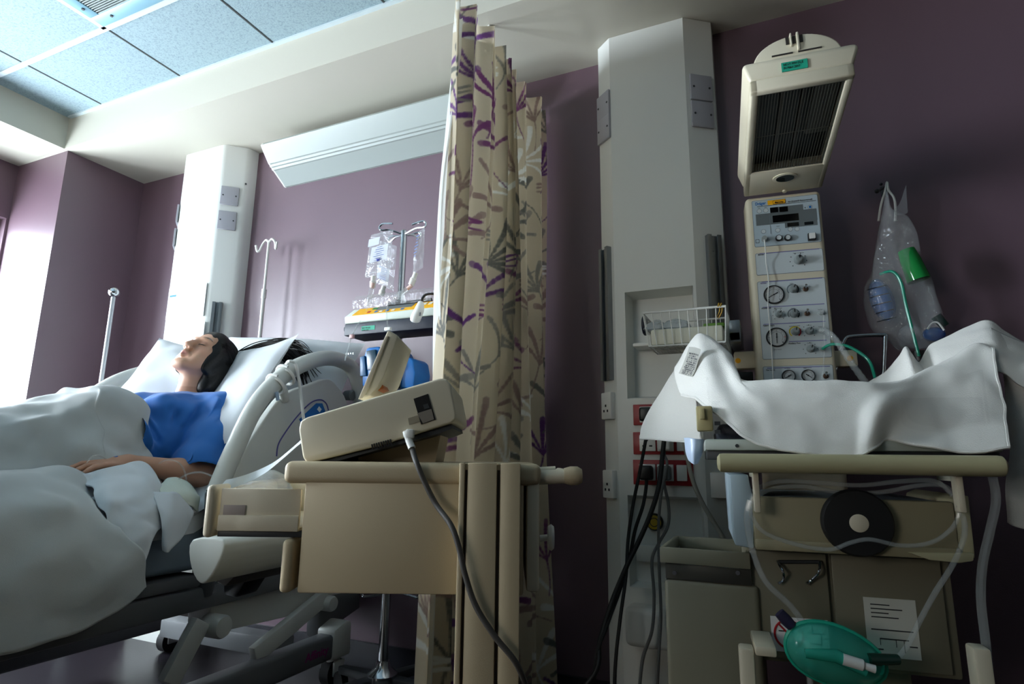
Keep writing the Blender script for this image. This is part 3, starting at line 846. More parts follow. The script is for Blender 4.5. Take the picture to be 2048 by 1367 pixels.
# side rails: a bent tube, a panel inside it with controls
RAILP = [(432, 985), (470, 895), (515, 806), (565, 752), (615, 724), (662, 716), (700, 732), (717, 770), (722, 815), (722, 850)]
rail_pts = [at(*p, X=XN) for p in RAILP]
PANP = [(476, 975), (484, 930), (500, 893), (552, 812), (580, 785), (625, 768), (660, 757), (680, 771), (698, 800), (706, 850), (690, 960), (640, 990)]
pan_pts = [at(*p, X=XN) for p in PANP]
def side_rail(X, ctl):
    dx = Vector((X - XN, 0, 0)); sg = 1 if X > XM else -1
    path = smoothpath([p + dx for p in rail_pts], 8)
    b = B(); n = len(path)
    b.tube(path, [0.029] * n, 16)
    r = obj('side_rail', b, BEDW, bed)
    pp = smoothpath([p + dx for p in pan_pts], 4, closed=True)
    pb = B(); pb.prism([p + Vector((sg * -0.012, 0, 0)) for p in pp], (sg * -0.030, 0, 0), 0.006, 3)
    pn = obj('rail_panel', pb, BEDW, r)
    st = B(); a = at(566, 790, X=X) if sg > 0 else at(566, 790, X=XN) + dx
    c0 = at(556, 765, X=XN) + dx; c1 = at(575, 800, X=XN) + dx
    st.tube([c0, (c0 + c1) / 2, c1 + Vector((-0.012 * sg, 0, 0))], [0.02, 0.018, 0.015], 12)
    st2 = B(); c2 = at(722, 850, X=XN) + dx; st2.tube([c2, c2 + Vector((-0.012 * sg, -0.06, -0.10))], 0.026, 12)
    obj('rail_post', st, BEDW, r); obj('rail_post', st2, BEDW, r)
    low = B(); c3 = rail_pts[0] + dx
    low.tube([c3, c3 + Vector((-0.02 * sg, 0.02, -0.12)), c3 + Vector((-0.06 * sg, 0.05, -0.3))], [0.03, 0.026, 0.022], 12)
    obj('rail_hinge', low, BEDG, r)
    return r, pn
rail_near, pan_near = side_rail(XN, True)
rail_far, _p = side_rail(XF, False)
xs = XN - 0.0112
ol = [at(*p, X=xs) for p in ((553, 912), (556, 890), (568, 868), (592, 835), (620, 806), (640, 799), (652, 806), (657, 820))]
obj('control_outline', B().tube(smoothpath(ol, 6), 0.0026, 6), M('violet outline', (88, 84, 150), 0.5), rail_near)
pl = [at(*p, X=xs + 0.0004) for p in ((604, 848), (598, 838), (632, 806), (644, 806), (650, 822), (622, 850))]
obj('control_pad', B().prism(pl, (0.002, 0, 0)), BLUEPRT, rail_near)
pl = [at(*p, X=xs + 0.003) for p in ((634, 818), (638, 812), (643, 818), (639, 824))]
obj('pad_symbol', B().prism(pl, (0.001, 0, 0)), WPLAS, rail_near)
c = at(700, 790, X=XN - 0.02)
obj('release_knob', B().lathe([(0.02, -0.02), (0.022, 0.012), (0.016, 0.018), (0, 0.018)], c, (1, 0, 0), 20), GREY, rail_near)
# lowered lower-half rail seen edge on
sl = [(384, 1078), (446, 1078), (440, 1120), (412, 1164), (392, 1160), (378, 1120)]
pts = [at(*p, Y=1.02) for p in sl]
obj('folded_rail', B().prism(smoothpath(pts, 3, True), (0.0, 0.30, 0), 0.01, 3), BEDW, bed)
pts = [at(*p, Y=1.18) for p in ((428, 1080), (500, 1078), (492, 1130), (448, 1175), (424, 1160))]
obj('rail_mechanism', B().prism(pts, (0, 0.22, 0), 0.01), M('brown grey metal', (78, 72, 68), 0.5), bed)
pts = [at(*p, Y=1.35) for p in ((500, 1072), (536, 1072), (542, 1098), (520, 1112), (500, 1106))]
obj('release_lever', B().prism(pts, (0, 0.1, 0), 0.01), BLACK, bed)
pts = [at(*p, Y=1.3) for p in ((462, 1138), (494, 1132), (498, 1150), (470, 1196), (446, 1190), (444, 1170))]
obj('release_lever', B().prism(pts, (0, 0.08, 0), 0.01), BLACK, bed)
# drip pole in the bed-head socket
dp = thing('bed_drip_pole', 'thin white drip pole with two hooks on the bed head', 'drip pole', (-2.25, 2.045, 0.5))
px_ = at(522, 650, Y=2.045).x; zt_ = at(533, 482, Y=2.045).z
obj('pole', B().cyl((px_, 2.045, 0.42), (px_, 2.045, 1.62), 0.009).cyl((px_, 2.045, 1.60), (px_, 2.045, zt_), 0.0065), STEELP, dp)
obj('collar', B().cyl((px_, 2.045, 1.585), (px_, 2.045, 1.63), 0.012), WPLAS, dp)
for s in (-1, 1):
    hk = [Vector((px_, 2.045, zt_ - 0.012)), Vector((px_ + s * 0.018, 2.045, zt_ + 0.006)), Vector((px_ + s * 0.04, 2.045, zt_ - 0.012)), Vector((px_ + s * 0.052, 2.04, zt_ - 0.045)), Vector((px_ + s * 0.062, 2.035, zt_ - 0.05)), Vector((px_ + s * 0.07, 2.03, zt_ - 0.02))]
    obj('hook', B().tube(smoothpath(hk, 5), 0.0055, 8), STEELP, dp)
obj('socket', B().cyl((px_, 2.045, 0.40), (px_, 2.045, 0.55), 0.018), BEDG, dp)
# ball topped pole by the return wall
q_ = at(228, 586, Y=1.82); q0 = at(214, 775, Y=1.82); 
bp = thing('ball_topped_pole', 'slim metal pole topped with a steel ball in the wall corner', 'pole', (q_.x, 1.82, 0))
obj('pole', B().cyl((q_.x, 1.82, 0.02), (q_.x, 1.82, q_.z - 0.01), 0.010), M('pale pole metal', (186, 190, 196), 0.3, metal=0.5), bp)
obj('ball', B().sph((q_.x, 1.82, q_.z + 0.004), 0.027, 24), CHROME, bp)
obj('foot', B().lathe([(0.14, 0), (0.14, 0.012), (0.03, 0.03), (0.014, 0.06)], (q_.x, 1.82, 0), (0, 0, 1), 24), BEDG, bp)
# ------------------------------------------------------------------ mattress, pillows
MATT = M('blue grey mattress cover', (120, 136, 150), 0.55, bump=0.1, bscale=60)
SHEET = M('white cotton sheet', (206, 210, 214), 0.85, bump=0.12, bscale=900, sheen=0.15)
BLANK = M('white cellular blanket', (182, 185, 184), 0.95, bump=0.22, bscale=800, sheen=0.3)
mt = thing('mattress', 'blue grey mattress folded up with the bed backrest', 'mattress', (XM, 0.6, 0.5))
mb = B(); hw = 0.425
mprof_top = [(-0.12, 0.655), (1.00, 0.655), (1.08, 0.665), (1.16, 0.695)]
up = PV + bd * 0.10; 
def onback(s_, h): p = PV + bd * s_ + bn * h; return (p.y, p.z)
prof = [(-0.12, 0.502), (1.33, 0.502)] + [onback(s_, 0.02) for s_ in (0.06, 0.4, 0.70)] + [onback(0.71, 0.165)] + [onback(s_, 0.168) for s_ in (0.4, 0.14)] + [(1.32, 0.684), (1.20, 0.658), (-0.12, 0.655)]
mb.prism([(XM - hw, y, z) for y, z in prof], (2 * hw, 0, 0), 0.02, 3)
obj('cover', mb, MATT, mt)
sb = B()
sp = [onback(0.715, 0.172), onback(0.4, 0.174), onback(0.14, 0.174), (1.32, 0.690), (1.20, 0.664), (0.5, 0.661), (-0.12, 0.661)]
P = []
for y, z in sp:
    P.append([Vector((XM - hw - 0.006, y, z - 0.07)), Vector((XM - hw - 0.004, y, z - 0.01)), Vector((XM - hw + 0.02, y, z + 0.003)), Vector((XM, y, z + 0.004)), Vector((XM + hw - 0.02, y, z + 0.003)), Vector((XM + hw + 0.004, y, z - 0.01)), Vector((XM + hw + 0.006, y, z - 0.06))])
obj('bottom_sheet', B().grid(patch(P, 3, 3)), SHEET, mt)

def pillow(label, c, ax, ay, w_, h_, t_, curl=0.0, seed=1, mat=SHEET, sag=0.0):
    ax = Vector(ax).normalized(); n = ax.cross(Vector(ay)).normalized(); ay = n.cross(ax)
    N = 40; top = []; bot = []
    sd = Vector((seed * 3.1, seed * 1.7, 0))
    for i in range(N + 1):
        rt, rb = [], []
        for j in range(N + 1):
            u, v_ = -1 + 2 * i / N, -1 + 2 * j / N
            pin = 1 - 0.07 * (1 - abs(u) ** 2) * 0.9 if abs(v_) > 0.999 else 1
            su = u * (1 - 0.09 * (1 - u * u) * 0 - 0.06 * (1 - v_ * v_) * abs(u) ** 6 * -0 - 0.05 * (1 - v_ ** 2) * abs(u))
            sv = v_ * (1 - 0.05 * (1 - u ** 2) * abs(v_))
            th = t_ * ((1 - abs(u) ** 2.6) * (1 - abs(v_) ** 2.6)) ** 0.62
            wr = noise.noise(Vector((u * 2.2, v_ * 2.2, 0)) + sd) * 0.014 + noise.noise(Vector((u * 6, v_ * 3.2, 2)) + sd) * 0.006 * (0.4 + abs(u))
            base = Vector(c) + ax * (su * w_ / 2) + ay * (sv * h_ / 2) + n * (curl * u * u - sag * math.exp(-(u * u + v_ * v_) * 3))
            k = 1 if (abs(u) < 1 and abs(v_) < 1) else 0
            rt.append(base + n * (th * 0.62 + wr * k * (th / t_ + 0.2))); rb.append(base - n * (th * 0.38))
        top.append(rt); bot.append(rb)
    b = B().grid(top); b.grid(bot)
    bmesh.ops.remove_doubles(b.bm, verts=b.bm.verts, dist=0.0004)
    return one('pillow', b, mat, label, 'pillow', smooth=60)
pc = Vector((0, 1.622, 1.060))
pillow('white pillow under the head of the resting person with one pointed corner', Vector((-2.03, pc.y, pc.z)), (1, 0, -0.05), (0, 0.51, 0.854), 0.79, 0.48, 0.13, curl=0.088, seed=2, sag=0.06)
pillow('big plump white pillow standing behind the dark hair at the top of the bed', Vector((-1.94, 1.86, 1.16)), (1, 0.05, -0.10), (0, 0.35, 0.93), 0.76, 0.40, 0.17, curl=-0.02, seed=5)

# ------------------------------------------------------------------ the person
SKIN = M('skin', (196, 150, 126), 0.5, bump=0.05, bscale=500)
_nt = SKIN.node_tree; _a = _nt.nodes.new('ShaderNodeAttribute'); _a.attribute_name = 'skin_tone'
_nt.links.new(_a.outputs['Color'], _nt.nodes['Principled BSDF'].inputs['Base Color'])
_nt.nodes['Principled BSDF'].inputs['Subsurface Weight'].default_value = 0.08
_nt.nodes['Principled BSDF'].inputs['Subsurface Radius'].default_value = (0.012, 0.004, 0.002)
HAIRM = M('black hair', (9, 8, 9), 0.45, bump=0.15, bscale=140, spec=0.35)
GOWN = M('blue hospital gown', (14, 98, 176), 0.75, bump=0.15, bscale=800, sheen=0.15)
LX = -2.02
HU = np.array([0, 0.72, 0.694]); HF = np.array([0.10, -0.690, 0.717]); HF /= np.linalg.norm(HF)
HU = HU - HF * (HU @ HF); HU /= np.linalg.norm(HU); HX = np.cross(HU, HF) * 1.0
if HX[0] < 0: HX = -HX
HC = np.array([LX + 0.0, 1.600, 1.197])
def hp(x, u, f): return HC + HX * x + HU * u + HF * f
HR = np.stack([HX, HU, HF])
def person():
    p = thing('person', 'person with black hair asleep on the bed in a blue gown, hand on the blanket', 'person', (LX, 1.3, 0.7))
    S = Field((-2.40, 0.30, 0.62), (-1.62, 1.86, 1.36), 0.0029)
    k = 0.022
    # torso, lying back on the bed
    S.ell((LX, 1.17, 0.775), (0.165, 0.13, 0.10), k=0.05)
    S.ell((LX, 1.22, 0.85), (0.130, 0.138, 0.126), k=0.06)
    S.cone((LX, 1.25, 0.80), (LX, 1.50, 0.94), 0.104, 0.096, 0.05)
    for s in (-1, 1):
        S.cone((LX + s * 0.07, 1.22, 0.79), (LX + s * 0.075, 1.50, 0.94), 0.090, 0.087, 0.04)
        S.ell((LX + s * 0.075, 1.405, 0.975), (0.055, 0.055, 0.049), k=0.03)
        S.cone((LX + s * 0.05, 1.575, 1.005), (LX + s * 0.165, 1.555, 0.985), 0.052, 0.056, 0.04)
        # legs: bent a little under the blanket
        S.chain([(LX + s * 0.08, 1.13, 0.76), (LX + s * 0.085, 0.72, 0.82), (LX + s * 0.085, 0.36, 0.73)], [0.084, 0.060, 0.045], 0.04)
    # neck
    S.cone(hp(0, -0.045, -0.028), (LX, 1.575, 1.0), 0.047, 0.058, 0.03)
    S.cone(hp(0, -0.06, 0.0), (LX, 1.53, 1.02), 0.036, 0.045, 0.03)
    # near arm
    sh, el, wr = np.array((LX + 0.175, 1.552, 0.982)), np.array((-1.735, 1.415, 0.772)), np.array((-1.785, 1.185, 0.812))
    S.chain([sh, sh * 0.5 + el * 0.5, el], [0.052, 0.047, 0.039], 0.03)
    S.chain([el, el * 0.65 + wr * 0.35, wr], [0.038, 0.037, 0.024], 0.02)
    # far arm under the blanket
    s2, e2, w2 = np.array((LX - 0.175, 1.552, 0.982)), np.array((-2.30, 1.40, 0.80)), np.array((-2.20, 1.17, 0.86))
    S.chain([s2, s2 * 0.5 + e2 * 0.5, e2], [0.052, 0.047, 0.039], 0.03)
    S.chain([e2, e2 * 0.65 + w2 * 0.35, w2], [0.038, 0.037, 0.024], 0.02)
    def hand(w0, fw, across, nrm, spread=1.0):
        fw = np.array(fw, float); fw /= np.linalg.norm(fw)
        ac = np.array(across, float); ac -= fw * (ac @ fw); ac /= np.linalg.norm(ac)
        nr = np.cross(fw, ac)
        if nr @ np.array(nrm) < 0: nr = -nr
        pm = w0 + fw * 0.045
        S.ell(pm, (0.047, 0.036, 0.014), np.stack([fw, ac, nr]), 0.012)
        S.cone(w0, w0 + fw * 0.03, 0.022, 0.02, 0.012)
        for i, (o, L) in enumerate(((0.027, 0.068), (0.009, 0.077), (-0.009, 0.072), (-0.025, 0.056))):
            b0 = w0 + fw * (0.082 - 0.008 * abs(i - 1.2) * 0.5) + ac * o
            d0 = fw + ac * (0.10 * (1.3 - i)) * spread - nr * 0.10
            d1 = d0 - nr * 0.38; d2 = d0 - nr * 0.75
            d0, d1, d2 = [d / np.linalg.norm(d) for d in (d0, d1, d2)]
            q1 = b0 + d0 * L * 0.46; q2 = q1 + d1 * L * 0.31; q3 = q2 + d2 * L * 0.23
            S.chain([b0 - fw * 0.02, b0, q1, q2, q3], [0.0095, 0.0096, 0.0086, 0.0078, 0.0068], 0.003)
        t0 = w0 + fw * 0.022 + ac * 0.024
        t1 = t0 + (fw * 0.72 + ac * 0.62 - nr * 0.25) * 0.038; t2 = t1 + (fw * 0.92 + ac * 0.25 - nr * 0.3) * 0.028; t3 = t2 + (fw * 0.97 + ac * 0.02 - nr * 0.3) * 0.02
        S.chain([t0, t1, t2, t3], [0.0125, 0.0108, 0.0095, 0.0078], 0.006)
    hand(wr, (-0.10, -1.0, -0.02), (-1, 0.1, 0.25), (0.35, -0.1, 1))
    hand(w2, (0.35, -1.0, 0.05), (1, 0.3, 0.1), (0, 0, 1))
    # head
    S.ell(hp(0, 0.025, -0.012), (0.074, 0.086, 0.094), HR, 0.02)
    S.ell(hp(0, -0.030, 0.028), (0.056, 0.076, 0.052), HR, 0.03)
    S.ell(hp(0, 0.052, 0.046), (0.060, 0.046, 0.036), HR, 0.025)
    for s in (-1, 1):
        S.cone(hp(s * 0.056, -0.038, -0.008), hp(s * 0.018, -0.100, 0.058), 0.021, 0.017, 0.022)
        S.ell(hp(s * 0.043, -0.014, 0.052), (0.024, 0.018, 0.018), HR, 0.02)
        S.ell(hp(s * 0.036, -0.055, 0.044), (0.026, 0.030, 0.024), HR, 0.025)
        S.ell(hp(s * 0.077, -0.012, -0.014), (0.008, 0.029, 0.017), HR, 0.006)
    S.ell(hp(0, -0.101, 0.064), (0.021, 0.015, 0.015), HR, 0.018)
    S.chain([hp(-0.046, 0.024, 0.070), hp(-0.02, 0.022, 0.083), hp(0, 0.018, 0.084), hp(0.02, 0.022, 0.083), hp(0.046, 0.024, 0.070)], [0.008, 0.009, 0.009, 0.009, 0.008], 0.016)
    for s in (-1, 1):
        S.ell(hp(s * 0.032, 0.002, 0.094), (0.019, 0.012, 0.013), HR, 0.012, op='sub')
        S.ell(hp(s * 0.032, 0.001, 0.0735), (0.0165, 0.0115, 0.0120), HR, 0.004)
        S.cone(hp(s * 0.018, 0.0095, 0.079), hp(s * 0.046, 0.0105, 0.074), 0.0020, 0.0018, 0.003)
    S.chain([hp(0, 0.014, 0.082), hp(0, -0.012, 0.095), hp(0, -0.030, 0.101)], [0.0075, 0.0085, 0.0105], 0.012)
    S.ell(hp(0, -0.034, 0.1005), (0.0115, 0.0105, 0.0110), HR, 0.008)
    for s in (-1, 1):
        S.ell(hp(s * 0.0125, -0.038, 0.092), (0.0088, 0.0082, 0.0105), HR, 0.006)
        S.ell(hp(s * 0.0062, -0.0450, 0.097), (0.0036, 0.0040, 0.0052), HR, 0.002, op='sub')
    S.cone(hp(0, -0.045, 0.086), hp(0, -0.058, 0.086), 0.007, 0.009, 0.01)
    S.chain([hp(-0.024, -0.0665, 0.074), hp(-0.010, -0.0610, 0.0838), hp(0, -0.0625, 0.0852), hp(0.010, -0.0610, 0.0838), hp(0.024, -0.0665, 0.074)], [0.0036, 0.0052, 0.0052, 0.0052, 0.0036], 0.006)
    S.chain([hp(-0.022, -0.069, 0.074), hp(0, -0.0745, 0.0828), hp(0.022, -0.069, 0.074)], [0.0042, 0.0066, 0.0042], 0.006)
    S.chain([hp(-0.026, -0.0672, 0.0785), hp(-0.012, -0.0668, 0.0925), hp(0, -0.0675, 0.0955), hp(0.012, -0.0668, 0.0925), hp(0.026, -0.0672, 0.0785)], [0.0012] * 5, 0.0) if False else None
    V, F = S.mesh()
    V = lap(V, F, 2, 0.5)
    o = npobj('body', V, F, SKIN, p)
    q = (V - HC) @ HR.T
    tone = np.tile(np.array(lin((188, 140, 114))), (len(V), 1))
    face = (np.linalg.norm(q - np.array([0, -0.02, 0.05]), axis=1) < 0.14)
    tone[face] = np.array(lin((204, 158, 132)))
    def blend(c, r, col, a):
        d = np.sqrt((((q - np.array(c)) / np.array(r)) ** 2).sum(1)); w_ = np.clip(1.25 - d, 0, 1)[:, None] * a
        tone[:] = tone * (1 - w_) + np.array(lin(col)) * w_
    for s in (-1, 1):
        blend((s * 0.042, -0.03, 0.06), (0.03, 0.024, 0.035), (200, 136, 116), 0.35)
        blend((s * 0.032, 0.0, 0.08), (0.02, 0.014, 0.02), (168, 118, 98), 0.5)
    blend((0, -0.0685, 0.086), (0.025, 0.0105, 0.02), (160, 84, 84), 0.85)
    blend((0, -0.036, 0.10), (0.014, 0.012, 0.014), (200, 142, 122), 0.3)
    ca = o.data.color_attributes.new('skin_tone', 'FLOAT_COLOR', 'POINT')
    ca.data.foreach_set('color', np.concatenate([tone, np.ones((len(V), 1))], 1).astype(np.float32).ravel())
    # closed lashes, brows and the line between the lips
    for s in (-1, 1):
        pts = [hp(s * 0.0165, -0.0055, 0.0815), hp(s * 0.024, -0.0085, 0.0858), hp(s * 0.032, -0.0098, 0.0865), hp(s * 0.040, -0.0085, 0.0835), hp(s * 0.0475, -0.0045, 0.077)]
        obj('eyelashes', B().tube(smoothpath(pts, 5), [0.0008] * 3 + [0.0016] * 15 + [0.0008] * 3, 6), HAIRM, o)
        br = B(); rnd = random.Random(5)
        for i in range(46):
            t = i / 45
            c = Vector(hp(s * (0.016 + 0.036 * t), 0.021 + 0.010 * math.sin(t * 2.4), 0.0925 - 0.0175 * t * t)) 
            d_ = Vector(HX * s * 0.9 + HU * (0.5 - 0.9 * t)) * 0.007
            br.tube([c, c + d_ * 0.6, c + d_], [0.0008, 0.0007, 0.0002], 4)
        obj('eyebrow', br, HAIRM, o)
    pts = [hp(-0.025, -0.0675, 0.0745), hp(-0.012, -0.0670, 0.0848), hp(0, -0.0680, 0.0868), hp(0.012, -0.0670, 0.0848), hp(0.025, -0.0675, 0.0745)]
    obj('mouth_line', B().tube(smoothpath(pts, 5), 0.0013, 6), M('dark lip line', (84, 36, 38), 0.6), o)
    # hair
    H = Field((-2.22, 1.38, 0.95), (-1.62, 2.02, 1.42), 0.004)
    H.ell(hp(0, 0.030, -0.018), (0.089, 0.098, 0.104), HR, 0.02)
    H.ell(hp(0, 0.068, 0.035), (0.062, 0.050, 0.045), HR, 0.02)
    for s in (-1, 1): H.ell(hp(s * 0.066, -0.015, 0.012), (0.022, 0.070, 0.036), HR, 0.02)
    H.ell(hp(0.052, -0.035, -0.050), (0.042, 0.080, 0.048), HR, 0.02)
    H.ell(hp(-0.052, -0.035, -0.050), (0.042, 0.080, 0.048), HR, 0.02)
    H.ell(hp(0.058, -0.092, -0.055), (0.030, 0.045, 0.034), HR, 0.02)
    H.ell(hp(0, 0.06, -0.075), (0.085, 0.075, 0.045), HR, 0.03)
    H.cone(hp(0.03, 0.08, -0.085), hp(0.14, 0.20, -0.14), 0.035, 0.022, 0.03)
    H.ell(hp(0, -0.052, 0.104), (0.067, 0.112, 0.087), HR, 0.012, op='sub')
    H.ell(hp(0.0, -0.115, 0.045), (0.070, 0.07, 0.055), HR, 0.008, op='sub')
    V, F = H.mesh(); V = lap(V, F, 6)
    # long strand relief
    qq = (V - HC) @ HR.T
    nn = np.array([noise.noise(Vector((a * 60 + b_ * 10, b_ * 14, c * 70))) for a, b_, c in qq])
    dirs = V - (HC + HU * 0.02 - HF * 0.02); dirs /= np.linalg.norm(dirs, axis=1)[:, None] + 1e-6
    V = V + dirs * (nn * 0.002)[:, None]
    hair = npobj('hair', V, F, HAIRM, p)
    sg = B(); rnd = random.Random(21)
    c0 = np.array([0, 0.028, -0.016]); rad = np.array([0.0905, 0.0995, 0.1055])
    for i in range(420):
        a = rnd.uniform(-1, 1) * 2.0                       # along the hairline, 0 = forehead middle
        d0 = np.array([math.sin(a) * 0.92, math.cos(a) * 0.78 - 0.1, 0.50 + 0.12 * math.cos(a)]) + np.array([rnd.gauss(0, 0.04), rnd.gauss(0, 0.05), rnd.gauss(0, 0.06)])
        d1 = np.array([math.sin(a) * 0.75 + rnd.gauss(0, 0.1), -0.45 + 0.75 * max(0, math.cos(a)) + rnd.gauss(0, 0.12), -0.85])
        d0 /= np.linalg.norm(d0); d1 /= np.linalg.norm(d1); om = math.acos(np.clip(d0 @ d1, -1, 1)); pts = []
        kk = 1.0 + rnd.uniform(-0.004, 0.022)
        for j in range(9):
            t = j / 8; d_ = (math.sin((1 - t) * om) * d0 + math.sin(t * om) * d1) / math.sin(om)
            v_ = c0 + d_ * rad * kk; pts.append(hp(*v_))
        sg.tube(pts, [0.0004] + [0.0014] * 7 + [0.0005], 4, caps=False)
    obj('hair_strands', sg, HAIRM, hair)
    st = B(); rnd = random.Random(9)
    # loose lengths spread over and behind the pillow
    for i in range(230):
        t = rnd.random()
        a = Vector(hp(rnd.uniform(-0.01, 0.07), 0.10 + rnd.uniform(-0.03, 0.015), -0.075 + rnd.uniform(-0.03, 0.03)))
        px, py = rnd.gauss(598, 17), rnd.uniform(688, 775)
        e = at(px, py, Y=1.80 + rnd.uniform(-0.02, 0.05))
        m = at(rnd.uniform(545, 578), rnd.uniform(676, 690) + 0.25 * (py - 690), Y=1.765 + rnd.uniform(-0.01, 0.02))
        m0 = a.lerp(m, 0.5) + Vector((0, 0, 0.018))
        sw = Vector((rnd.uniform(-0.02, 0.03), 0, -0.015))
        st.tube(smoothpath([a, m0, m, m.lerp(e, 0.55) + Vector((0.018, 0, 0.01)), e + sw], 5), [0.0022] * 15 + [0.0018] * 5 + [0.0008], 4)
    obj('loose_hair', st, HAIRM, hair)
    # gown: body and a wide short sleeve on the near arm
    G = Field((-2.38, 1.05, 0.66), (-1.62, 1.72, 1.14), 0.0034)
    G.ell((LX, 1.17, 0.79), (0.165, 0.14, 0.11), k=0.05)
    G.ell((LX, 1.22, 0.865), (0.150, 0.16, 0.150), k=0.06)
    G.cone((LX, 1.25, 0.80), (LX, 1.50, 0.94), 0.130, 0.120, 0.05)
    for s in (-1, 1):
        G.cone((LX + s * 0.07, 1.22, 0.80), (LX + s * 0.075, 1.50, 0.945), 0.115, 0.106, 0.04)
        G.ell((LX + s * 0.075, 1.405, 0.980), (0.080, 0.078, 0.070), k=0.04)
        G.cone((LX + s * 0.05, 1.575, 1.008), (LX + s * 0.165, 1.555, 0.988), 0.064, 0.070, 0.04)
    el2 = el + (el - sh) * -0.06
    G.chain([sh, sh * 0.45 + el2 * 0.55, el2], [0.074, 0.086, 0.090], 0.03)
    G.ell(el2 + np.array((-0.03, -0.02, 0.03)), (0.08, 0.06, 0.055), k=0.03)
    e3 = e2 + (e2 - s2) * -0.06
    G.chain([s2, s2 * 0.45 + e3 * 0.55, e3], [0.070, 0.076, 0.078], 0.03)
    # neck opening and sleeve mouths
    G.cone((LX, 1.60, 0.98), hp(0, -0.06, 0.05), 0.066, 0.070, 0.006, op='sub')
    dv = (el - sh) / np.linalg.norm(el - sh)
    G.cone(el2 + dv * 0.055, el2 + dv * 0.16, 0.085, 0.10, 0.006, op='sub')
    G.ell(el2 + dv * 0.05, (0.066, 0.066, 0.066), k=0.004, op='sub')
    dv2 = (e2 - s2) / np.linalg.norm(e2 - s2)
    G.cone(e3 + dv2 * 0.055, e3 + dv2 * 0.16, 0.085, 0.10, 0.006, op='sub')
    V, F = G.mesh(); V = lap(V, F, 3)
    # drawn folds running from the shoulder and chest down to the elbow
    W = np.zeros(len(V))
    def fold(a, b_, wd, ht):
        a, b_ = np.array(a), np.array(b_); ab = b_ - a; t = np.clip(((V - a) @ ab) / (ab @ ab), 0, 1)
        d = np.linalg.norm(V - a - t[:, None] * ab, axis=1)
        W[:] += 2.3 * ht * np.exp(-(d / wd) ** 2) * np.sin(PI * np.clip(t * 0.9 + 0.08, 0, 1)) ** 0.5
    P_ = lambda px, py, X: np.array(at(px, py, X=X))
    fold(P_(395, 800, -1.86), P_(345, 880, -1.80), 0.014, 0.016)
    fold(P_(430, 800, -1.82), P_(375, 860, -1.78), 0.012, 0.014)
    fold(P_(375, 860, -1.78), P_(330, 915, -1.78), 0.016, -0.020)
    fold(P_(300, 800, -1.93), P_(325, 870, -1.84), 0.014, -0.006)
    fold(P_(355, 800, -1.90), P_(352, 860, -1.82), 0.012, -0.006)
    fold(P_(262, 830, -1.90), P_(318, 915, -1.80), 0.012, 0.014)
    fold(P_(280, 820, -1.92), P_(335, 905, -1.80), 0.010, -0.012)
    fold(P_(430, 870, -1.74), P_(345, 930, -1.74), 0.012, 0.012)
    fold(P_(445, 840, -1.75), P_(380, 905, -1.74), 0.012, -0.014)
    nz = np.array([noise.noise(Vector((v[0] * 16, v[1] * 9 + v[2] * 5, v[2] * 9))) * 0.009 + noise.noise(Vector(v) * 30) * 0.003 for v in V])
    cen = np.array([LX, 0, 0]) + np.stack([0 * V[:, 0], V[:, 1], 0.55 + 0.27 * V[:, 1] * 1.0], 1) * np.array([0, 1, 1])
    dn = V - cen; dn /= np.linalg.norm(dn, axis=1)[:, None] + 1e-6
    V = V + dn * (np.maximum(W, -0.016) + nz + 0.002)[:, None]
    F = F[(V[F][:, :, 1] > 1.262).all(1)]
    g = npobj('gown', V, F, GOWN, p)
    R0 = Vector(hp(0, -0.06, 0.05)) - Vector((LX, 1.60, 0.98)); c_ = Vector((LX, 1.60, 0.98)) + R0 * 0.36; R0.normalize()
    u_ = Vector((1, 0, 0)); u_ = (u_ - R0 * u_.dot(R0)).normalized(); v_ = R0.cross(u_)
    obj('neckline', B().tube([c_ + (u_ * math.cos(t) + v_ * math.sin(t)) * 0.0685 for t in np.linspace(0, 2 * PI, 41)[:-1]], 0.0042, 8, closed=True), M('pale blue neckline', (120, 160, 205), 0.8), g)
    return p, wr
PERSON, WRIST = person()
# ------------------------------------------------------------------ blankets and loose linen on the bed
def crumple(P, a, f, seed=0.0, a2=0.0, f2=0.0):
    out = []
    for row in P:
        r = []
        for p in row:
            n = nvec(p * f + Vector((seed, seed * 2, 0))) * a
            if a2: n += nvec(p * f2 + Vector((0, seed, 3))) * a2
            r.append(p + n)
        out.append(r)
    return out
def cloth(name, P, mat, label, cat, th=0.004, group=None):
    o = one(name, B().grid(P), mat, label, cat, group, smooth=80)
    s = o.modifiers.new('thickness', 'SOLIDIFY'); s.thickness = th; s.offset = 0
    return o
rows = []
def brow(y, zc, lift=0.0, near=0.0):
    e = max(0.0, zc - 0.72)
    wd = 0.14 if y > 1.1 else 0.0
    pr = [(-2.475, 0.0), (-2.40, 0.22), (-2.26, 0.70), (-2.12, 0.97), (-2.02, 1.0), (-1.93, 0.94 + wd * 0.5), (-1.87, 0.74 + wd), (-1.815, 0.27 + near + wd), (-1.74, 0.06 + near), (-1.655, -0.02 + near)]
    return [Vector((x, y + (0.012 if abs(x + 2.02) < 0.12 else 0.0), 0.715 + e * k + lift)) for x, k in pr]
rows = [brow(1.285, 1.000, -0.008), brow(1.262, 1.020, 0.006), brow(1.20, 1.030, 0.006), brow(1.135, 1.034, 0.006), brow(1.12, 1.024), brow(1.05, 1.005), brow(0.95, 0.950), brow(0.84, 0.95, near=0.05), brow(0.72, 0.962, near=0.05), brow(0.55, 0.90), brow(0.36, 0.83), brow(0.12, 0.78), brow(-0.125, 0.74)]
P = crumple(patch(rows, 10, 10), 0.022, 6.5, 1.0, 0.013, 16)
cloth('blanket', P, BLANK, 'white blanket over the belly and legs with its top edge folded back on the gown', 'blanket', 0.006, None)
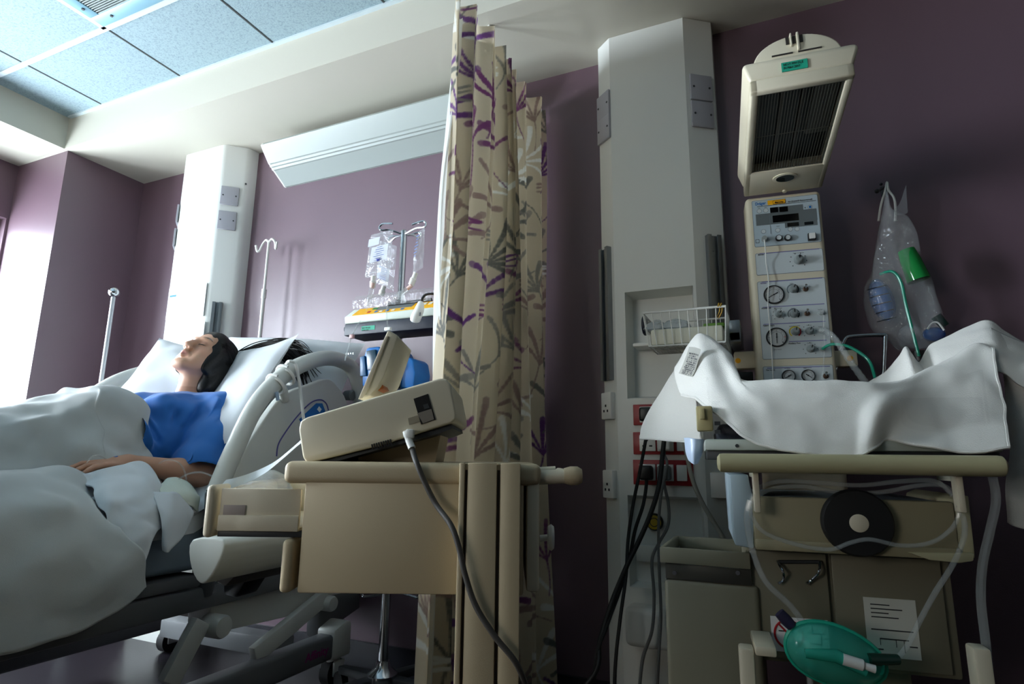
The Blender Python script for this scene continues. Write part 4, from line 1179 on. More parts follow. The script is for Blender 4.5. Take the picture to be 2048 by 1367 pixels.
def net(rows, nu=8, nv=8):
    return patch([[at(x, y, X=X) for x, y, X in r] for r in rows], nu, nv)
P = net([[(-300, 930, -1.84), (-120, 935, -1.82), (0, 940, -1.80), (90, 938, -1.79), (165, 958, -1.77), (212, 985, -1.73)],
         [(-300, 985, -1.66), (-120, 972, -1.65), (0, 957, -1.65), (90, 961, -1.64), (165, 988, -1.63), (214, 1035, -1.61)],
         [(-300, 1040, -1.56), (-120, 1020, -1.555), (0, 1005, -1.555), (95, 1010, -1.55), (178, 1032, -1.545), (232, 1062, -1.545)],
         [(-300, 1150, -1.52), (-120, 1100, -1.515), (0, 1085, -1.512), (100, 1080, -1.51), (195, 1090, -1.508), (262, 1095, -1.515)],
         [(-300, 1250, -1.505), (-120, 1190, -1.49), (0, 1180, -1.49), (105, 1180, -1.485), (205, 1165, -1.488), (284, 1130, -1.50)],
         [(-300, 1400, -1.495), (-120, 1310, -1.485), (0, 1300, -1.475), (110, 1290, -1.475), (218, 1246, -1.485), (282, 1180, -1.495)]], 9, 9)
P = crumple(P, 0.020, 6, 4.0, 0.012, 13)
cloth('blanket', P, BLANK, 'thick white blanket hanging over the near side of the mattress below the hand', 'blanket', 0.012, None)
P = net([[(160, 950, -1.755), (205, 938, -1.735), (250, 928, -1.72), (288, 922, -1.71), (312, 955, -1.70)],
         [(178, 968, -1.715), (222, 958, -1.69), (262, 952, -1.665), (298, 962, -1.64), (332, 978, -1.645)],
         [(190, 1000, -1.64), (232, 995, -1.60), (270, 1000, -1.57), (308, 1008, -1.555), (345, 1015, -1.59)],
         [(212, 1040, -1.565), (245, 1045, -1.54), (275, 1050, -1.53), (300, 1050, -1.53), (322, 1046, -1.55)],
         [(240, 1085, -1.53), (258, 1092, -1.52), (275, 1090, -1.515), (292, 1080, -1.52), (306, 1066, -1.535)],
         [(262, 1122, -1.515), (272, 1138, -1.508), (282, 1130, -1.505), (290, 1112, -1.512), (294, 1090, -1.525)]], 9, 8)
P = crumple(P, 0.020, 9, 2.0, 0.010, 22)
cloth('crumpled_sheet', P, SHEET, 'crumpled white sheet bunched over the forearm at the near mattress edge', 'sheet', 0.004)
P = net([[(302, 985, -1.61), (330, 985, -1.585), (354, 988, -1.58), (388, 1028, -1.565)],
         [(312, 1010, -1.555), (335, 1022, -1.535), (360, 1035, -1.54), (386, 1040, -1.55)],
         [(320, 1045, -1.535), (338, 1058, -1.520), (356, 1066, -1.525), (374, 1066, -1.535)],
         [(324, 1082, -1.525), (333, 1090, -1.512), (346, 1090, -1.515), (358, 1084, -1.525)],
         [(324, 1104, -1.520), (330, 1108, -1.510), (336, 1106, -1.512), (344, 1098, -1.52)]], 7, 7)
P = crumple(P, 0.010, 11, 7.0, 0.004, 25)
cloth('cloth_flap', P, SHEET, 'blue-tinged white cloth corner hanging in a point from the mattress beside the drawer', 'cloth', 0.004)
P = net([[(318, 968, -1.66), (345, 952, -1.68), (372, 962, -1.665), (392, 985, -1.63)],
         [(322, 985, -1.61), (346, 978, -1.61), (372, 985, -1.60), (396, 1002, -1.59)],
         [(330, 1002, -1.585), (350, 1000, -1.58), (374, 1010, -1.58), (398, 1022, -1.58)]], 6, 6)
P = crumple(P, 0.008, 20, 9.0, 0.004, 40)
cloth('absorbent_pad', P, M('pale green white pad', (206, 212, 200), 0.85, bump=0.3, bscale=200), 'pale greenish absorbent pad on the mattress under the elbow', 'pad', 0.005)

# drip cannula on the hand, line and the loop of tubing
ca = thing('hand_cannula', 'taped drip cannula with green and blue caps on the wrist over the blanket', 'cannula', at(240, 925, X=-1.79))
obj('green_cap', B().sph(at(243, 917, X=-1.785), 0.011, 12, (1, 1, 0.8)).cyl(at(243, 917, X=-1.785), at(243, 930, X=-1.785), 0.006), GREEN, ca)
obj('blue_cap', B().cyl(at(231, 912, X=-1.785), at(233, 924, X=-1.785), 0.006, n=10), BLUEP, ca)
obj('hub', B().tube([at(222, 930, X=-1.785), at(240, 927, X=-1.783), at(262, 928, X=-1.785)], 0.0045, 8), WPLAS, ca)
ln = [at(*p, X=-1.785) for p in ((222, 929), (206, 914), (190, 910), (178, 918), (173, 932), (176, 942))]
obj('extension_tube', B().tube(smoothpath(ln, 6), 0.0022, 6), CLEART, ca)
ln = [at(*p, X=X) for p, X in (((318, 926), -1.735), ((335, 919), -1.70), ((358, 925), -1.68), ((370, 945), -1.68), ((374, 975), -1.66))]
one('drip_line', B().tube(smoothpath(ln, 6), 0.0024, 6), CLEART, 'thin clear tube lying against the blue gown sleeve above the elbow', 'tube')
ln = [at(*p, X=X) for p, X in (((340, 985), -1.64), ((352, 963), -1.66), ((375, 948), -1.66), ((402, 944), -1.63), ((425, 952), -1.60))]
one('drip_line', B().tube(smoothpath(ln, 6), 0.0030, 6), CLEART, 'clear tube curving from the elbow towards the foot of the side rail', 'tube')
# ------------------------------------------------------------------ the trolley with the fetal monitor
CA = YAW
CXV = Vector((math.cos(CA), math.sin(CA), 0)); CYV = Vector((-math.sin(CA), math.cos(CA), 0))
CD = 1.05
CROT = Matrix.Rotation(CA, 3, 'Z')
cart = thing('medical_trolley', 'beige medical trolley with one drawer pulled out in front of the bed', 'trolley', CYV * CD, CROT)
def cl(px, py, dep=0.0):
    """trolley coordinates of a sighted point lying dep behind its near side"""
    v = ray(px, py); t = (CD + dep) / v.dot(CYV); q = EYE + v * t
    return Vector((q.dot(CXV), dep, q.z))
CW = 0.34
def cbox(x0, y0, x1, y1, d0, d1, bev=0.004, b=None, dep=0.0, seg=2):
    a, c = cl(x0, y1, dep), cl(x1, y0, dep)
    return (b or B()).bx(a.x, c.x, d0, d1, a.z, c.z, bev, seg)
L = 'local'
obj('cabinet_body', cbox(593, 945, 1048, 1186, 0.0, CW, 0.004), BEIGE, cart, L)
tb = cbox(566, 927, 1082, 966, -0.006, CW + 0.006, 0.012, seg=4)
obj('worktop', tb, BEIGE, cart, L)
obj('rear_panel', cbox(1052, 940, 1079, 1184, 0.0, CW, 0.006), BEIGE2, cart, L)
col_ = B(); a, c = cl(912, 1186, -0.03), cl(1041, 926, -0.03)
zl = 0.06
xs_ = [a.x, cl(928, 1000, -0.03).x, cl(934, 1000, -0.03).x, cl(993, 1000, -0.03).x, cl(1000, 1000, -0.03).x, c.x]
for k in (0, 2, 4): col_.bx(xs_[k], xs_[k + 1], -0.03, 0.0, zl, c.z, 0.002)
col_.bx(a.x + 0.004, c.x - 0.004, -0.022, 0.0, zl, c.z - 0.002)
obj('side_post', col_, BEIGE, cart, L)
gr = B()
for k in (1, 3): gr.bx(xs_[k] + 0.0005, xs_[k + 1] - 0.0005, -0.0232, -0.0215, zl, c.z - 0.012)
obj('post_groove', gr, M('dark groove', (58, 46, 38), 0.7), cart, L)
# push handle
h0, h1 = cl(1066, 955, 0.02), cl(1150, 951, 0.02)
obj('push_handle', B().tube([h0, h0.lerp(h1, 0.78), h1 - Vector((0.012, 0, 0))], 0.0125, 16), BEIGE2, cart, L)
obj('handle_end', B().lathe([(0.001, -0.022), (0.013, -0.02), (0.0165, -0.008), (0.0165, 0.004), (0.012, 0.012), (0, 0.0135)], h1, (1, 0, 0), 20), BEIGE, cart, L)
obj('push_handle', B().tube([h0 + Vector((0, CW - 0.04, 0)), h1 + Vector((-0.012, CW - 0.04, 0))], 0.0125, 16).tube([h1 + Vector((-0.005, 0, 0)), h1 + Vector((-0.005, CW - 0.04, 0))], 0.009, 12), BEIGE2, cart, L)
k0 = cl(1080, 1076, 0.10); k1 = cl(1099, 1074, 0.10)
kn = obj('cable_hook', B().cyl(k0, k1, 0.006).lathe([(0.006, -0.004), (0.020, -0.003), (0.024, 0.003), (0.020, 0.008), (0, 0.009)], k1, (1, 0, 0), 20), WPLAS, cart, L)
# lower drawer front (closed)
obj('lower_drawer_front', cbox(556, 1078, 588, 1186, -0.002, CW, 0.008, seg=3), BEIGE, cart, L)
# upper drawer (pulled out)
dr = B(); t_ = 0.006
a, c = cl(430, 1062), cl(600, 978)
dr.bx(a.x, c.x, 0.008, 0.008 + t_, a.z, c.z, 0.002).bx(a.x, c.x, CW - 0.014, CW - 0.008, a.z, c.z, 0.002).bx(a.x, c.x, 0.008, CW - 0.008, a.z, a.z + t_, 0.001)
zr = cl(500, 1030).z
dr.bx(a.x, c.x, 0.004, 0.010, a.z, zr, 0.002)
dw = obj('drawer', dr, BEIGE2, cart, L)
obj('drawer_front', cbox(402, 969, 433, 1075, -0.002, CW, 0.010, seg=4), BEIGE2, dw, L)
obj('runner', cbox(428, 1063, 600, 1074, 0.010, 0.024, 0.001), DGREY, dw, L)
obj('label_holder', cbox(442, 1010, 488, 1031, 0.0055, 0.0075, 0.0005), M('mauve grey label', (178, 164, 158), 0.6), dw, L)
# legs and base out of frame below
obj('trolley_base', B().bx(xs_[0] - 0.28, xs_[5] + 0.03, -0.03, CW + 0.02, 0.05, 0.09, 0.01).bx(xs_[0], xs_[5], CW - 0.02, CW, 0.08, cl(900, 1180).z + 0.02, 0.004), BEIGE, cart, L)
for x in (xs_[0] - 0.24, xs_[5]):
    for y in (0.0, CW - 0.01):
        obj('castor', B().cyl((x - 0.012, y, 0.027), (x + 0.012, y, 0.027), 0.027, n=20).cyl((x, y, 0.03), (x, y, 0.055), 0.008), DGREY, cart, L)
# clear packet lying in the open drawer
q0 = [cl(470, 982, 0.05), cl(505, 946, 0.20), cl(548, 938, 0.24), cl(578, 950, 0.22), cl(592, 984, 0.06)]
pk = B()
ring1 = [Vector((p.x, p.y, p.z)) for p in q0]
pk.grid(patch([[cl(462, 984, 0.04), cl(500, 984, 0.03), cl(545, 984, 0.03), cl(590, 986, 0.04)], [cl(488, 960, 0.10), cl(515, 958, 0.10), cl(550, 958, 0.10), cl(584, 972, 0.10)], [cl(508, 945, 0.16), cl(525, 942, 0.16), cl(548, 939, 0.16), cl(572, 950, 0.16)], [cl(500, 960, 0.26), cl(525, 956, 0.26), cl(548, 956, 0.26), cl(580, 966, 0.26)], [cl(495, 990, 0.28), cl(525, 990, 0.28), cl(550, 990, 0.28), cl(585, 990, 0.28)]], 4, 4))
bmesh.ops.transform(pk.bm, matrix=MATS[cart.name], verts=pk.bm.verts)
pko = one('clear_packet', pk, clear('pale packet film', body=0.28, bodycol=(0.7, 0.78, 0.82), gloss=0.4, crinkle=0.8, cscale=25), 'clear plastic packet sticking up out of the open trolley drawer', 'packet')

# the monitor: a wedge of a case tilted up towards the curtain
mon = thing('fetal_monitor', 'cream tilted monitor with a raised paper lid standing on the beige trolley', 'monitor', CYV * CD, CROT)
MATS[mon.name] = MATS[cart.name]
m0, m1 = 0.03, 0.30
out = [(597, 858), (600, 842), (612, 834), (640, 826), (760, 790), (878, 756), (893, 757), (901, 768), (912, 826), (912, 838), (903, 845), (760, 890), (622, 924), (612, 924), (605, 915)]
pts = [cl(*p, dep=m0) for p in out]
obj('case', B().prism(pts, (0, m1 - m0, 0), 0.011, 4), CREAM, mon, L)
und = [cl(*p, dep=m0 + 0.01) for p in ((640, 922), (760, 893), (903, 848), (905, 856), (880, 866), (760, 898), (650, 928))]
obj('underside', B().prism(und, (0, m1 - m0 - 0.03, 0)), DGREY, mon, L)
vt = B()
e1 = (cl(780, 884, m0) - cl(745, 894, m0)); e1.normalize(); e2 = Vector((e1.z * -1, 0, e1.x))
RM = Matrix((e1, (0, 1, 0), (-e1.z, 0, e1.x))).transposed()
for i in range(9):
    p = cl(745 + i * 4.6, 893.5 - i * 1.25, m0); vt.box(p + Vector((0, -0.0006, 0)), (0.0022, 0.002, 0.0105), RM)
obj('vent_slots', vt, BLACK, mon, L)
def mpoly(px, dep, th, mat, name, par=mon, bev=0.0):
    return obj(name, B().prism([cl(*p, dep=dep) for p in px], (0, th, 0), bev), mat, par, L)
mpoly([(827, 797), (856, 787), (871, 838), (842, 848)], m0 - 0.002, 0.006, BLACK, 'power_inlet')
mpoly([(834, 826), (863, 817), (868, 838), (846, 846)], m0 - 0.003, 0.003, M('inlet grey', (130, 122, 112), 0.5), 'inlet_shutter')
mpoly([(846, 809), (856, 806), (859, 815), (849, 818)], m0 - 0.003, 0.003, DGREY, 'inlet_switch')
mpoly([(816, 836), (838, 829), (840, 842), (818, 849)], m0 - 0.0015, 0.003, M('embossed mark', (150, 140, 120), 0.6), 'embossed_socket')
# wedge stand
st_ = [cl(*p, dep=0.10) for p in ((712, 940), (716, 912), (760, 893), (884, 858), (868, 940))]
obj('tilt_stand', B().prism(st_, (0, 0.14, 0), 0.003), BEIGE, mon, L)
# raised lid of the paper tray
lid = [(716, 798), (728, 776), (770, 672), (775, 661), (780, 661), (796, 671), (790, 690), (768, 752), (757, 772), (740, 790)]
o_ = obj('paper_lid', B().prism([cl(*p, dep=0.07) for p in lid], (0, 0.16, 0), 0.005, 3), CREAM, mon, L)
obj('lid_lip', B().prism([cl(*p, dep=0.066) for p in ((716, 798), (770, 672), (777, 671), (735, 780), (724, 796))], (0, 0.006, 0), 0.0015), BEIGE2, o_, L)
mpoly([(750, 775), (764, 768), (768, 776), (752, 782)], 0.09, 0.05, M('orange strip', (196, 110, 50), 0.5), 'orange_strip')
# paper strip running from the monitor down to the drawer
ps = [cl(618, 870, 0.16), cl(600, 884, 0.15), cl(575, 906, 0.13), cl(540, 934, 0.11), cl(500, 954, 0.09), cl(462, 967, 0.06), cl(440, 972, 0.05)]
s_ = B(); sp_ = smoothpath(ps, 6); s_.strap(sp_, Vector((0.006, 0.03, 0.022)), 0.0006)
bmesh.ops.transform(s_.bm, matrix=MATS[cart.name], verts=s_.bm.verts)
one('paper_strip', s_, M('trace paper', (214, 222, 228), 0.8), 'long pale paper strip trailing from the monitor down onto the open drawer', 'paper strip')
# mains lead
pw = thing('power_cable', 'grey mains cable hanging from the cream monitor down across the trolley post', 'cable', CYV * CD, CROT)
MATS[pw.name] = MATS[cart.name]
cp = [cl(823, 893, 0.020), cl(832, 922, -0.012), cl(850, 965, -0.014), cl(872, 1008, -0.016), cl(902, 1050, -0.038), cl(918, 1095, -0.042), cl(930, 1148, -0.042), cl(952, 1212, -0.042), cl(990, 1272, -0.042), cl(1030, 1322, -0.040), cl(1052, 1375, -0.02), cl(1058, 1450, 0.0), Vector((cl(1058, 1450, 0.0).x, 0.02, 0.07)), Vector((cl(1058, 1450, 0.0).x + 0.1, 0.05, 0.01))]
obj('lead', B().tube(smoothpath(cp, 8), 0.0048, 10), M('grey cable', (74, 70, 66), 0.55), pw, L)
obj('connector', B().tube(smoothpath([cl(814, 862, 0.022), cl(818, 880, 0.018), cl(824, 896, 0.012)], 4), [0.008] * 3 + [0.0066] * 6, 12).bx(cl(812, 868, 0.02).x, cl(828, 868, 0.02).x, 0.012, 0.03, cl(812, 876, 0.02).z, cl(812, 858, 0.02).z, 0.003), WPLAS, pw, L)
# white transducer lead looped over the side rail
def rx(px, py, dx=0.0): return at(px, py, X=XN + dx)
ld = B()
def coil(ca, ax, r, turns, drift):
    pts = []
    ax = ax.normalized(); u = ax.orthogonal().normalized(); v_ = ax.cross(u)
    for i in range(int(turns * 18) + 1):
        a = 2 * PI * i / 18; pts.append(ca + (u * math.cos(a) + v_ * math.sin(a)) * r + ax * drift * (i / (turns * 18) - 0.5))
    return pts
t1_ = (rx(575, 748) - rx(545, 775))
p1 = coil(rx(551, 768), t1_, 0.036, 1.0, 0.012); p2 = coil(rx(571, 750), t1_, 0.037, 1.0, 0.012)
ld.tube(p1, 0.0055, 8).tube(p2, 0.0055, 8)
p3 = [rx(572, 728, -0.02), rx(578, 722, 0.03), rx(590, 726, 0.037), rx(596, 748, 0.04), rx(602, 790, 0.045), rx(607, 836, 0.06), rx(612, 870, 0.08)]
ld.tube(smoothpath(p3, 6), 0.0055, 8)
p4 = [rx(552, 795, 0.03), rx(556, 800, 0.035), rx(554, 793, 0.036), rx(541, 748, 0.034)]
wl_ = thing('monitor_lead', 'white monitor lead looped twice around the side rail', 'lead', rx(565, 757))
obj('lead', ld, WPLAS, wl_)
obj('lead_clip', B().cyl(rx(553, 784, 0.035), rx(556, 800, 0.035), 0.006, n=10), M('bluish clip', (150, 172, 196), 0.3), wl_)
# ------------------------------------------------------------------ the drip stand by the curtain
YI = 1.80
top = at(806, 464, Y=YI); PX = -1.262
iv = thing('drip_stand', 'chrome drip stand carrying infusion pumps between the bed and the curtain', 'drip stand', (PX, YI, 0))
obj('pole', B().cyl((PX, YI, 0.15), (PX, YI, 0.95), 0.0165, n=24).cyl((PX, YI, 0.93), (PX, YI, top.z), 0.0125, n=24).lathe([(0.0135, 0), (0.0135, 0.008), (0.009, 0.013), (0, 0.014)], (PX, YI, top.z - 0.006), (0, 0, 1), 20), CHROME, iv)
obj('collar', B().cyl((PX, YI, 0.915), (PX, YI, 0.96), 0.021, n=20), GREY, iv)
obj('hub', B().lathe([(0.05, 0), (0.05, 0.03), (0.026, 0.05), (0.022, 0.07)], (PX, YI, 0.095), (0, 0, 1), 24), CHROME, iv)
for k in range(5):
    a = 2 * PI * k / 5 + 0.25
    d_ = Vector((math.cos(a), math.sin(a), 0)); b = B(); L_ = 0.27
    p = Vector((PX, YI, 0.108)); e = p + d_ * L_ + Vector((0, 0, -0.028)); sd = Vector((-d_.y, d_.x, 0))
    b.prism([p + sd * 0.024 + Vector((0, 0, 0.015)), e + sd * 0.014 + Vector((0, 0, 0.008)), e - sd * 0.014 + Vector((0, 0, 0.008)), p - sd * 0.024 + Vector((0, 0, 0.015))], (0, 0, -0.028), 0.004)
    lg = obj('foot', b, DGREY, iv)
    w_ = e + Vector((0, 0, -0.045))
    obj('castor', B().cyl(w_ - sd * 0.012, w_ + sd * 0.012, 0.033, n=20).cyl(w_ + Vector((0, 0, 0.02)), e, 0.009), RUBBER, lg)
# hooks
zt = top.z - 0.012
HK = {}
for nm, tgt in (('a', (762, 462)), ('b', (848, 456)), ('c', (838, 478)), ('d', (780, 486))):
    t = at(*tgt, Y=YI + {'a': -0.05, 'b': -0.06, 'c': 0.05, 'd': 0.06}[nm])
    HK[nm] = t; b0 = Vector((PX, YI, zt)); s = 1 if t.x > PX else -1
    mid = b0.lerp(t, 0.6) + Vector((0, 0, 0.01))
    pth = [b0, mid, t + Vector((0, 0, 0.004)), t + Vector((s * 0.008, 0, 0.016)), t + Vector((-s * 0.004, 0, 0.028)), t + Vector((-s * 0.03, 0, 0.026)), t + Vector((-s * 0.052, 0, 0.022))]
    obj('hook', B().tube(smoothpath(pth, 5), 0.0038, 8), CHROME, iv)
# lower hooks under the trolley height
for s, px in ((-1, 735), (1, 825)):
    e = at(px, 1195, Y=YI); b0 = Vector((PX, YI, e.z + 0.02))
    obj('lower_hook', B().tube(smoothpath([b0, e + Vector((0, 0, 0.005)), e + Vector((s * 0.02, 0, 0.004)), e + Vector((s * 0.024, 0, 0.022)), e + Vector((-s * 0.0, 0, 0.03))], 5), 0.004, 8), CHROME, iv)

# bags of fluid
def bag(name, label, quad, Y, th, seed, marks, edge=False, group=None):
    """quad: tl, tr, br, bl pixel corners at depth Y"""
    q = [at(*p, Y=Y) for p in quad]
    t = thing(name, label, 'drip bag', (q[2] + q[3]) / 2, None, group)
    N, Mv = 14, 22
    F_, R_ = [], []
    for j in range(Mv + 1):
        v_ = j / Mv
        fr_, rr_ = [], []
        for i in range(N + 1):
            u = i / N
            p = (q[0].lerp(q[1], u)).lerp(q[3].lerp(q[2], u), v_)
            pu = math.sin(PI * u) ** 0.6 if 0 < u < 1 else 0; pv = (math.sin(PI * min(1, max(0, v_ * 1.04 - 0.02))) ** 0.5) if 0 < v_ < 1 else 0
            full = 0.35 + 0.65 * min(1, v_ * 1.4)
            h_ = th * pu * pv * full
            w_ = noise.noise(Vector((u * 4 + seed, v_ * 5, seed))) * th * 0.55 * pu * pv
            fr_.append(p + Vector((0, -h_ + w_, 0))); rr_.append(p + Vector((0, h_ * 0.7 + w_, 0)))
        F_.append(fr_); R_.append(rr_)
    b = B().grid(F_); b.grid(R_); bmesh.ops.remove_doubles(b.bm, verts=b.bm.verts, dist=0.0003)
    obj('film', b, CLEARW, t, smooth=80)
    for (u, v_, su, sv, mat, nm) in marks:
        c = (q[0].lerp(q[1], u)).lerp(q[3].lerp(q[2], u), v_) + Vector((0, -th * 1.05, 0))
        ux = (q[1] - q[0]).normalized(); vx = (q[0] - q[3]).normalized()
        b = B(); rnd = random.Random(seed + int(u * 10))
        if nm == 'printed_label':
            b.box(c, (su, 0.0008, sv), Matrix((ux, (0, 1, 0), vx)).transposed())
        else:
            for k in range(7):
                b.box(c + vx * (sv * (k / 6 - 0.5)), (su * rnd.uniform(0.35, 1), 0.0008, sv * 0.05), Matrix((ux, (0, 1, 0), vx)).transposed())
        obj(nm, b, mat, t)
    return t, q
FAINTB = M('faint blue print', (120, 140, 196), 0.6); LAB = clear('milky label', body=0.55, bodycol=(0.80, 0.83, 0.90), gloss=0.3)
b1, q1 = bag('drip_bag', 'front clear drip bag with blue handwriting on the left hook of the drip stand', [(742, 470), (786, 458), (781, 545), (729, 556)], YI - 0.075, 0.020, 1.0,
     [(0.62, 0.55, 0.075, 0.06, LAB, 'printed_label'), (0.62, 0.55, 0.06, 0.05, FAINTB, 'print_lines'), (0.35, 0.25, 0.05, 0.03, LAB, 'printed_label')])
c = at(757, 519, Y=YI - 0.0985)
obj('handwriting', B().tube([c + Vector((x * 0.001, 0, z * 0.001)) for x, z in ((-8, 5), (-5, -5), (-2, 4), (1, -5), (4, 5), (8, 2))], 0.0016, 5), M('blue pen ink', (30, 50, 170), 0.6), b1)
b2, q2 = bag('drip_bag', 'second clear drip bag hanging just behind the front one on the drip stand', [(760, 480), (794, 492), (787, 582), (752, 566)], YI - 0.02, 0.016, 5.0,
     [(0.5, 0.72, 0.06, 0.05, LAB, 'printed_label'), (0.5, 0.72, 0.05, 0.045, FAINTB, 'print_lines')])
b3, q3 = bag('drip_bag', 'narrow clear drip bag seen edge-on on the right hook of the drip stand', [(838, 462), (850, 455), (846, 535), (825, 548)], YI - 0.06, 0.024, 9.0,
     [(0.5, 0.45, 0.016, 0.075, FAINTB, 'print_lines')])
def port(parent, p, q, Y, r=0.009):
    a, e = at(*p, Y=Y), at(*q, Y=Y)
    obj('port', B().tube([a, a.lerp(e, 0.45), a.lerp(e, 0.5), e], [r, r, r * 1.35, r * 1.2], 12), WPLAS, parent)
port(b1, (747, 552), (745, 574), YI - 0.075); port(b2, (768, 572), (762, 590), YI - 0.02); port(b3, (832, 545), (822, 570), YI - 0.06)
for bb, hk, tg in ((b1, 'a', (764, 464)), (b2, 'd', (778, 486)), (b3, 'b', (845, 458))):
    e = at(*tg, Y=YI - 0.07)
    obj('hang_tab', B().tube(smoothpath([HK[hk] + Vector((0, 0, 0.002)), e + Vector((0, 0, -0.006))], 2), [0.004] * 3, 6), CLEARW, bb)
# drip chambers and lines
def giving(label, chamber, line, Y, Y2):
    t = thing('giving_set', label, 'drip line', at(*chamber[1], Y=Y))
    a, e = at(*chamber[0], Y=Y), at(*chamber[1], Y=Y)
    obj('drip_chamber', B().tube([a, a.lerp(e, 0.08), a.lerp(e, 0.9), e], [0.006, 0.0095, 0.0095, 0.004], 14), CLEART, t)
    obj('spike', B().cyl(a + (a - e).normalized() * 0.02, a, 0.007, n=12), M('pale pink plastic', (222, 190, 180), 0.4), t)
    pts = [at(*p, Y=Y + (Y2 - Y) * i / (len(line) - 1)) for i, p in enumerate(line)]
    obj('line', B().tube(smoothpath([e] + pts, 5), 0.0022, 6), CLEART, t)
    return t
g1 = giving('clear drip line with a long chamber hanging from the front left drip bag', ((744, 576), (736, 612)), [(728, 630), (714, 652), (704, 672), (697, 692), (690, 720)], YI - 0.09, YI - 0.24)
c = at(704, 672, Y=YI - 0.18); obj('roller_clamp', B().bx(c.x - 0.008, c.x + 0.008, c.y - 0.006, c.y + 0.006, c.z - 0.008, c.z + 0.006, 0.002), M('pink clamp', (190, 150, 150), 0.4), g1)
g2 = giving('clear drip line with a tilted chamber below the narrow right drip bag', ((815, 577), (789, 597)), [(775, 612), (773, 630), (776, 655), (777, 672), (775, 700)], YI - 0.09, YI - 0.22)
c = at(776, 656, Y=YI - 0.19); obj('roller_clamp', B().bx(c.x - 0.012, c.x + 0.012, c.y - 0.006, c.y + 0.006, c.z - 0.009, c.z + 0.003, 0.002), WPLAS, g2)

# syringe pump
YP = 1.70
pm = thing('syringe_pump', 'yellow fronted syringe pump with a navy base on the drip stand', 'pump', (PX, YP + 0.05, at(770, 663, Y=YP).z))
def P_(px, py, dy=0.0): return at(px, py, Y=YP + dy)
a, c = P_(688, 664), P_(905, 642)
obj('base', B().bx(a.x, c.x, YP, YP + 0.12, P_(770, 664).z, P_(770, 640).z, 0.004), NAVY, pm)
up = [P_(690, 641), P_(692, 620), P_(704, 612), P_(905, 588), P_(905, 620)]
x0, x1 = a.x + 0.002, c.x
zA, zB, zC_ = P_(770, 640).z, P_(770, 626).z, P_(770, 605).z
pr = [(YP - 0.002, zA), (YP - 0.006, zB), (YP + 0.045, zC_), (YP + 0.12, zC_), (YP + 0.12, zA)]
obj('upper_case', B().prism([(x0, y, z) for y, z in pr], (x1 - x0, 0, 0), 0.004), M('pale grey pump case', (206, 214, 204), 0.45), pm)
sl = Vector((0, 0.051, zC_ - zB)); sn = Vector((0, -(zC_ - zB), 0.051)).normalized(); s0 = Vector((0, YP - 0.006, zB))
def onp(px, t, out=0.0): return Vector((P_(px, 620).x, 0, 0)) + s0 + sl * t + sn * out
def slab(p0, p1, t0, t1, o0, o1, mat, nm, par=pm):
    return obj(nm, B().prism([onp(p0, t0, o0), onp(p1, t0, o0), onp(p1, t1, o0), onp(p0, t1, o0)], sn * (o1 - o0)), mat, par)
slab(706, 900, 0.06, 0.93, 0.0, 0.0018, YELLOW, 'yellow_panel')
slab(746, 818, 0.42, 0.88, 0.0018, 0.003, GREY, 'display')
slab(736, 745, 0.60, 0.86, 0.0018, 0.003, GREEN, 'green_key'); slab(733, 738, 0.2, 0.4, 0.0018, 0.003, RED, 'red_mark')
for i, px in enumerate((748, 758, 770, 782, 800)):
    slab(px, px + 6, 0.14, 0.32, 0.0018, 0.003, BLUEPRT if i % 2 == 0 else WPLAS, 'key')
for px in (826, 838, 850): slab(px, px + 7, 0.5, 0.8, 0.0018, 0.003, WPLAS, 'key')
slab(762, 850, 0.96, 1.06, 0.0, 0.012, BLACK, 'plunger_track')
a, c = P_(723, 661), P_(750, 650)
obj('service_sticker', B().bx(a.x, c.x, YP - 0.0012, YP - 0.0002, a.z, c.z), GREENL, pm)
Mf = MATS[pm.name].inverted() @ frame((a.x + 0.003, YP - 0.0014, c.z - 0.010), (1, 0, 0), (0, 0, 1))
text('NEXT PPM DUE\nIN MAY 2017', 0.0085, Mf, INK, pm, sx=0.62)
cv = B(); ca_, cb_ = P_(706, 612, 0.02), P_(862, 596, 0.02)
cov = [(YP + 0.02, zC_ - 0.005), (YP + 0.015, zC_ + 0.025), (YP + 0.035, zC_ + 0.048), (YP + 0.075, zC_ + 0.05), (YP + 0.095, zC_)]
cv.grid([[Vector((x, y, z)) for y, z in cov] for x in np.linspace(ca_.x, cb_.x, 6)])
obj('clear_cover', cv, CLEAR, pm)
a = P_(686, 655)
obj('side_knob', B().cyl((a.x - 0.012, YP + 0.03, a.z), (a.x + 0.012, YP + 0.03, a.z), 0.011, n=14).cyl((a.x - 0.004, YP + 0.03, a.z), (a.x - 0.004, YP + 0.03, a.z - 0.022), 0.006, n=10), NAVY, pm)
obj('pole_clamp', B().bx(PX - 0.03, PX + 0.03, YP + 0.118, YI + 0.03, zA - 0.03, zA + 0.0, 0.004).cyl((PX, YI, zC_ - 0.01), (PX, YI, zC_ + 0.03), 0.022, n=18), BLACK, pm)
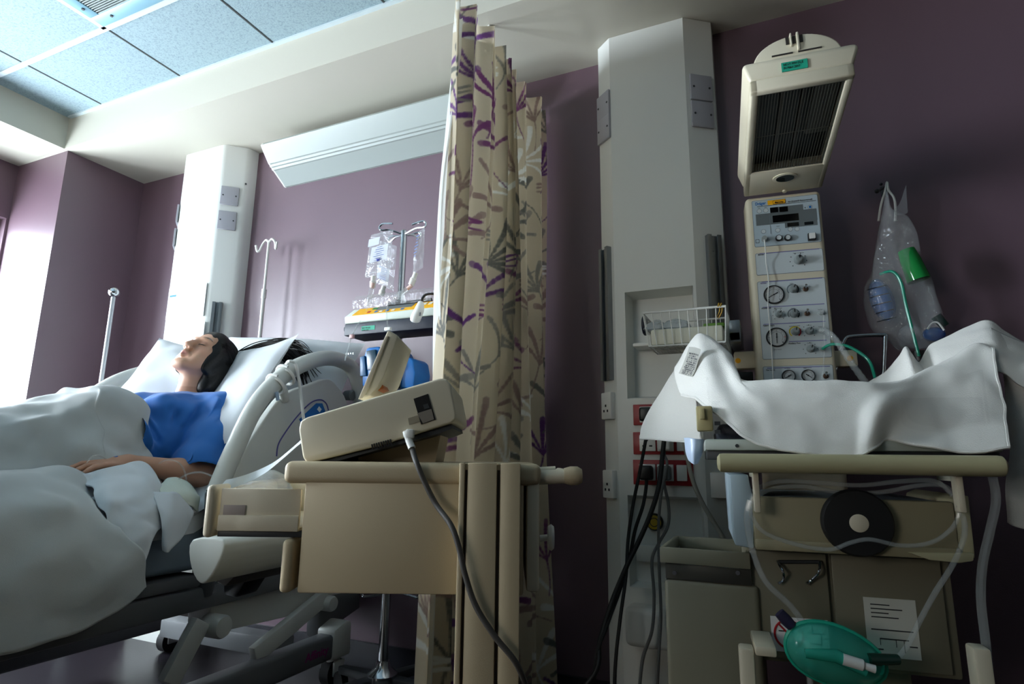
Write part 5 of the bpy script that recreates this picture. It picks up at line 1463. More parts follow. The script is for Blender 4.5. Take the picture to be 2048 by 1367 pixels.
# call handset hanging in front
hs = thing('call_handset', 'white call handset on a black cable in front of the yellow pump panel', 'handset', P_(830, 645, -0.05))
hp_ = [P_(842, 604, -0.05), P_(839, 618, -0.055), P_(832, 634, -0.055), P_(830, 644, -0.05)]
obj('grip', B().tube(smoothpath(hp_, 5), [0.009, 0.0105, 0.012, 0.0135, 0.0150, 0.0160, 0.0168, 0.0172, 0.0178, 0.0184, 0.0188, 0.0186, 0.0180, 0.017, 0.014, 0.008], 16), WPLAS, hs)
obj('speaker_mark', B().box(P_(840, 628, -0.071), (0.006, 0.002, 0.012)), DGREY, hs)
obj('cable', B().tube(smoothpath([P_(843, 603, -0.05), P_(845, 596, -0.05), P_(852, 589, -0.04), P_(864, 587, -0.02), P_(885, 590, 0.0), P_(905, 600, 0.02)], 6), 0.0045, 10), BLACK, hs)
# blue feeding pump on the pole
YB2 = 1.66
fp = thing('infusion_pump', 'bright blue infusion pump clamped low on the drip stand', 'pump', (PX - 0.02, YB2 + 0.05, at(775, 775, Y=YB2).z))
def Q_(px, py, dy=0.0): return at(px, py, Y=YB2 + dy)
a, c = Q_(738, 776), Q_(822, 712)
body = [Q_(724, 772), Q_(724, 722), Q_(733, 695), Q_(757, 692), Q_(762, 700), Q_(792, 698), Q_(798, 712), Q_(818, 714), Q_(826, 720), Q_(830, 745), Q_(826, 776)]
obj('case', B().prism(body, (0, 0.10, 0), 0.006), BLUEP, fp)
obj('dark_front', B().prism([Q_(737, 740), Q_(735, 702), Q_(753, 699), Q_(758, 740)], (0, -0.008, 0), 0.002), M('dark teal front', (10, 52, 72), 0.3), fp)
obj('dark_front', B().prism([Q_(722, 752), Q_(722, 714), Q_(731, 711), Q_(734, 752)], (0, -0.006, 0), 0.002), M('teal edge', (14, 84, 130), 0.4), fp)
for i in range(4):
    obj('display_line', B().bx(Q_(741 + i * 4, 0).x, Q_(743 + i * 4, 0).x, YB2 - 0.0095, YB2 - 0.008, Q_(740, 706 + i % 2).z, Q_(740, 703).z), WPLAS, fp)
obj('clamp', B().bx(Q_(778, 735).x, Q_(808, 735).x, YB2 - 0.014, YB2 + 0.01, Q_(780, 740).z, Q_(780, 727).z, 0.003).bx(Q_(788, 735).x, Q_(804, 735).x, YB2 - 0.012, YB2 - 0.002, Q_(780, 778).z, Q_(780, 736).z, 0.002), BLACK, fp)
lb = B()
for i in range(4): lb.bx(Q_(790 + i * 3.2, 0).x, Q_(791.6 + i * 3.2, 0).x, YB2 - 0.0135, YB2 - 0.012, Q_(790, 774).z, Q_(790, 744).z)
obj('white_print', lb, M('pale print', (190, 200, 204), 0.6), fp)
obj('blue_button', B().bx(Q_(790, 0).x, Q_(803, 0).x, YB2 - 0.016, YB2 - 0.012, Q_(790, 742).z, Q_(790, 737).z, 0.001), BLUEPRT, fp)
obj('carry_knob', B().lathe([(0.016, 0), (0.018, 0.02), (0.012, 0.032), (0, 0.034)], Q_(803, 706, 0.05), (0, 0, 1), 18), M('brown knob', (90, 76, 62), 0.5), fp)
obj('pole_grip', B().bx(PX - 0.028, PX + 0.028, YB2 + 0.098, YI + 0.028, Q_(790, 760).z, Q_(790, 735).z, 0.004), DGREY, fp)
# ------------------------------------------------------------------ the baby warmer
WCX, YC = 0.068, 1.90
# the warmer stands turned a little towards the middle of the room
WF[0] = Matrix.Translation((WCX, YC, 0)) @ Matrix.Rotation(math.radians(6.5), 4, 'Z') @ Matrix.Translation((-WCX, -YC, 0))
warm = thing('infant_warmer', 'cream baby warmer with a tilted heater head, gauge column and towel-covered cot', 'baby warmer', (WCX, 1.65, 0))
def K(px, py, dy=0.0): return at(px, py, Y=YC + dy)
xl = (K(1490, 395).x + K(1515, 760).x) / 2; xr = (K(1645, 381).x + K(1672, 755).x) / 2
ztop = (K(1492, 393).z + K(1646, 381).z) / 2
col_b = B(); col_b.bx(xl, xr, YC, 1.985, 0.42, ztop, 0.014, 4)
column = obj('column', col_b, CREAM, warm)
def wid(px0, px1, py): return abs(K(px1, py).x - K(px0, py).x)
def quad(p0, p1, p2, p3, out, th, mat, name, par=column, r=0.004):
    """rounded panel on the column front from its four sighted corners"""
    q = [K(*p) for p in (p0, p1, p2, p3)]
    x0, x1 = (q[0].x + q[3].x) / 2, (q[1].x + q[2].x) / 2
    z1, z0 = (q[0].z + q[1].z) / 2, (q[2].z + q[3].z) / 2
    pts = [(x + (x0 + x1) / 2, YC - out, z + (z0 + z1) / 2) for x, z in rrect(x1 - x0, z1 - z0, r, 3)]
    return obj(name, B().prism(pts, (0, -th, 0)), mat, par), (x0, x1, z0, z1)
def rc(cx, cy, w_, h_, out, th, mat, name, par=column, r=0.0015):
    c = K(cx, cy); sx = (K(cx + 1, cy) - K(cx - 1, cy)).length / 2; sz = (K(cx, cy + 1) - K(cx, cy - 1)).length / 2
    pts = [(x + c.x, YC - out, z + c.z) for x, z in rrect(w_ * sx, h_ * sz, min(r, w_ * sx * 0.4, h_ * sz * 0.4), 2)]
    return obj(name, B().prism(pts, (0, -th, 0)), mat, par)
def ctext(s, cx, cy, size, mat, par=column, out=0.0012, align='CENTER', bold=0.0, sx=0.9):
    c = K(cx, cy)
    return text(s, size, MATS[warm.name].inverted() @ frame((c.x, YC - out, c.z), (1, 0, 0), (0, 0, 1)), mat, par, align=align, bold=bold, sx=sx)
TH = 0.0012
EDGE = M('panel outline grey', (118, 128, 134), 0.5)
def panel(c4, mat, nm):
    quad(*c4, 0.0, 0.0006, EDGE, 'panel_outline', r=0.005)
    q = [(c4[0][0] + 0.9, c4[0][1] + 0.9), (c4[1][0] - 0.9, c4[1][1] + 0.9), (c4[2][0] - 0.9, c4[2][1] - 0.9), (c4[3][0] + 0.9, c4[3][1] - 0.9)]
    return quad(*q, 0.0, TH, mat, nm)[0]
p1 = panel(((1503, 400), (1636, 390), (1643, 485), (1509, 493)), PANELB, 'display_panel')
p2 = panel(((1510, 506), (1644, 497), (1650, 542), (1513, 550)), PANELW, 'blender_panel')
p3 = panel(((1515, 562), (1650, 555), (1664, 714), (1524, 719)), PANELW, 'gas_panel')
p4 = panel(((1526, 733), (1666, 728), (1671, 800), (1530, 806)), PANELW, 'supply_panel')
o1 = TH
def T1c(s, cx, cy, size, mat, par, **k): return ctext(s, cx, cy, size, mat, par, out=TH + 0.0003, **k)
T1c('Dräger', 1521, 410, 0.0135, BLUEPRT, p1, bold=0.0003, sx=0.8)
rc(1553, 404, 36, 9, o1, 0.0006, YELLOW, 'yellow_label', p1); rc(1558, 404, 25, 7.5, o1 + 0.0006, 0.0003, INK, 'label_border', p1); rc(1558, 404, 23.5, 6, o1 + 0.0009, 0.0003, YELLOW, 'label_field', p1)
ctext('Maternity', 1558, 406, 0.0075, INK, p1, out=TH + 0.0014, bold=0.0002, sx=0.85)
T1c('Air-Shields® Resuscitaire®', 1600, 402.5, 0.0072, INK, p1, sx=0.86)
rc(1572, 407.5, 118, 0.8, o1, 0.0004, INK, 'rule_line', p1)
def bars(lst, par):
    for cx, cy, w_, h_, mat, nm, oo in lst: rc(cx, cy, w_, h_, o1 + oo, 0.0005, mat, nm, par, r=0.0008)
MGREY = M('display surround grey', (104, 112, 114), 0.4)
GLOSSK = M('unlit display black', (10, 10, 12), 0.12)
bars([(1573, 418, 66, 12, MGREY, 'display_bar', 0), (1548, 420, 16, 10, GLOSSK, 'display', 0.0005), (1567, 418.5, 17, 10, GLOSSK, 'display', 0.0005),
      (1572, 434.5, 122, 23, MGREY, 'display_bar', 0), (1571, 436, 52, 14, GLOSSK, 'display', 0.0005),
      (1602, 447.5, 65, 11, MGREY, 'display_bar', 0), (1586, 449, 23, 7.5, GLOSSK, 'display', 0.0005), (1617.5, 446.5, 18, 6, GLOSSK, 'display', 0.0005),
      (1540, 448, 0.8, 40, EDGE, 'divider_line', 0.0005)], p1)
def ring(cx, cy, rpx, mat, par, nm='round_key', fill=PANELW):
    c = K(cx, cy); s = (K(cx + 1, cy) - K(cx - 1, cy)).length / 2; r = rpx * s
    k = obj(nm, B().cyl((c.x, YC - o1, c.z), (c.x, YC - o1 - 0.0006, c.z), r, n=18), mat, par)
    obj('key_face', B().cyl((c.x, YC - o1 - 0.0005, c.z), (c.x, YC - o1 - 0.0009, c.z), r * 0.86, n=18), fill, k)
    return c, r, k
for cx, cy in ((1518.5, 422.5), (1531.5, 421), (1527, 463), (1555.5, 460.5), (1580.5, 458.5), (1594, 458)): ring(cx, cy, 5, EDGE, p1)
for cx, cy, s in ((1580.5, 461, '↓'), (1594, 460.5, '↑')): pass
c, r, k = ring(1620, 414, 5, EDGE, p1); rc(1620, 414, 5, 5, o1 + 0.001, 0.0004, BLUEPRT, 'alarm_symbol', k)
c = K(1610, 415); obj('warning_triangle', B().prism([(c.x - 0.002, YC - o1, c.z - 0.002), (c.x + 0.002, YC - o1, c.z - 0.002), (c.x, YC - o1, c.z + 0.002)], (0, -0.0005, 0)), INK, p1)
for s, cx, cy in (('Time', 1518, 417), ('Auto', 1531, 415.5), ('Skin', 1521, 434), ('Heater', 1556, 453), ('Set °C', 1587, 455)): T1c(s, cx, cy, 0.0038, INK, p1)
for cx, cy in ((1557, 477), (1575, 476.5)):
    c = K(cx, cy); b_ = obj('lamp_button', B().lathe([(0.0095, 0), (0.0095, 0.008), (0.0075, 0.011), (0.0072, 0.009)], (c.x, YC - o1, c.z), (0, -1, 0), 20), BLACK, p1)
    obj('button_face', B().cyl((c.x, YC - o1, c.z), (c.x, YC - o1 - 0.0098, c.z), 0.0072, n=18), PANELW, b_)
rc(1623, 475, 16, 14, o1, 0.010, BLACK, 'power_switch', p1); rc(1623, 474, 12.5, 11, o1 + 0.010, 0.003, WPLAS, 'switch_cap', p1)
c = K(1528.5, 479); obj('probe_socket', B().lathe([(0.0085, 0), (0.0085, 0.012), (0.0072, 0.016), (0, 0.016)], (c.x, YC - o1, c.z), (0, -1, 0), 18), M('grey connector', (150, 156, 154), 0.4), p1)
rc(1515, 482.5, 7.5, 7.5, o1, 0.0005, INK, 'symbol_frame', p1); rc(1515, 482.5, 6, 6, o1 + 0.0005, 0.0003, PANELB, 'symbol_field', p1)
# printed rules and headings
for par, cx, cy, w_ in ((p2, 1578, 502.5, 120), (p3, 1583, 560, 122), (p3, 1586, 611, 124), (p3, 1588, 645.5, 124), (p3, 1615, 681.5, 76), (p4, 1596, 734, 126)):
    rc(cx, cy, w_, 1.6, o1, 0.0004, LINE, 'printed_rule', par)
for par, s, cx, cy, col_c in ((p2, 'Blender', 1516, 511, INK), (p3, 'Suction', 1521, 568, PURPLE), (p3, 'AutoBreath', 1523, 618, INK), (p3, 'Patient Supply', 1526, 652.5, INK), (p3, 'Auxiliary Flow', 1577, 688, INK), (p4, 'Gas Supply', 1532, 741, INK)):
    T1c(s, cx, cy, 0.0062, col_c, par, align='LEFT', bold=0.0001)
for par, s, cx, cy in ((p2, 'Oxygen Concentration', 1597, 506.5), (p3, 'Suction', 1583, 567.5), (p3, 'Respiration Rate', 1556, 617), (p3, 'Pressure', 1586, 617), (p3, 'Airway Pressure Relief', 1589, 652.5), (p3, 'Flow l/min', 1618, 651), (p3, 'Flow l/min', 1619, 686.5), (p3, 'Airway Pressure', 1555, 699.5), (p3, 'Test Port', 1640, 619.5), (p3, 'Patient', 1640, 654), (p4, 'Air Cylinder', 1575, 737), (p4, 'Oxygen Cylinder', 1615, 736)):
    T1c(s, cx, cy, 0.0036, INK, par)
KNOBM = M('grey control knob', (138, 146, 146), 0.35)
KNOBD = M('pale knob skirt', (188, 194, 194), 0.35)
def knob(cx, cy, rpx, par, ang=0.6, ticks=7, arc=None):
    c = K(cx, cy); s = (K(cx + 1, cy) - K(cx - 1, cy)).length / 2; r = rpx * s
    if ticks:
        tk = B()
        for i in range(ticks):
            a = -0.75 * PI + 1.5 * PI * i / (ticks - 1); d_ = Vector((math.sin(a), 0, math.cos(a)))
            tk.box(Vector((c.x, YC - o1 - 0.0002, c.z)) + d_ * r * 1.75, (r * 0.2, 0.0006, r * 0.2))
        obj('dial_marks', tk, INK, par)
    if arc:
        for a0, a1, m_ in arc:
            pts = []
            for i in range(9):
                a = a0 + (a1 - a0) * i / 8; pts.append(Vector((c.x + math.sin(a) * r * 1.32, YC - o1 - 0.0004, c.z + math.cos(a) * r * 1.32)))
            b = B(); 
            for i in range(8):
                d0 = (pts[i] - Vector((c.x, pts[i].y, c.z))).normalized() * r * 0.16; d1 = (pts[i + 1] - Vector((c.x, pts[i].y, c.z))).normalized() * r * 0.16
                b.poly([pts[i] - d0, pts[i + 1] - d1, pts[i + 1] + d1, pts[i] + d0])
            obj('dial_arc', b, m_, par)
    k = obj('control_knob', B().lathe([(r, 0), (r, 0.007), (r * 0.86, 0.010), (r * 0.80, 0.022), (r * 0.6, 0.0245), (0, 0.025)], (c.x, YC - o1, c.z), (0, -1, 0), 24), KNOBM, par)
    d_ = Vector((math.sin(ang), 0, math.cos(ang)))
    obj('knob_pointer', B().box(Vector((c.x, YC - o1 - 0.0245, c.z)) + d_ * r * 0.4, (r * 0.22, 0.002, r * 0.8), Matrix.Rotation(ang, 3, 'Y')), INK, k)
knob(1596.5, 520.5, 9.5, p2, 0.2, 8)
c = K(1597, 517); obj('knob_dot', B().cyl((c.x, YC - 0.024, c.z), (c.x, YC - 0.0285, c.z), 0.0036, n=12), INK, p2)
knob(1585.5, 578.5, 8.5, p3, 0.5, 0, [(0.2 * PI, 0.75 * PI, INK), (-0.75 * PI, 0.2 * PI, EDGE)])
knob(1557.5, 629, 7, p3, 0.6, 8); knob(1587, 627.5, 8.5, p3, 0.0, 0, [(0.45 * PI, 0.75 * PI, INK), (-0.7 * PI, 0.4 * PI, EDGE)])
knob(1590, 663, 8.5, p3, 0.2, 0, [(-0.8 * PI, 0.3 * PI, M('dial yellow', (200, 180, 40), 0.5)), (0.3 * PI, 0.8 * PI, RED)])
knob(1618, 662, 8, p3, 0.5, 7); knob(1620.5, 697.5, 8, p3, 0.4, 7)
for cx, cy, par in ((1611, 578, p3), (1614, 627, p3), (1651, 752, p4)):
    c = K(cx, cy)
    t_ = obj('toggle_nut', B().lathe([(0.0075, 0), (0.0075, 0.003), (0.0052, 0.004), (0.0045, 0.008), (0, 0.008)], (c.x, YC - o1, c.z), (0, -1, 0), 12), M('brass nut', (96, 74, 60), 0.35, metal=0.6) if 'brass nut' not in bpy.data.materials else bpy.data.materials['brass nut'], par)
    obj('toggle_lever', B().tube([(c.x, YC - o1 - 0.006, c.z), (c.x, YC - o1 - 0.018, c.z + 0.009)], [0.0018, 0.0032], 10), CHROME, t_)
for cx, cy in ((1641, 625.5), (1643, 661.5), (1645, 697.5)):
    c = K(cx, cy); obj('gas_port', B().lathe([(0.008, 0), (0.008, 0.004), (0.006, 0.006), (0.0055, 0.016), (0, 0.016)], (c.x, YC - o1, c.z), (0, -1, 0), 16), KNOBD, p3)
def gauge(cx, cy, rpx, par, ang, red=False):
    c = K(cx, cy); s = (K(cx + 1, cy) - K(cx - 1, cy)).length / 2; r = rpx * s; o = Vector((c.x, YC - o1, c.z))
    g_ = obj('gauge', B().lathe([(r, 0), (r, 0.004), (r * 0.96, 0.007), (r * 0.88, 0.007), (r * 0.87, 0.003)], o, (0, -1, 0), 36), BLACK, par)
    obj('gauge_dial', B().cyl(o, o + Vector((0, -0.0034, 0)), r * 0.885, n=36), M('gauge dial', (200, 204, 204), 0.4) if 'gauge dial' not in bpy.data.materials else bpy.data.materials['gauge dial'], g_)
    tk = B(); n = 25
    for i in range(n):
        a = -0.75 * PI + 1.5 * PI * i / (n - 1); d_ = Vector((math.sin(a), 0, math.cos(a))); big = i % 4 == 0
        tk.box(o + Vector((0, -0.0036, 0)) + d_ * r * (0.74 if big else 0.78), (r * 0.035, 0.0005, r * (0.17 if big else 0.09)), Matrix.Rotation(a, 3, 'Y'))
    pts = [o + Vector((math.sin(a) * r * 0.58, -0.0036, math.cos(a) * r * 0.58)) for a in np.linspace(-0.72 * PI, 0.72 * PI, 24)]
    tk.tube(pts, 0.0004, 4)
    obj('dial_scale', tk, INK, g_)
    d_ = Vector((math.sin(ang), 0, math.cos(ang)))
    obj('needle', B().tube([o + Vector((0, -0.0048, 0)) - d_ * r * 0.62, o + Vector((0, -0.0048, 0)), o + Vector((0, -0.0048, 0)) + d_ * r * 0.42], [0.0006, 0.0010, 0.0014], 6).cyl(o + Vector((0, -0.003, 0)), o + Vector((0, -0.006, 0)), 0.002, n=10), INK, g_)
    if red: obj('red_dot', B().cyl(o + Vector((r * 0.78, -0.0035, 0)), o + Vector((r * 0.78, -0.0042, 0)), 0.0016, n=8), RED, g_)
    if rpx > 18: obj('zero_dot', B().cyl(o + Vector((r * 0.55, -0.0035, -r * 0.55)), o + Vector((r * 0.55, -0.0042, -r * 0.55)), 0.0016, n=8), INK, g_)
    return g_
gauge(1547.5, 589.5, 21, p3, math.radians(62)); gauge(1553, 674.5, 21.5, p3, 0.02, True)
gauge(1577, 752, 14, p4, math.radians(60)); gauge(1616, 751, 14, p4, math.radians(-52))
# heater head
fl, frp = K(1487, 391, -0.002), K(1645, 378.5, -0.002)
nl, nr = at(1503, 180, Y=1.40), at(1710, 155, Y=1.40)
O = (fl + frp) / 2; Nn = (nl + nr) / 2
es = (Nn - O); LS = es.length; es.normalize(); ex = (Vector((1, 0, 0)) - es * es.x).normalized(); en = ex.cross(es); en = en if en.z > 0 else -en
WH = (frp.x - fl.x + nr.x - nl.x) / 4      # half width
def hp3(x, s, n): return O + ex * x + es * s + en * n
hw2 = WH + 0.016
head = B()
b = bmesh.new()
V0 = [(-WH, 0.0, 0.03), (WH, 0.0, 0.03), (WH, LS, 0.03), (-WH, LS, 0.03)]
V1 = [(-hw2, -0.0, 0.078), (hw2, -0.0, 0.078), (hw2, LS + 0.004, 0.078), (-hw2, LS + 0.004, 0.078)]
V2 = [(-hw2 + 0.008, 0.02, 0.098), (hw2 - 0.008, 0.02, 0.098), (hw2 - 0.008, LS - 0.018, 0.098), (-hw2 + 0.008, LS - 0.018, 0.098)]
vs = [[b.verts.new(hp3(*v)) for v in L_] for L_ in (V0, V1, V2)]
b.faces.new(vs[0][::-1]); b.faces.new(vs[2])
for lo, hi in ((0, 1), (1, 2)):
    for i in range(4): b.faces.new((vs[lo][i], vs[lo][(i + 1) % 4], vs[hi][(i + 1) % 4], vs[hi][i]))
bmesh.ops.recalc_face_normals(b, faces=b.faces)
bmesh.ops.bevel(b, geom=list(b.edges), offset=0.008, segments=3, profile=0.5, affect='EDGES')
head._add(b)
# rim under it, round the grille
def hb(x0, x1, s0, s1, n0, n1, bev=0.0, B_=None):
    B_ = B_ or B(); M3 = Matrix((ex, es, en)).transposed()
    return B_.box(hp3((x0 + x1) / 2, (s0 + s1) / 2, (n0 + n1) / 2), (abs(x1 - x0), abs(s1 - s0), abs(n1 - n0)), M3, bev, 2)
g0, g1 = 0.135, LS - 0.018; gx = WH - 0.018
hb(-WH, -gx, 0.0, LS, 0.0, 0.034, 0.004, head); hb(gx, WH, 0.0, LS, 0.0, 0.034, 0.004, head)
hb(-WH, WH, g1, LS, 0.0, 0.034, 0.004, head); hb(-WH, WH, 0.0, g0, 0.0, 0.034, 0.004, head)
hd = obj('heater_head', head, CREAM, warm, smooth=50)
# crown
cwn = [(0.098 * math.cos(a), 0.072 * math.sin(a)) for a in np.linspace(0, PI, 28)]
cb = B()
cb.prism([hp3(x, LS - 0.022, 0.090 + n) for x, n in cwn], -es * 0.11, 0.005, 3)
cr_ = obj('head_crown', cb, CREAM, hd)
sl_ = B()
hb(-0.055, -0.008, LS - 0.024, LS - 0.020, 0.108, 0.1115, 0, sl_); hb(0.004, 0.055, LS - 0.024, LS - 0.020, 0.108, 0.1115, 0, sl_)
for x in (-0.021, -0.006, 0.010): hb(x, x + 0.007, LS - 0.0245, LS - 0.020, 0.136, 0.157, 0, sl_)
obj('crown_slots', sl_, M('slot shadow brown', (40, 34, 30), 0.8), cr_)
cl_ = B()
hb(-0.0115, -0.0075, LS - 0.030, LS - 0.017, 0.128, 0.165, 0.001, cl_); hb(0.003, 0.008, LS - 0.030, LS - 0.017, 0.114, 0.165, 0.001, cl_)
obj('crown_clip', cl_, CREAM, cr_)
# grille: reflector and wires
REFL = M('dark heater reflector', (58, 60, 60), 0.3, metal=0.8, var=0.4, vscale=18)
rf = B(); hb(-gx, gx, g0, g1, 0.0295, 0.033, 0, rf)
obj('reflector', rf, REFL, hd)
rr = B()
for x in (-0.035, 0.012): hb(x - 0.004, x + 0.004, g0 + 0.01, g1 - 0.004, 0.018, 0.028, 0.002, rr)
obj('heater_tube', rr, M('heater element', (96, 92, 88), 0.35, metal=0.5), hd)
hz = B(); hb(0.035, gx - 0.004, g1 - 0.22, g1 - 0.006, 0.022, 0.029, 0, hz)
obj('lamp_reflector', hz, M('lamp bay metal', (104, 104, 98), 0.4, metal=0.6), hd)
wr_ = B()
for i in range(27):
    x = -gx + 0.004 + (2 * gx - 0.008) * i / 26
    wr_.tube([hp3(x, g0, 0.004), hp3(x, g1, 0.004)], 0.0007, 5)
wr_.tube([hp3(-gx, (g0 + g1) / 2, 0.0032), hp3(gx, (g0 + g1) / 2, 0.0032)], 0.0009, 5)
for s_ in (g0 + 0.003, g1 - 0.003): wr_.tube([hp3(-gx, s_, 0.004), hp3(gx, s_, 0.004)], 0.0013, 5)
for x in (-gx + 0.002, gx - 0.002): wr_.tube([hp3(x, g0, 0.004), hp3(x, g1, 0.004)], 0.0013, 5)
obj('wire_guard', wr_, M('dull guard wire', (120, 118, 108), 0.35, metal=0.7), hd)
c0 = hp3(0.0, 0.085, 0.0)
N_ = 28
ov = [hp3(0.034 * math.cos(2 * PI * i / N_), 0.088 + 0.026 * math.sin(2 * PI * i / N_), 0.0012) for i in range(N_)]
obj('lamp_surround', B().prism(ov, en * -0.004, 0.001), CREAM, hd)
ov = [hp3(0.025 * math.cos(2 * PI * i / N_), 0.088 + 0.018 * math.sin(2 * PI * i / N_), -0.0026) for i in range(N_)]
obj('lamp_lens', B().prism(ov, en * -0.0012), M('dark lamp lens', (44, 50, 50), 0.1, coat=0.5), hd)
obj('catch', B().cyl(hp3(0.005, 0.012, 0.0), hp3(0.005, 0.012, -0.006), 0.006, n=12), CREAM, hd)
# front sticker
fn = (hp3(0, LS + 0.004, 0.078) - hp3(0, LS, 0.03)); fnx = Vector((1, 0, 0)); fo = es * 1.0
sc0 = hp3(-0.012, LS + 0.0042 - 0.0005, 0.052) + es * 0.0008
M3 = Matrix((ex, fn.normalized(), ex.cross(fn.normalized()))).transposed()
st_ = obj('service_sticker', B().box(sc0 - es * 0.0005, (0.056, 0.024, 0.0016), M3), GREENL, hd)
Mf = MATS[warm.name].inverted() @ frame(sc0 + es * 0.0006 - ex * 0.024 + fn.normalized() * 0.0022, ex, fn)
text('NEXT PPM DUE\nIN MAY 2017', 0.0088, Mf, INK, hd, sx=0.72)
# cot: tray, clear walls, mattress
YT0, YT1 = 1.42, 1.865
xa, xb = at(1408, 870, Y=YT0).x, at(2005, 870, Y=YT0).x
zt0, zt1 = at(1700, 910, Y=YT0).z, at(1700, 878, Y=YT0).z
obj('cot_tray', B().bx(xa, xb, YT0, YT1, zt0 + 0.008, zt1, 0.006), M('pale grey tray', (186, 194, 186), 0.45), warm)
obj('tray_underside', B().bx(xa + 0.004, xb - 0.004, YT0 + 0.01, YT1, zt0 - 0.012, zt0 + 0.008, 0.002), DGREY, warm)
c = at(1474, 891, Y=YT0); obj('screw', B().cyl((c.x, YT0 - 0.002, c.z), (c.x, YT0, c.z), 0.004, n=10), DGREY, warm)
for (x0_, x1_, y0_, y1_, h_) in ((xa + 0.02, xb - 0.02, YT0 + 0.012, YT0 + 0.017, 0.085), (xa + 0.02, xb - 0.02, YT1 - 0.02, YT1 - 0.015, 0.105), (xa + 0.012, xa + 0.017, YT0 + 0.012, YT1 - 0.015, 0.14), (xb - 0.017, xb - 0.012, YT0 + 0.012, YT1 - 0.015, 0.14)):
    obj('clear_wall', B().bx(x0_, x1_, y0_, y1_, zt1, zt1 + h_, 0.001), GLASS, warm)
obj('cot_mattress', B().bx(xa + 0.03, xb - 0.03, YT0 + 0.025, YT1 - 0.03, zt1, zt1 + 0.035, 0.012, 3), NAVY, warm)
a, c = at(1394, 862, Y=1.425), at(1424, 812, Y=1.425)
obj('wall_latch', B().bx(a.x, c.x, 1.41, 1.45, a.z, c.z, 0.004).bx(a.x + 0.008, a.x + 0.018, 1.40, 1.412, c.z - 0.03, c.z - 0.006, 0.001), M('tan latch', (176, 164, 120), 0.5), warm)
for y_ in (846, 863):
    c = at(1435, y_, Y=1.415); obj('catch', B().box((c.x, 1.417, c.z), (0.012, 0.006, 0.008)), DGREY, warm)
# front handle
ha, hb_ = at(1434, 930, Y=1.36), at(2012, 926, Y=1.36)
zh = (ha.z + hb_.z) / 2
obj('push_handle', B().lathe([(0, 0), (0.012, 0.001), (0.0185, 0.006), (0.0195, 0.012), (0.0195, hb_.x - ha.x - 0.012), (0.0185, hb_.x - ha.x - 0.006), (0.012, hb_.x - ha.x - 0.001), (0, hb_.x - ha.x)], (ha.x, 1.36, zh), (1, 0, 0), 24), M('olive cream handle', (186, 178, 140), 0.4), warm)
for px in (1510, 1912):
    a = at(px, 945, Y=1.385); e = at(px, 1024, Y=1.385)
    obj('handle_bracket', B().bx(a.x - 0.006, a.x + 0.006, 1.372, 1.40, e.z, zh, 0.003).bx(a.x - 0.006, a.x + 0.006, 1.40, 1.47, zh - 0.03, zh - 0.012, 0.002), CREAM, warm)
# instrument drawer unit under the cot
YD = 1.43
a, c = at(1510, 1098, Y=YD), at(1908, 1003, Y=YD)
obj('drawer_front', B().bx(a.x, c.x, YD, YD + 0.02, a.z, c.z, 0.006).bx(a.x + 0.002, c.x, YD - 0.006, YD, a.z, a.z + 0.022, 0.004), M('olive drawer plastic', (154, 145, 116), 0.5), warm)
obj('drawer_body', B().bx(a.x - 0.0, c.x, YD + 0.02, 1.88, a.z + 0.002, c.z - 0.004, 0.004), M('pale blue grey drawer', (164, 180, 190), 0.5), warm)
sp = [at(*p, Y=YD + 0.005) for p in ((1459, 948), (1496, 948), (1508, 1000), (1508, 1097), (1470, 1090))]
obj('side_panel', B().prism(sp, (0, 0.30, 0), 0.004), M('blue lit side plastic', (170, 188, 198), 0.5), warm)  # bluish window light on the left side, put into the colour
sp = [at(*p, Y=YD + 0.005) for p in ((1910, 1000), (1938, 990), (1952, 1118), (1912, 1100))]
obj('side_panel', B().prism(sp, (0, 0.30, 0), 0.004), M('cream side plastic', (186, 180, 146), 0.5), warm)
sp = [at(*p, Y=YD - 0.01) for p in ((1815, 1104), (1950, 1106), (1948, 1122), (1920, 1126), (1860, 1120))]
obj('scoop_lip', B().prism(sp, (0, 0.12, 0), 0.003), bpy.data.materials['cream side plastic'], warm)
c = at(1710, 1043, Y=YD); r_ = 0.066
dk = obj('round_knob', B().lathe([(r_ * 0.9, 0), (r_, 0.006), (r_, 0.018), (r_ * 0.94, 0.024), (0.022, 0.026), (0, 0.026)], (c.x, YD - 0.002, c.z), (0, -1, 0), 44), M('matt black knob', (12, 12, 13), 0.6), warm)
obj('knob_centre', B().lathe([(0.0175, 0), (0.0175, 0.002), (0.015, 0.0035), (0, 0.0035)], (c.x + 0.001, YD - 0.0275, c.z), (0, -1, 0), 26), CREAM, dk)
# pedestal cabinet
YQ = 1.50
a, c = at(1507, 1318, Y=YQ), at(1897, 1106, Y=YQ)
CABM = M('olive grey cabinet', (122, 117, 98), 0.55)
obj('pedestal', B().bx(a.x, c.x, YQ, 1.90, a.z, c.z, 0.006), CABM, warm)
xm = at(1662, 1200, Y=YQ).x
obj('pedestal_door', B().bx(a.x + 0.004, xm - 0.004, YQ - 0.012, YQ, a.z + 0.01, c.z - 0.012, 0.004), CABM, warm)
obj('pedestal_door', B().bx(xm + 0.004, c.x - 0.02, YQ - 0.012, YQ, a.z + 0.01, c.z - 0.012, 0.004), CABM, warm)
for p0, p1_ in (((1556, 1124), (1566, 1160)), ((1640, 1124), (1622, 1160))):
    q0, q1 = at(*p0, Y=YQ - 0.02), at(*p1_, Y=YQ - 0.02); qm = (q0 + q1) / 2 + Vector((0.004, -0.012, 0))
    obj('cable_hook', B().tube(smoothpath([q0 + Vector((0, 0.012, 0)), q0, qm, q1, q1 + Vector((-0.01, -0.004, -0.006))], 4), 0.003, 8), CHROME, warm)
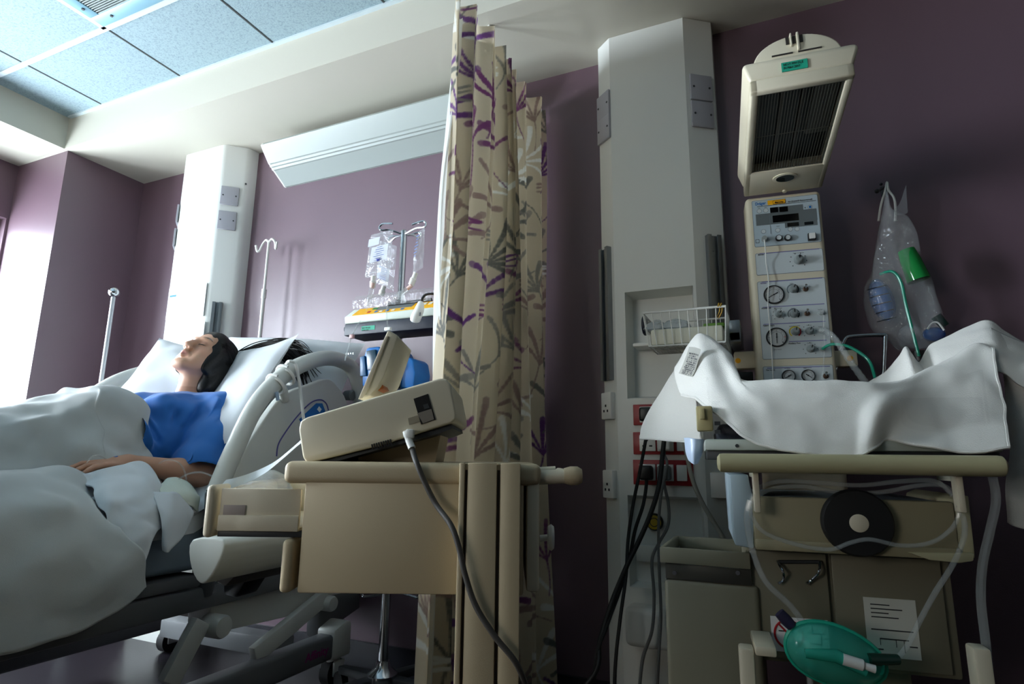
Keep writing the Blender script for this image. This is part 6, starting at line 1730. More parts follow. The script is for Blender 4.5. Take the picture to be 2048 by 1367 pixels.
q0, q1 = at(1556, 1123, Y=YQ - 0.014), at(1640, 1123, Y=YQ - 0.014)
obj('hook_bar', B().cyl(q0, q1, 0.004, n=10), DGREY, warm)
# printed signs on the doors
a_, c_ = at(1545, 1300, Y=YQ - 0.0125), at(1655, 1240, Y=YQ - 0.0125)
sg = obj('warning_sign', B().bx(a_.x, c_.x, YQ - 0.0135, YQ - 0.012, a_.z, c_.z), PAPER, warm)
cc = at(1578, 1268, Y=YQ - 0.014)
rb = B(); rb.tube([Vector((cc.x + 0.028 * math.cos(t), YQ - 0.0142, cc.z + 0.028 * math.sin(t))) for t in np.linspace(0, 2 * PI, 33)[:-1]], 0.0022, 6, closed=True)
rb.tube([Vector((cc.x - 0.019, YQ - 0.0142, cc.z + 0.019)), Vector((cc.x + 0.019, YQ - 0.0142, cc.z - 0.019))], 0.002, 6)
obj('prohibition_mark', rb, RED, sg)
ib = B()
for k_, (dx, dz, w__, h__) in enumerate(((-0.012, 0.006, 0.016, 0.002), (0.0, -0.006, 0.002, 0.018), (0.006, 0.004, 0.014, 0.002), (0.004, -0.012, 0.016, 0.002), (0.058, 0.006, 0.022, 0.002), (0.062, -0.006, 0.002, 0.02), (0.05, -0.014, 0.02, 0.002), (0.075, -0.002, 0.012, 0.002), (0.046, 0.014, 0.002, 0.02))):
    ib.box((cc.x + dx, YQ - 0.0142, cc.z + dz), (w__, 0.0008, h__))
obj('sign_drawing', ib, INK, sg)
a_, c_ = at(1737, 1310, Y=YQ - 0.0125), at(1830, 1200, Y=YQ - 0.0125)
sg = obj('instruction_sign', B().bx(a_.x, c_.x, YQ - 0.0135, YQ - 0.012, a_.z, c_.z), M('instruction card', (206, 206, 196), 0.7), warm)
ib = B(); rnd = random.Random(8)
for k_ in range(4): ib.bx(a_.x + 0.012, a_.x + 0.04 + rnd.random() * 0.03, YQ - 0.0142, YQ - 0.0134, c_.z - 0.014 - k_ * 0.008, c_.z - 0.012 - k_ * 0.008)
for (u0, v0, u1, v1) in ((0.1, 0.45, 0.9, 0.46), (0.25, 0.3, 0.8, 0.31), (0.25, 0.2, 0.26, 0.31), (0.55, 0.18, 0.56, 0.31), (0.7, 0.1, 0.71, 0.31), (0.1, 0.12, 0.3, 0.13), (0.8, 0.2, 0.95, 0.21)):
    X_ = lambda u: a_.x + (c_.x - a_.x) * u
    Z_ = lambda v_: a_.z + (c_.z - a_.z) * v_
    ib.bx(X_(u0), X_(u1), YQ - 0.0142, YQ - 0.0134, Z_(v0), Z_(v1) + 0.001)
obj('sign_drawing', ib, INK, sg)
# base
bs = B()
for px in (1494, 1960):
    x_ = at(px, 1330, Y=1.38).x; bs.bx(x_ - 0.018, x_ + 0.018, 1.30, 1.95, 0.10, 0.16, 0.008)
x0_, x1_ = at(1494, 1330, Y=1.38).x, at(1960, 1330, Y=1.38).x
bs.bx(x0_, x1_, 1.60, 1.70, 0.10, 0.15, 0.008)
obj('base_frame', bs, CREAM, warm)
obj('stem', B().bx(WCX - 0.06, WCX + 0.12, 1.55, 1.75, 0.14, a.z + 0.02, 0.01), CABM, warm)
for x_ in (x0_, x1_):
    a2 = at(1486 if x_ == x0_ else 1950, 1290, Y=1.38)
    obj('bumper_post', B().bx(x_ - 0.014, x_ + 0.014, 1.36, 1.40, 0.14, a2.z, 0.005), CREAM, warm)
    for y_ in (1.34, 1.92):
        obj('castor', B().cyl((x_ - 0.014, y_, 0.05), (x_ + 0.014, y_, 0.05), 0.05, n=22).cyl((x_, y_, 0.06), (x_, y_, 0.11), 0.012), RUBBER, warm)
a2, c2 = at(1510, 1308, Y=1.37), at(1552, 1292, Y=1.37)
obj('foot_step', B().bx(a2.x, c2.x, 1.36, 1.48, a2.z, c2.z, 0.004), CREAM, warm)
# brackets either side of the column
a2, c2 = at(1470, 738, Y=1.95), at(1512, 702, Y=1.95)
bl = obj('side_bracket', B().bx(a2.x, c2.x, 1.94, 1.98, a2.z, c2.z, 0.004), CREAM, warm)
c = at(1476, 721, Y=1.94); obj('yellow_dot', B().cyl((c.x, 1.9385, c.z), (c.x, 1.94, c.z), 0.008, n=18), YELLOW, bl)
a2, c2 = at(1660, 734, Y=1.95), at(1712, 700, Y=1.95)
br_ = obj('side_bracket', B().bx(a2.x, c2.x, 1.94, 1.98, a2.z, c2.z, 0.004), CREAM, warm)
c = at(1700, 716, Y=1.94); obj('yellow_dot', B().cyl((c.x, 1.9385, c.z), (c.x, 1.94, c.z), 0.008, n=18), YELLOW, br_)
a2, c2 = at(1472, 768, Y=1.95), at(1505, 744, Y=1.95); obj('rail_clamp', B().bx(a2.x, c2.x, 1.935, 1.975, a2.z, c2.z, 0.003), BLACK, warm)
pth = [at(*p, Y=1.96) for p in ((1668, 745), (1682, 700), (1690, 678), (1705, 672), (1764, 670), (1770, 680), (1766, 770))]
obj('support_arm', B().tube(smoothpath(pth, 6), 0.006, 10), CHROME, warm)
# hoses from the column ports
c0 = K(1643, 661, -0.016)
pts = smoothpath([c0, at(1652, 662, Y=1.86), at(1672, 680, Y=1.83), at(1700, 722, Y=1.80), at(1732, 766, Y=1.76), at(1745, 785, Y=1.74)], 14)
obj('corrugated_hose', B().tube(pts, [0.0085 + 0.0012 * math.sin(i * 2.1) for i in range(len(pts))], 12), CLEART, warm)
c0 = K(1645, 697, -0.016)
TEALT = M('green oxygen tube', (16, 150, 120), 0.3)
obj('oxygen_tube', B().tube(smoothpath([c0, at(1665, 688, Y=1.86), at(1700, 694, Y=1.84), at(1735, 718, Y=1.82), at(1748, 748, Y=1.80), at(1752, 775, Y=1.78)], 8), 0.0042, 8), TEALT, warm)
obj('probe_lead', B().tube(smoothpath([K(1528.5, 479, -0.018), K(1531, 500, -0.022), K(1532, 525, -0.012), K(1537, 560, -0.012), K(1536, 610, -0.012), K(1542, 680, -0.012), K(1545, 730, -0.012), K(1548, 790, -0.012)], 6), 0.0016, 6), WPLAS, warm)
obj('sampling_line', B().tube(smoothpath([K(1641, 625, -0.018), K(1646, 632, -0.02), K(1648, 680, -0.014), K(1647, 730, -0.014), K(1640, 790, -0.014)], 6), 0.0022, 6), CLEART, warm)
# loops of clear tubing round the drawer
def ctube(name, label, pts, r=0.004, mat=CLEART):
    return one(name, B().tube(smoothpath(pts, 8), r, 8), mat, label, 'tube')
yq = 1.395
ctube('clear_tube', 'looped clear tubing behind the long cream warmer handle, upper run', [at(*p, Y=yq + 0.02) for p in ((1500, 1010), (1515, 978), (1560, 962), (1640, 965), (1720, 970), (1800, 962), (1870, 962), (1905, 990))], 0.0045)
ctube('clear_tube', 'looped clear tubing behind the long cream warmer handle, lower run', [at(*p, Y=yq + 0.03) for p in ((1498, 1020), (1530, 982), (1600, 972), (1680, 984), (1760, 984), (1840, 970), (1890, 972), (1915, 1000))], 0.0045)
ctube('clear_tube', 'clear tube sagging across the drawer front below the black disc', [at(*p, Y=yq) for p in ((1500, 1005), (1503, 1030), (1530, 1065), (1600, 1090), (1660, 1098), (1700, 1085), (1740, 1078), (1800, 1090), (1860, 1085), (1905, 1055), (1920, 1020))], 0.0042)
ctube('clear_tube', 'clear tube dropping from the left of the drawer to the green mask', [at(*p, Y=yq - 0.02) for p in ((1500, 1000), (1494, 1030), (1502, 1090), (1530, 1160), (1580, 1210), (1608, 1250), (1618, 1300), (1620, 1367), (1620, 1440))], 0.006)
ctube('clear_tube', 'clear tube sloping from the right of the drawer down to the mask', [at(*p, Y=yq - 0.01) for p in ((1918, 1010), (1930, 1060), (1910, 1120), (1870, 1185), (1840, 1240), (1815, 1290), (1795, 1315))], 0.005)
ctube('clear_tube', 'thick clear tube hanging from the right end of the warmer handle', [at(*p, Y=1.40) for p in ((1975, 915), (1983, 945), (1992, 1000), (1980, 1060), (1965, 1130), (1962, 1200), (1972, 1290), (1978, 1360), (1982, 1460))], 0.008)
# green face mask hanging low
mk = thing('oxygen_mask', 'translucent green oxygen mask hanging low in front of the warmer cabinet', 'mask', at(1665, 1355, Y=1.34))
mc = at(1662, 1312, Y=1.34); ma = (at(1735, 1335, Y=1.34) - at(1590, 1290, Y=1.34)).normalized(); mz = Vector((0, 0, 1)) - ma * ma.z; mz.normalize(); mn = ma.cross(mz)
if mn.y > 0: mn = -mn
b = B(); P = []
for i in range(13):
    t = i / 12 * PI / 2; row = []
    for j in range(33):
        a = 2 * PI * j / 32; k_ = 1 + 0.12 * math.cos(a)
        row.append(mc + ma * (0.085 * math.cos(a) * math.sin(t) * k_) + mz * (0.052 * math.sin(a) * math.sin(t)) + mn * (0.055 * math.cos(t) * (1 - 0.25 * math.cos(a * 1.0) * math.sin(t)) - 0.02))
    P.append(row)
b.grid(P)
TEALC = clear('green translucent mask', tint=(0.25, 0.85, 0.72), body=0.55, bodycol=(0.05, 0.52, 0.40), gloss=0.35, rough=0.15)
obj('shell', b, TEALC, mk, smooth=70)
rimp = [P[-1][j] for j in range(32)]
obj('rim', B().tube(rimp, 0.005, 8, closed=True), TEALP, mk)
c = mc + ma * 0.0 + mn * 0.036; obj('nose_ridge', B().tube([c - ma * 0.05, c + mz * 0.012, c + ma * 0.05], [0.008, 0.012, 0.008], 10), TEALC, mk)
c = at(1700, 1322, Y=1.30); obj('connector', B().tube([c - ma * 0.012, c + ma * 0.02, c + ma * 0.024, c + ma * 0.04], [0.010, 0.010, 0.006, 0.007], 12), WPLAS, mk)
c = at(1735, 1318, Y=1.33); obj('swivel', B().tube([c, at(1795, 1318, Y=1.36)], [0.011, 0.009], 12), M('dark green connector', (8, 56, 44), 0.4), mk)
obj('strap', B().tube(smoothpath([at(1745, 1340, Y=1.34), at(1762, 1346, Y=1.34), at(1766, 1330, Y=1.34), at(1760, 1312, Y=1.34)], 5), 0.003, 6), TEALP, mk)
c0, c1 = at(1558, 1224, Y=1.36), at(1584, 1252, Y=1.36)
one('suction_connector', B().tube([c0, c0.lerp(c1, 0.5), c1], [0.010, 0.0115, 0.010], 12), M('dark violet rubber', (40, 36, 66), 0.5), 'short dark violet connector at the end of the clear tube above the green mask', 'connector')
# ------------------------------------------------------------------ towels over the cot
TOWEL = M('white cotton towel', (242, 240, 234), 0.95, bump=0.45, bscale=520, sheen=0.3)
def yn(rows, nu=9, nv=7): return patch([[at(x, y, Y=Y) for x, y, Y in r] for r in rows], nu, nv)
back = [(1362, 745, 1.70), (1378, 712, 1.71), (1398, 688, 1.71), (1428, 696, 1.69), (1462, 728, 1.66), (1484, 772, 1.60), (1560, 790, 1.58), (1650, 795, 1.58), (1740, 795, 1.58), (1800, 790, 1.60), (1852, 765, 1.62), (1905, 738, 1.64), (1948, 705, 1.64), (1985, 712, 1.62)]
r0 = [(1352, 735, 1.665), (1372, 701, 1.665), (1395, 672, 1.66), (1425, 680, 1.63), (1463, 713, 1.57), (1482, 757, 1.485), (1560, 760, 1.455), (1650, 762, 1.455), (1740, 764, 1.46), (1802, 762, 1.49), (1850, 742, 1.53), (1905, 714, 1.57), (1950, 688, 1.59), (1982, 700, 1.57)]
r1 = [(1352, 750, 1.64), (1376, 726, 1.60), (1402, 700, 1.58), (1438, 712, 1.55), (1472, 748, 1.48), (1502, 782, 1.435), (1560, 785, 1.43), (1650, 786, 1.43), (1725, 790, 1.43), (1778, 785, 1.44), (1845, 768, 1.485), (1902, 748, 1.51), (1955, 736, 1.53), (1990, 742, 1.52)]
r2 = [(1356, 768, 1.61), (1384, 755, 1.55), (1412, 742, 1.51), (1446, 760, 1.485), (1482, 800, 1.435), (1528, 826, 1.41), (1585, 828, 1.41), (1655, 830, 1.41), (1712, 830, 1.41), (1758, 820, 1.40), (1815, 815, 1.445), (1880, 815, 1.46), (1958, 800, 1.47), (2004, 802, 1.475)]
r3 = [(1360, 780, 1.585), (1387, 778, 1.53), (1413, 780, 1.48), (1444, 800, 1.44), (1480, 836, 1.41), (1530, 862, 1.40), (1588, 870, 1.395), (1652, 873, 1.395), (1708, 872, 1.395), (1748, 862, 1.385), (1790, 855, 1.43), (1862, 868, 1.43), (1952, 862, 1.425), (2014, 852, 1.43)]
r4 = [(1364, 787, 1.565), (1388, 797, 1.505), (1414, 811, 1.455), (1444, 833, 1.425), (1482, 868, 1.40), (1535, 893, 1.388), (1592, 904, 1.382), (1652, 909, 1.382), (1706, 909, 1.382), (1742, 900, 1.378), (1772, 877, 1.42), (1830, 888, 1.405), (1930, 902, 1.395), (2022, 895, 1.40)]
P = crumple(yn([back, r0, r1, r2, r3, r4], 9, 8), 0.006, 11, 3.0, 0.0025, 28)
fl_ = crumple(yn([[(1352, 735, 1.668), (1373, 702, 1.668), (1396, 674, 1.664)], [(1330, 770, 1.672), (1360, 755, 1.655), (1394, 735, 1.64)], [(1302, 812, 1.672), (1345, 808, 1.64), (1396, 805, 1.62)], [(1284, 850, 1.665), (1338, 852, 1.635), (1400, 852, 1.61)], [(1279, 874, 1.66), (1338, 881, 1.632), (1404, 884, 1.61)]], 9, 9), 0.007, 10, 6.0)
tb = B().grid(P); tb.grid(fl_)
# stitched hems
def hemline(row, r): tb.tube(row, r, 6)
tw = one('towel', tb, TOWEL, 'white towel with a care tag draped over the front of the warmer cot', 'towel', smooth=80)
s = tw.modifiers.new('thickness', 'SOLIDIFY'); s.thickness = 0.004; s.offset = 0
hm = B().tube([p + Vector((0, -0.001, 0.0)) for p in P[-1]], 0.0036, 6)
h2 = B().tube([P[i][-1] for i in range(9, len(P))], 0.0036, 6)
obj('hem', hm, TOWEL, tw); obj('hem', h2, TOWEL, tw); obj('hem', B().tube([p for p in fl_[-1]], 0.0034, 6), TOWEL, tw)
# care tag
tg = [[(1378, 693, 1.56), (1390, 694, 1.555), (1402, 698, 1.55)], [(1372, 712, 1.55), (1385, 715, 1.545), (1397, 718, 1.54)], [(1364, 732, 1.545), (1378, 736, 1.54), (1391, 739, 1.535)], [(1357, 746, 1.545), (1370, 750, 1.54), (1384, 753, 1.535)]]
T_ = [[at(x, y, Y=Y) for x, y, Y in r] for r in tg]
tag_o = obj('care_tag', B().grid(patch(T_, 5, 5)), M('white care tag', (222, 220, 212), 0.7), tw)
tag_o.data.materials[0].use_backface_culling = False
pr_ = B(); rnd = random.Random(3)
PT = patch(T_, 16, 12)
for i in range(10, 44, 3):
    for j in range(4, 20, 1):
        if rnd.random() < 0.62:
            q = [PT[i][j], PT[i][j + 1], PT[i + 2][j + 1], PT[i + 2][j]]
            pr_.poly([p + Vector((0.0006, -0.0012, 0)) for p in q])
obj('tag_print', pr_, M('grey tag print', (120, 120, 120), 0.7), tag_o)
# heap of white linen at the right of the cot and its fall over the side
r0 = [(1736, 766, 1.72), (1772, 742, 1.72), (1797, 712, 1.70), (1812, 694, 1.69), (1822, 706, 1.69), (1838, 722, 1.70), (1860, 692, 1.72), (1905, 670, 1.72), (1970, 642, 1.72), (2010, 660, 1.70), (2070, 694, 1.68)]
r1 = [(1742, 778, 1.66), (1780, 764, 1.64), (1805, 740, 1.62), (1820, 722, 1.61), (1832, 732, 1.63), (1846, 738, 1.64), (1870, 712, 1.64), (1912, 690, 1.64), (1974, 664, 1.64), (2014, 688, 1.62), (2070, 716, 1.60)]
r2 = [(1750, 800, 1.60), (1790, 790, 1.58), (1815, 770, 1.57), (1830, 762, 1.57), (1842, 760, 1.58), (1858, 756, 1.59), (1885, 738, 1.59), (1925, 716, 1.59), (1985, 700, 1.58), (2022, 725, 1.56), (2075, 745, 1.54)]
r3 = [(1758, 826, 1.56), (1800, 815, 1.55), (1825, 800, 1.54), (1840, 792, 1.54), (1852, 790, 1.55), (1870, 786, 1.56), (1898, 770, 1.56), (1938, 752, 1.57), (1998, 745, 1.55), (2034, 768, 1.53), (2080, 785, 1.51)]
P = crumple(yn([r0, r1, r2, r3], 10, 8), 0.005, 12, 8.0, 0.002, 30)
cloth('linen', P, TOWEL, 'white linen heaped at the right of the warmer cot below the clear bag', 'linen', 0.004)
r0 = [(1978, 655, 1.66), (2014, 672, 1.655), (2080, 700, 1.65)]
r1 = [(1992, 715, 1.60), (2025, 730, 1.58), (2090, 752, 1.57)]
r2 = [(2012, 790, 1.585), (2040, 810, 1.56), (2100, 825, 1.55)]
r3 = [(2018, 880, 1.58), (2042, 900, 1.56), (2105, 910, 1.55)]
r4 = [(2008, 980, 1.585), (2038, 1000, 1.57), (2105, 1010, 1.56)]
r5 = [(2008, 1045, 1.59), (2028, 1056, 1.57), (2105, 1062, 1.56)]
P = crumple(yn([r0, r1, r2, r3, r4, r5], 8, 8), 0.012, 9, 5.0)
cloth('linen', P, TOWEL, 'shaded end of white linen hanging down past the right end of the handle', 'linen', 0.004)
# bluish bag bottom under the towel corner
r0 = [(1368, 876, 1.56), (1388, 878, 1.54), (1404, 878, 1.56)]; r1 = [(1370, 900, 1.56), (1388, 902, 1.535), (1403, 902, 1.56)]; r2 = [(1378, 922, 1.56), (1388, 928, 1.545), (1396, 926, 1.56)]
P = crumple(yn([r0, r1, r2], 7, 7), 0.006, 22, 2.0)
cloth('plastic_bag', P, M('pale blue plastic bag', (196, 212, 236), 0.3), 'small pale blue plastic bag tip poking out below the left towel flap', 'bag', 0.002)

WF[0] = Matrix.Identity(4)
# ------------------------------------------------------------------ wire basket on the trunking rail
YK0, YK1 = 1.735, 1.885
xk0, xk1 = at(1286, 640, Y=YK0).x, at(1452, 630, Y=YK0).x
zk1 = (at(1286, 625, Y=YK0).z + at(1452, 613, Y=YK0).z) / 2; zk0 = (at(1296, 690, Y=YK0).z + at(1450, 684, Y=YK0).z) / 2
bk = thing('wire_basket', 'white wire basket full of packs fixed beside the red socket plates', 'basket', ((xk0 + xk1) / 2, (YK0 + YK1) / 2, zk0))
ins = 0.014
rim = [(xk0, YK0), (xk1, YK0), (xk1, YK1), (xk0, YK1)]
bot = [(xk0 + ins, YK0 + 0.006), (xk1 - 0.006, YK0 + 0.006), (xk1 - 0.006, YK1 - 0.006), (xk0 + ins, YK1 - 0.006)]
b = B()
b.tube([(x, y, zk1) for x, y in rim], 0.0034, 8, closed=True)
obj('rim_wire', b, STEELP, bk)
b = B(); b.tube([(x, y, zk0) for x, y in bot], 0.0024, 6, closed=True)
n = 9
def lp(a, c, t): return a + (c - a) * t
for i in range(n + 1):
    t = i / n
    b.tube([(lp(rim[0][0], rim[1][0], t), YK0, zk1), (lp(bot[0][0], bot[1][0], t), YK0 + 0.006, zk0), (lp(bot[0][0], bot[1][0], t), YK1 - 0.006, zk0), (lp(rim[0][0], rim[1][0], t), YK1, zk1)], 0.0017, 6)
for i in range(1, 6):
    t = i / 6; y0_ = lp(rim[0][1], rim[3][1], t)
    b.tube([(rim[0][0], y0_, zk1), (bot[0][0], y0_, zk0), (bot[1][0], y0_, zk0), (rim[1][0], y0_, zk1)], 0.0017, 6)
for i in range(24):
    x = lp(bot[0][0], bot[1][0], i / 23); b.tube([(x, YK0 + 0.006, zk0), (x, YK1 - 0.006, zk0)], 0.001, 4)
obj('basket_wires', b, STEELP, bk)
# rail bracket holding it
a, c = at(1462, 690, Y=1.93), at(1482, 648, Y=1.93)
obj('rail_bracket', B().bx(xk1 - 0.004, c.x, 1.86, 1.90, zk0 + 0.02, zk0 + 0.05, 0.002).bx(a.x, c.x, 1.86, 2.04, a.z, c.z, 0.003), ALU, bk)
tr = one('supply_tray', B().bx(xk0 + 0.018, xk1 - 0.012, YK0 + 0.014, YK1 - 0.012, zk0 + 0.004, at(1370, 652, Y=YK0).z, 0.006), M('off white tray', (218, 216, 198), 0.5), 'off white plastic tray inside the wire basket', 'tray')
ztr = at(1370, 652, Y=YK0).z
for k, (px, dx, lab) in enumerate(((1312, 0.034, 'crinkled clear pack at the left end of the wire basket'), (1352, 0.046, 'larger crinkled clear pack in the middle of the wire basket'))):
    c = at(px, 638, Y=1.79); P = []
    for i in range(9):
        row = []
        for j in range(9):
            u, v_ = i / 8 * 2 - 1, j / 8 * 2 - 1; h_ = 0.034 * ((1 - u * u) * (1 - v_ * v_)) ** 0.5
            q = Vector((c.x + u * dx, 1.80 + v_ * 0.045, ztr + 0.004 + h_)); row.append(q + nvec(q * 45) * 0.006 * (1 if abs(u) < 1 and abs(v_) < 1 else 0.2))
        P.append(row)
    b = B().grid(P); b.bx(c.x - dx * 0.8, c.x + dx * 0.8, 1.765, 1.835, ztr + 0.001, ztr + 0.006)
    one('supply_pack', b, clear('pack film', body=0.42, bodycol=(0.62, 0.70, 0.74), gloss=0.45, crinkle=0.8, cscale=60) if k == 0 else bpy.data.materials['pack film'], lab, 'pack', 'clear packs in the wire basket')
c = at(1428, 638, Y=1.80); one('green_pack', B().bx(c.x - 0.03, c.x + 0.03, 1.78, 1.86, ztr + 0.001, ztr + 0.014, 0.004), M('green pack', (96, 140, 50), 0.5), 'flat green pack at the right end of the wire basket', 'pack')
c = at(1286, 645, Y=1.76); b = B(); b.tube([Vector((c.x - 0.002, 1.80 + 0.026 * math.cos(t), c.z + 0.026 * math.sin(t))) for t in np.linspace(0, 2 * PI, 25)[:-1]], 0.006, 8, closed=True)
tp = one('tape_roll', b, NAVY, 'navy roll of tape hung on the left side of the wire basket', 'tape roll')
b = B()
for px in (1436, 1441): b.tube(smoothpath([at(px, 612, Y=YK0 - 0.004), at(px + 2, 606, Y=YK0 + 0.01), at(px + 3, 622, Y=YK0 + 0.004), at(px - 4, 636, Y=YK0 + 0.008)], 4), 0.0018, 6)
one('yellow_tie', b, M('yellow tie', (190, 150, 40), 0.5), 'thin yellow tie knotted on the basket rim', 'tie')

# ------------------------------------------------------------------ plugs and cables at the red plates
def plug(name, k, j, mat, label, path, r, cmat, w_=0.042):
    o = SOCK[(k, j)]
    t = thing(name, label, 'plug', o + Vector((0, -0.01, 0)))
    e_ = path[-1]; path = path + [Vector((e_.x - 0.01, e_.y - 0.02, 0.02)), Vector((e_.x - 0.08, e_.y - 0.05, 0.008)), Vector((e_.x - 0.16, e_.y - 0.02, 0.008))]
    obj('plug_body', B().box(o + Vector((0, -0.027, -0.001)), (w_, 0.036, 0.046), None, 0.008, 3), mat, t)
    obj('cable', B().tube(smoothpath([o + Vector((0, -0.028, -0.02)), o + Vector((0, -0.03, -0.04))] + path, 8), r, 8), cmat, t)
    return t
BC = M('black cable', (20, 20, 22), 0.55); GC = M('mid grey cable', (104, 104, 104), 0.5)
plug('mains_plug', 2, 0, BLACK, 'black mains plug in the lowest red plate with its cable trailing down', [at(*p, Y=Y) for p, Y in (((1286, 1010), 1.94), ((1270, 1060), 1.92), ((1258, 1120), 1.90), ((1236, 1190), 1.86), ((1214, 1250), 1.80), ((1190, 1330), 1.75))], 0.0055, BC)
plug('mains_plug', 2, 1, GREY, 'grey mains plug in the lowest red plate beside the black one', [at(*p, Y=Y) for p, Y in (((1337, 1010), 1.95), ((1336, 1050), 1.93), ((1318, 1085), 1.92), ((1304, 1120), 1.90), ((1308, 1190), 1.89), ((1304, 1260), 1.88), ((1285, 1320), 1.86), ((1276, 1420), 1.84))], 0.0048, GC)
plug('mains_plug', 1, 1, WPLAS, 'white mains plug half hidden by the towel in the middle red plate', [at(*p, Y=Y) for p, Y in (((1334, 930), 1.94), ((1322, 990), 1.93), ((1317, 1060), 1.92), ((1319, 1150), 1.90), ((1322, 1230), 1.89), ((1318, 1300), 1.87), ((1312, 1420), 1.85))], 0.0045, GC)
plug('mains_plug', 0, 0, BLACK, 'black mains plug in the top red plate peeking out left of the towel', [at(*p, Y=Y) for p, Y in (((1292, 875), 1.90), ((1280, 940), 1.90), ((1266, 1010), 1.90), ((1256, 1080), 1.89), ((1252, 1150), 1.86), ((1240, 1240), 1.82), ((1230, 1340), 1.79))], 0.0055, BC)
one('black_cable', B().tube(smoothpath([at(*p, Y=Y) for p, Y in (((1330, 862), 1.90), ((1326, 900), 1.89), ((1318, 970), 1.89), ((1300, 1030), 1.88), ((1276, 1085), 1.87), ((1254, 1130), 1.86), ((1225, 1200), 1.83), ((1200, 1280), 1.78), ((1180, 1360), 1.72))] + [Vector((-0.72, 1.66, 0.05)), Vector((-0.80, 1.62, 0.009)), Vector((-0.90, 1.60, 0.009))], 8), 0.0072, 10), BC, 'thickest black cable sweeping down in front of the lowest red plate', 'cable')
one('grey_hose', B().tube(smoothpath([at(*p, Y=Y) for p, Y in (((1362, 862), 1.90), ((1372, 900), 1.90), ((1384, 955), 1.90), ((1402, 1000), 1.91), ((1428, 1045), 1.92), ((1448, 1080), 1.92), ((1462, 1130), 1.92))], 8), 0.0068, 10), M('pale grey hose', (168, 166, 156), 0.5), 'pale grey hose curving from the red plates down behind the bin', 'hose')

# ------------------------------------------------------------------ open bin beside the warmer
YBN = 1.46
a, c = at(1340, 1325, Y=YBN), at(1500, 1104, Y=YBN)
bn_ = thing('open_bin', 'grey open-topped bin standing left of the warmer cabinet', 'bin', ((a.x + c.x) / 2, YBN + 0.15, 0))
BINM = M('olive grey bin', (128, 123, 104), 0.5)
def ring_box(x0, x1, y0, y1, z0, z1, t_): return B().bx(x0, x1, y0, y0 + t_, z0, z1, 0.002).bx(x0, x1, y1 - t_, y1, z0, z1, 0.002).bx(x0, x0 + t_, y0 + t_, y1 - t_, z0, z1, 0.002).bx(x1 - t_, x1, y0 + t_, y1 - t_, z0, z1, 0.002)
zb1, zb2 = at(1420, 1130, Y=YBN).z, at(1420, 1163, Y=YBN).z
obj('rim', ring_box(a.x - 0.012, c.x, YBN - 0.012, YBN + 0.22, zb1, c.z, 0.01), BINM, bn_)
obj('inner_liner', B().bx(a.x, c.x - 0.01, YBN + 0.0, YBN + 0.21, zb1 - 0.05, zb1 - 0.045).bx(a.x - 0.001, a.x + 0.001, YBN, YBN + 0.21, zb1 - 0.05, zb1 + 0.01), DGREY, bn_)
obj('front_rail', B().bx(a.x - 0.002, c.x, YBN - 0.004, YBN + 0.002, zb2, zb1 - 0.002, 0.001), M('dark steel band', (84, 82, 76), 0.35, metal=0.6), bn_)
for px in (1350, 1476):
    s_ = at(px, 1144, Y=YBN); obj('screw', B().cyl((s_.x, YBN - 0.008, s_.z), (s_.x, YBN - 0.003, s_.z), 0.005, n=10), CHROME, bn_)
obj('bin_body', B().bx(a.x - 0.006, c.x + 0.012, YBN - 0.004, YBN + 0.21, 0.02, zb2, 0.01, 3), BINM, bn_)
obj('foot', B().bx(a.x, c.x, YBN, YBN + 0.2, 0, 0.03, 0.004), DGREY, bn_)

# ------------------------------------------------------------------ wall hook with the clear resuscitator bag
hk = thing('wall_hook', 'small dark wall hook with a bent wire hanger on the mauve wall', 'hook', at(1772, 378, Y=D))
c = at(1772, 378, Y=2.10); 
obj('hook_plate', B().box((c.x, D - 0.004, c.z + 0.004), (0.022, 0.008, 0.034), None, 0.002).cyl((c.x, D - 0.005, c.z), (c.x, 2.07, c.z), 0.004, n=10), DGREY, hk)
obj('hook_arm', B().tube([(c.x, 2.075, c.z), at(1756, 382, Y=2.065)], 0.0035, 8).sph(at(1754, 382, Y=2.065), 0.007, 10).sph(at(1762, 368, Y=2.08), 0.005, 10), BLACK, hk)
obj('wire_hanger', B().tube(smoothpath([at(1757, 442, Y=2.05), at(1762, 410, Y=2.05), at(1770, 383, Y=2.065), at(1774, 364, Y=2.075), at(1777, 380, Y=2.065), at(1788, 396, Y=2.05), at(1791, 420, Y=2.05), at(1790, 442, Y=2.05)], 6), 0.0035, 8), STEELP, hk)
YG = 2.02
bgt = thing('resuscitator_bag', 'knotted clear plastic bag with blue and green resuscitator parts hanging from the wall hook', 'bag', at(1815, 690, Y=YG))
Lft = [(1771, 384), (1766, 420), (1756, 458), (1748, 500), (1742, 545), (1728, 590), (1732, 625), (1752, 662), (1785, 690), (1800, 697)]
Rgt = [(1776, 384), (1785, 420), (1812, 430), (1830, 470), (1846, 515), (1862, 560), (1874, 600), (1888, 640), (1894, 676), (1850, 694)]
Lp = smoothpath([at(*p, Y=YG) for p in Lft], 5); Rp = smoothpath([at(*p, Y=YG) for p in Rgt], 5)
P = []
for i, (l_, r_) in enumerate(zip(Lp, Rp)):
    t = i / (len(Lp) - 1); dep = 0.012 + 0.075 * math.sin(PI * min(1, t * 0.95 + 0.02)) ** 0.8
    row = []
    for j in range(36):
        a = 2 * PI * j / 36; u = 0.5 - 0.5 * math.cos(a)
        q = l_.lerp(r_, u) + Vector((0, -dep * 0.55 * math.sin(a), 0))
        q += nvec(Vector((q.x * 22, q.z * 9, a))) * 0.012 * min(1, t * 3)
        row.append(q)
    P.append(row + [row[0]])
obj('film', B().grid(P), CLEARW, bgt, smooth=70)
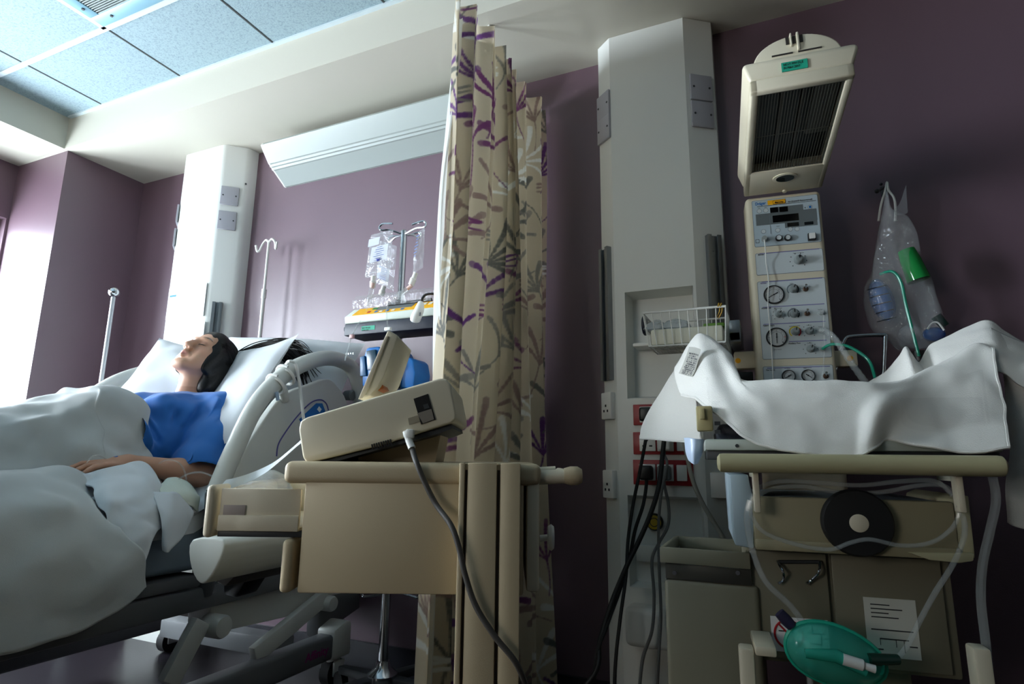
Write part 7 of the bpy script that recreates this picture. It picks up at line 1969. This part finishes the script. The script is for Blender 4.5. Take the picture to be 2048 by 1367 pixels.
sp = [[at(*p, Y=YG) for p in r] for r in (((1786, 420), (1800, 405), (1812, 368)), ((1790, 424), (1803, 418), (1814, 400)), ((1790, 430), (1804, 430), (1816, 425)))]
obj('torn_corner', B().grid(patch(sp, 4, 4)), CLEARW, bgt)
def rotb(ax_): return Vector(ax_).normalized().to_track_quat('Z', 'Y').to_matrix()
c = at(1764, 600, Y=YG); ax_ = at(1748, 560, Y=YG) - at(1782, 660, Y=YG)
BLUET = clear('blue translucent bulb', tint=(0.25, 0.5, 0.95), body=0.5, bodycol=(0.03, 0.16, 0.48), gloss=0.4, rough=0.1)
obj('blue_bulb', B().sph(c, 0.05, 24, (0.72, 0.62, 1.35), rotb(ax_)), BLUET, bgt)
fr_ = B()
for i in range(5):
    m_ = at(1750 + i * 5, 575 + i * 16, Y=YG - 0.037); fr_.tube([m_ + Vector((-0.02, 0.004, -0.004)), m_, m_ + Vector((0.03, 0.004, 0.006))], 0.0014, 5)
obj('bulb_ribs', fr_, INK, bgt)
a, e = at(1812, 500, Y=YG - 0.02), at(1838, 560, Y=YG - 0.02)
obj('green_cuff', B().tube([a, a.lerp(e, 0.3), e], [0.022, 0.026, 0.030], 18), clear('green translucent cuff', tint=(0.3, 0.9, 0.4), body=0.85, bodycol=(0.01, 0.26, 0.05), gloss=0.35), bgt)
c = at(1822, 668, Y=YG); obj('clear_mask', B().sph(c, 0.045, 18, (1.3, 0.7, 0.6), rotb((0.3, 0, 1))), CLEARW, bgt)
c = at(1868, 668, Y=YG); obj('blue_valve', B().sph(c, 0.026, 16, (1.1, 0.8, 0.8)), BLUET, bgt)
c = at(1882, 640, Y=YG); obj('dark_green_fitting', B().tube([at(1872, 632, Y=YG), at(1890, 652, Y=YG)], [0.014, 0.012], 12), M('deep green fitting', (6, 50, 44), 0.4), bgt)
obj('white_cord', B().tube(smoothpath([at(1855, 658, Y=YG - 0.02), at(1864, 646, Y=YG - 0.02), at(1876, 645, Y=YG - 0.02), at(1888, 660, Y=YG - 0.02)], 5), 0.0028, 6), WPLAS, bgt)
obj('oxygen_tube', B().tube(smoothpath([at(1760, 548, Y=YG - 0.03), at(1785, 543, Y=YG - 0.045), at(1802, 565, Y=YG - 0.048), at(1812, 610, Y=YG - 0.05), at(1826, 665, Y=YG - 0.05), at(1838, 712, Y=YG - 0.05)], 8), 0.0042, 8), TEALT, bgt)
obj('dark_neck', B().tube([at(1836, 702, Y=YG), at(1840, 722, Y=YG)], [0.016, 0.014], 12), BLACK, bgt)
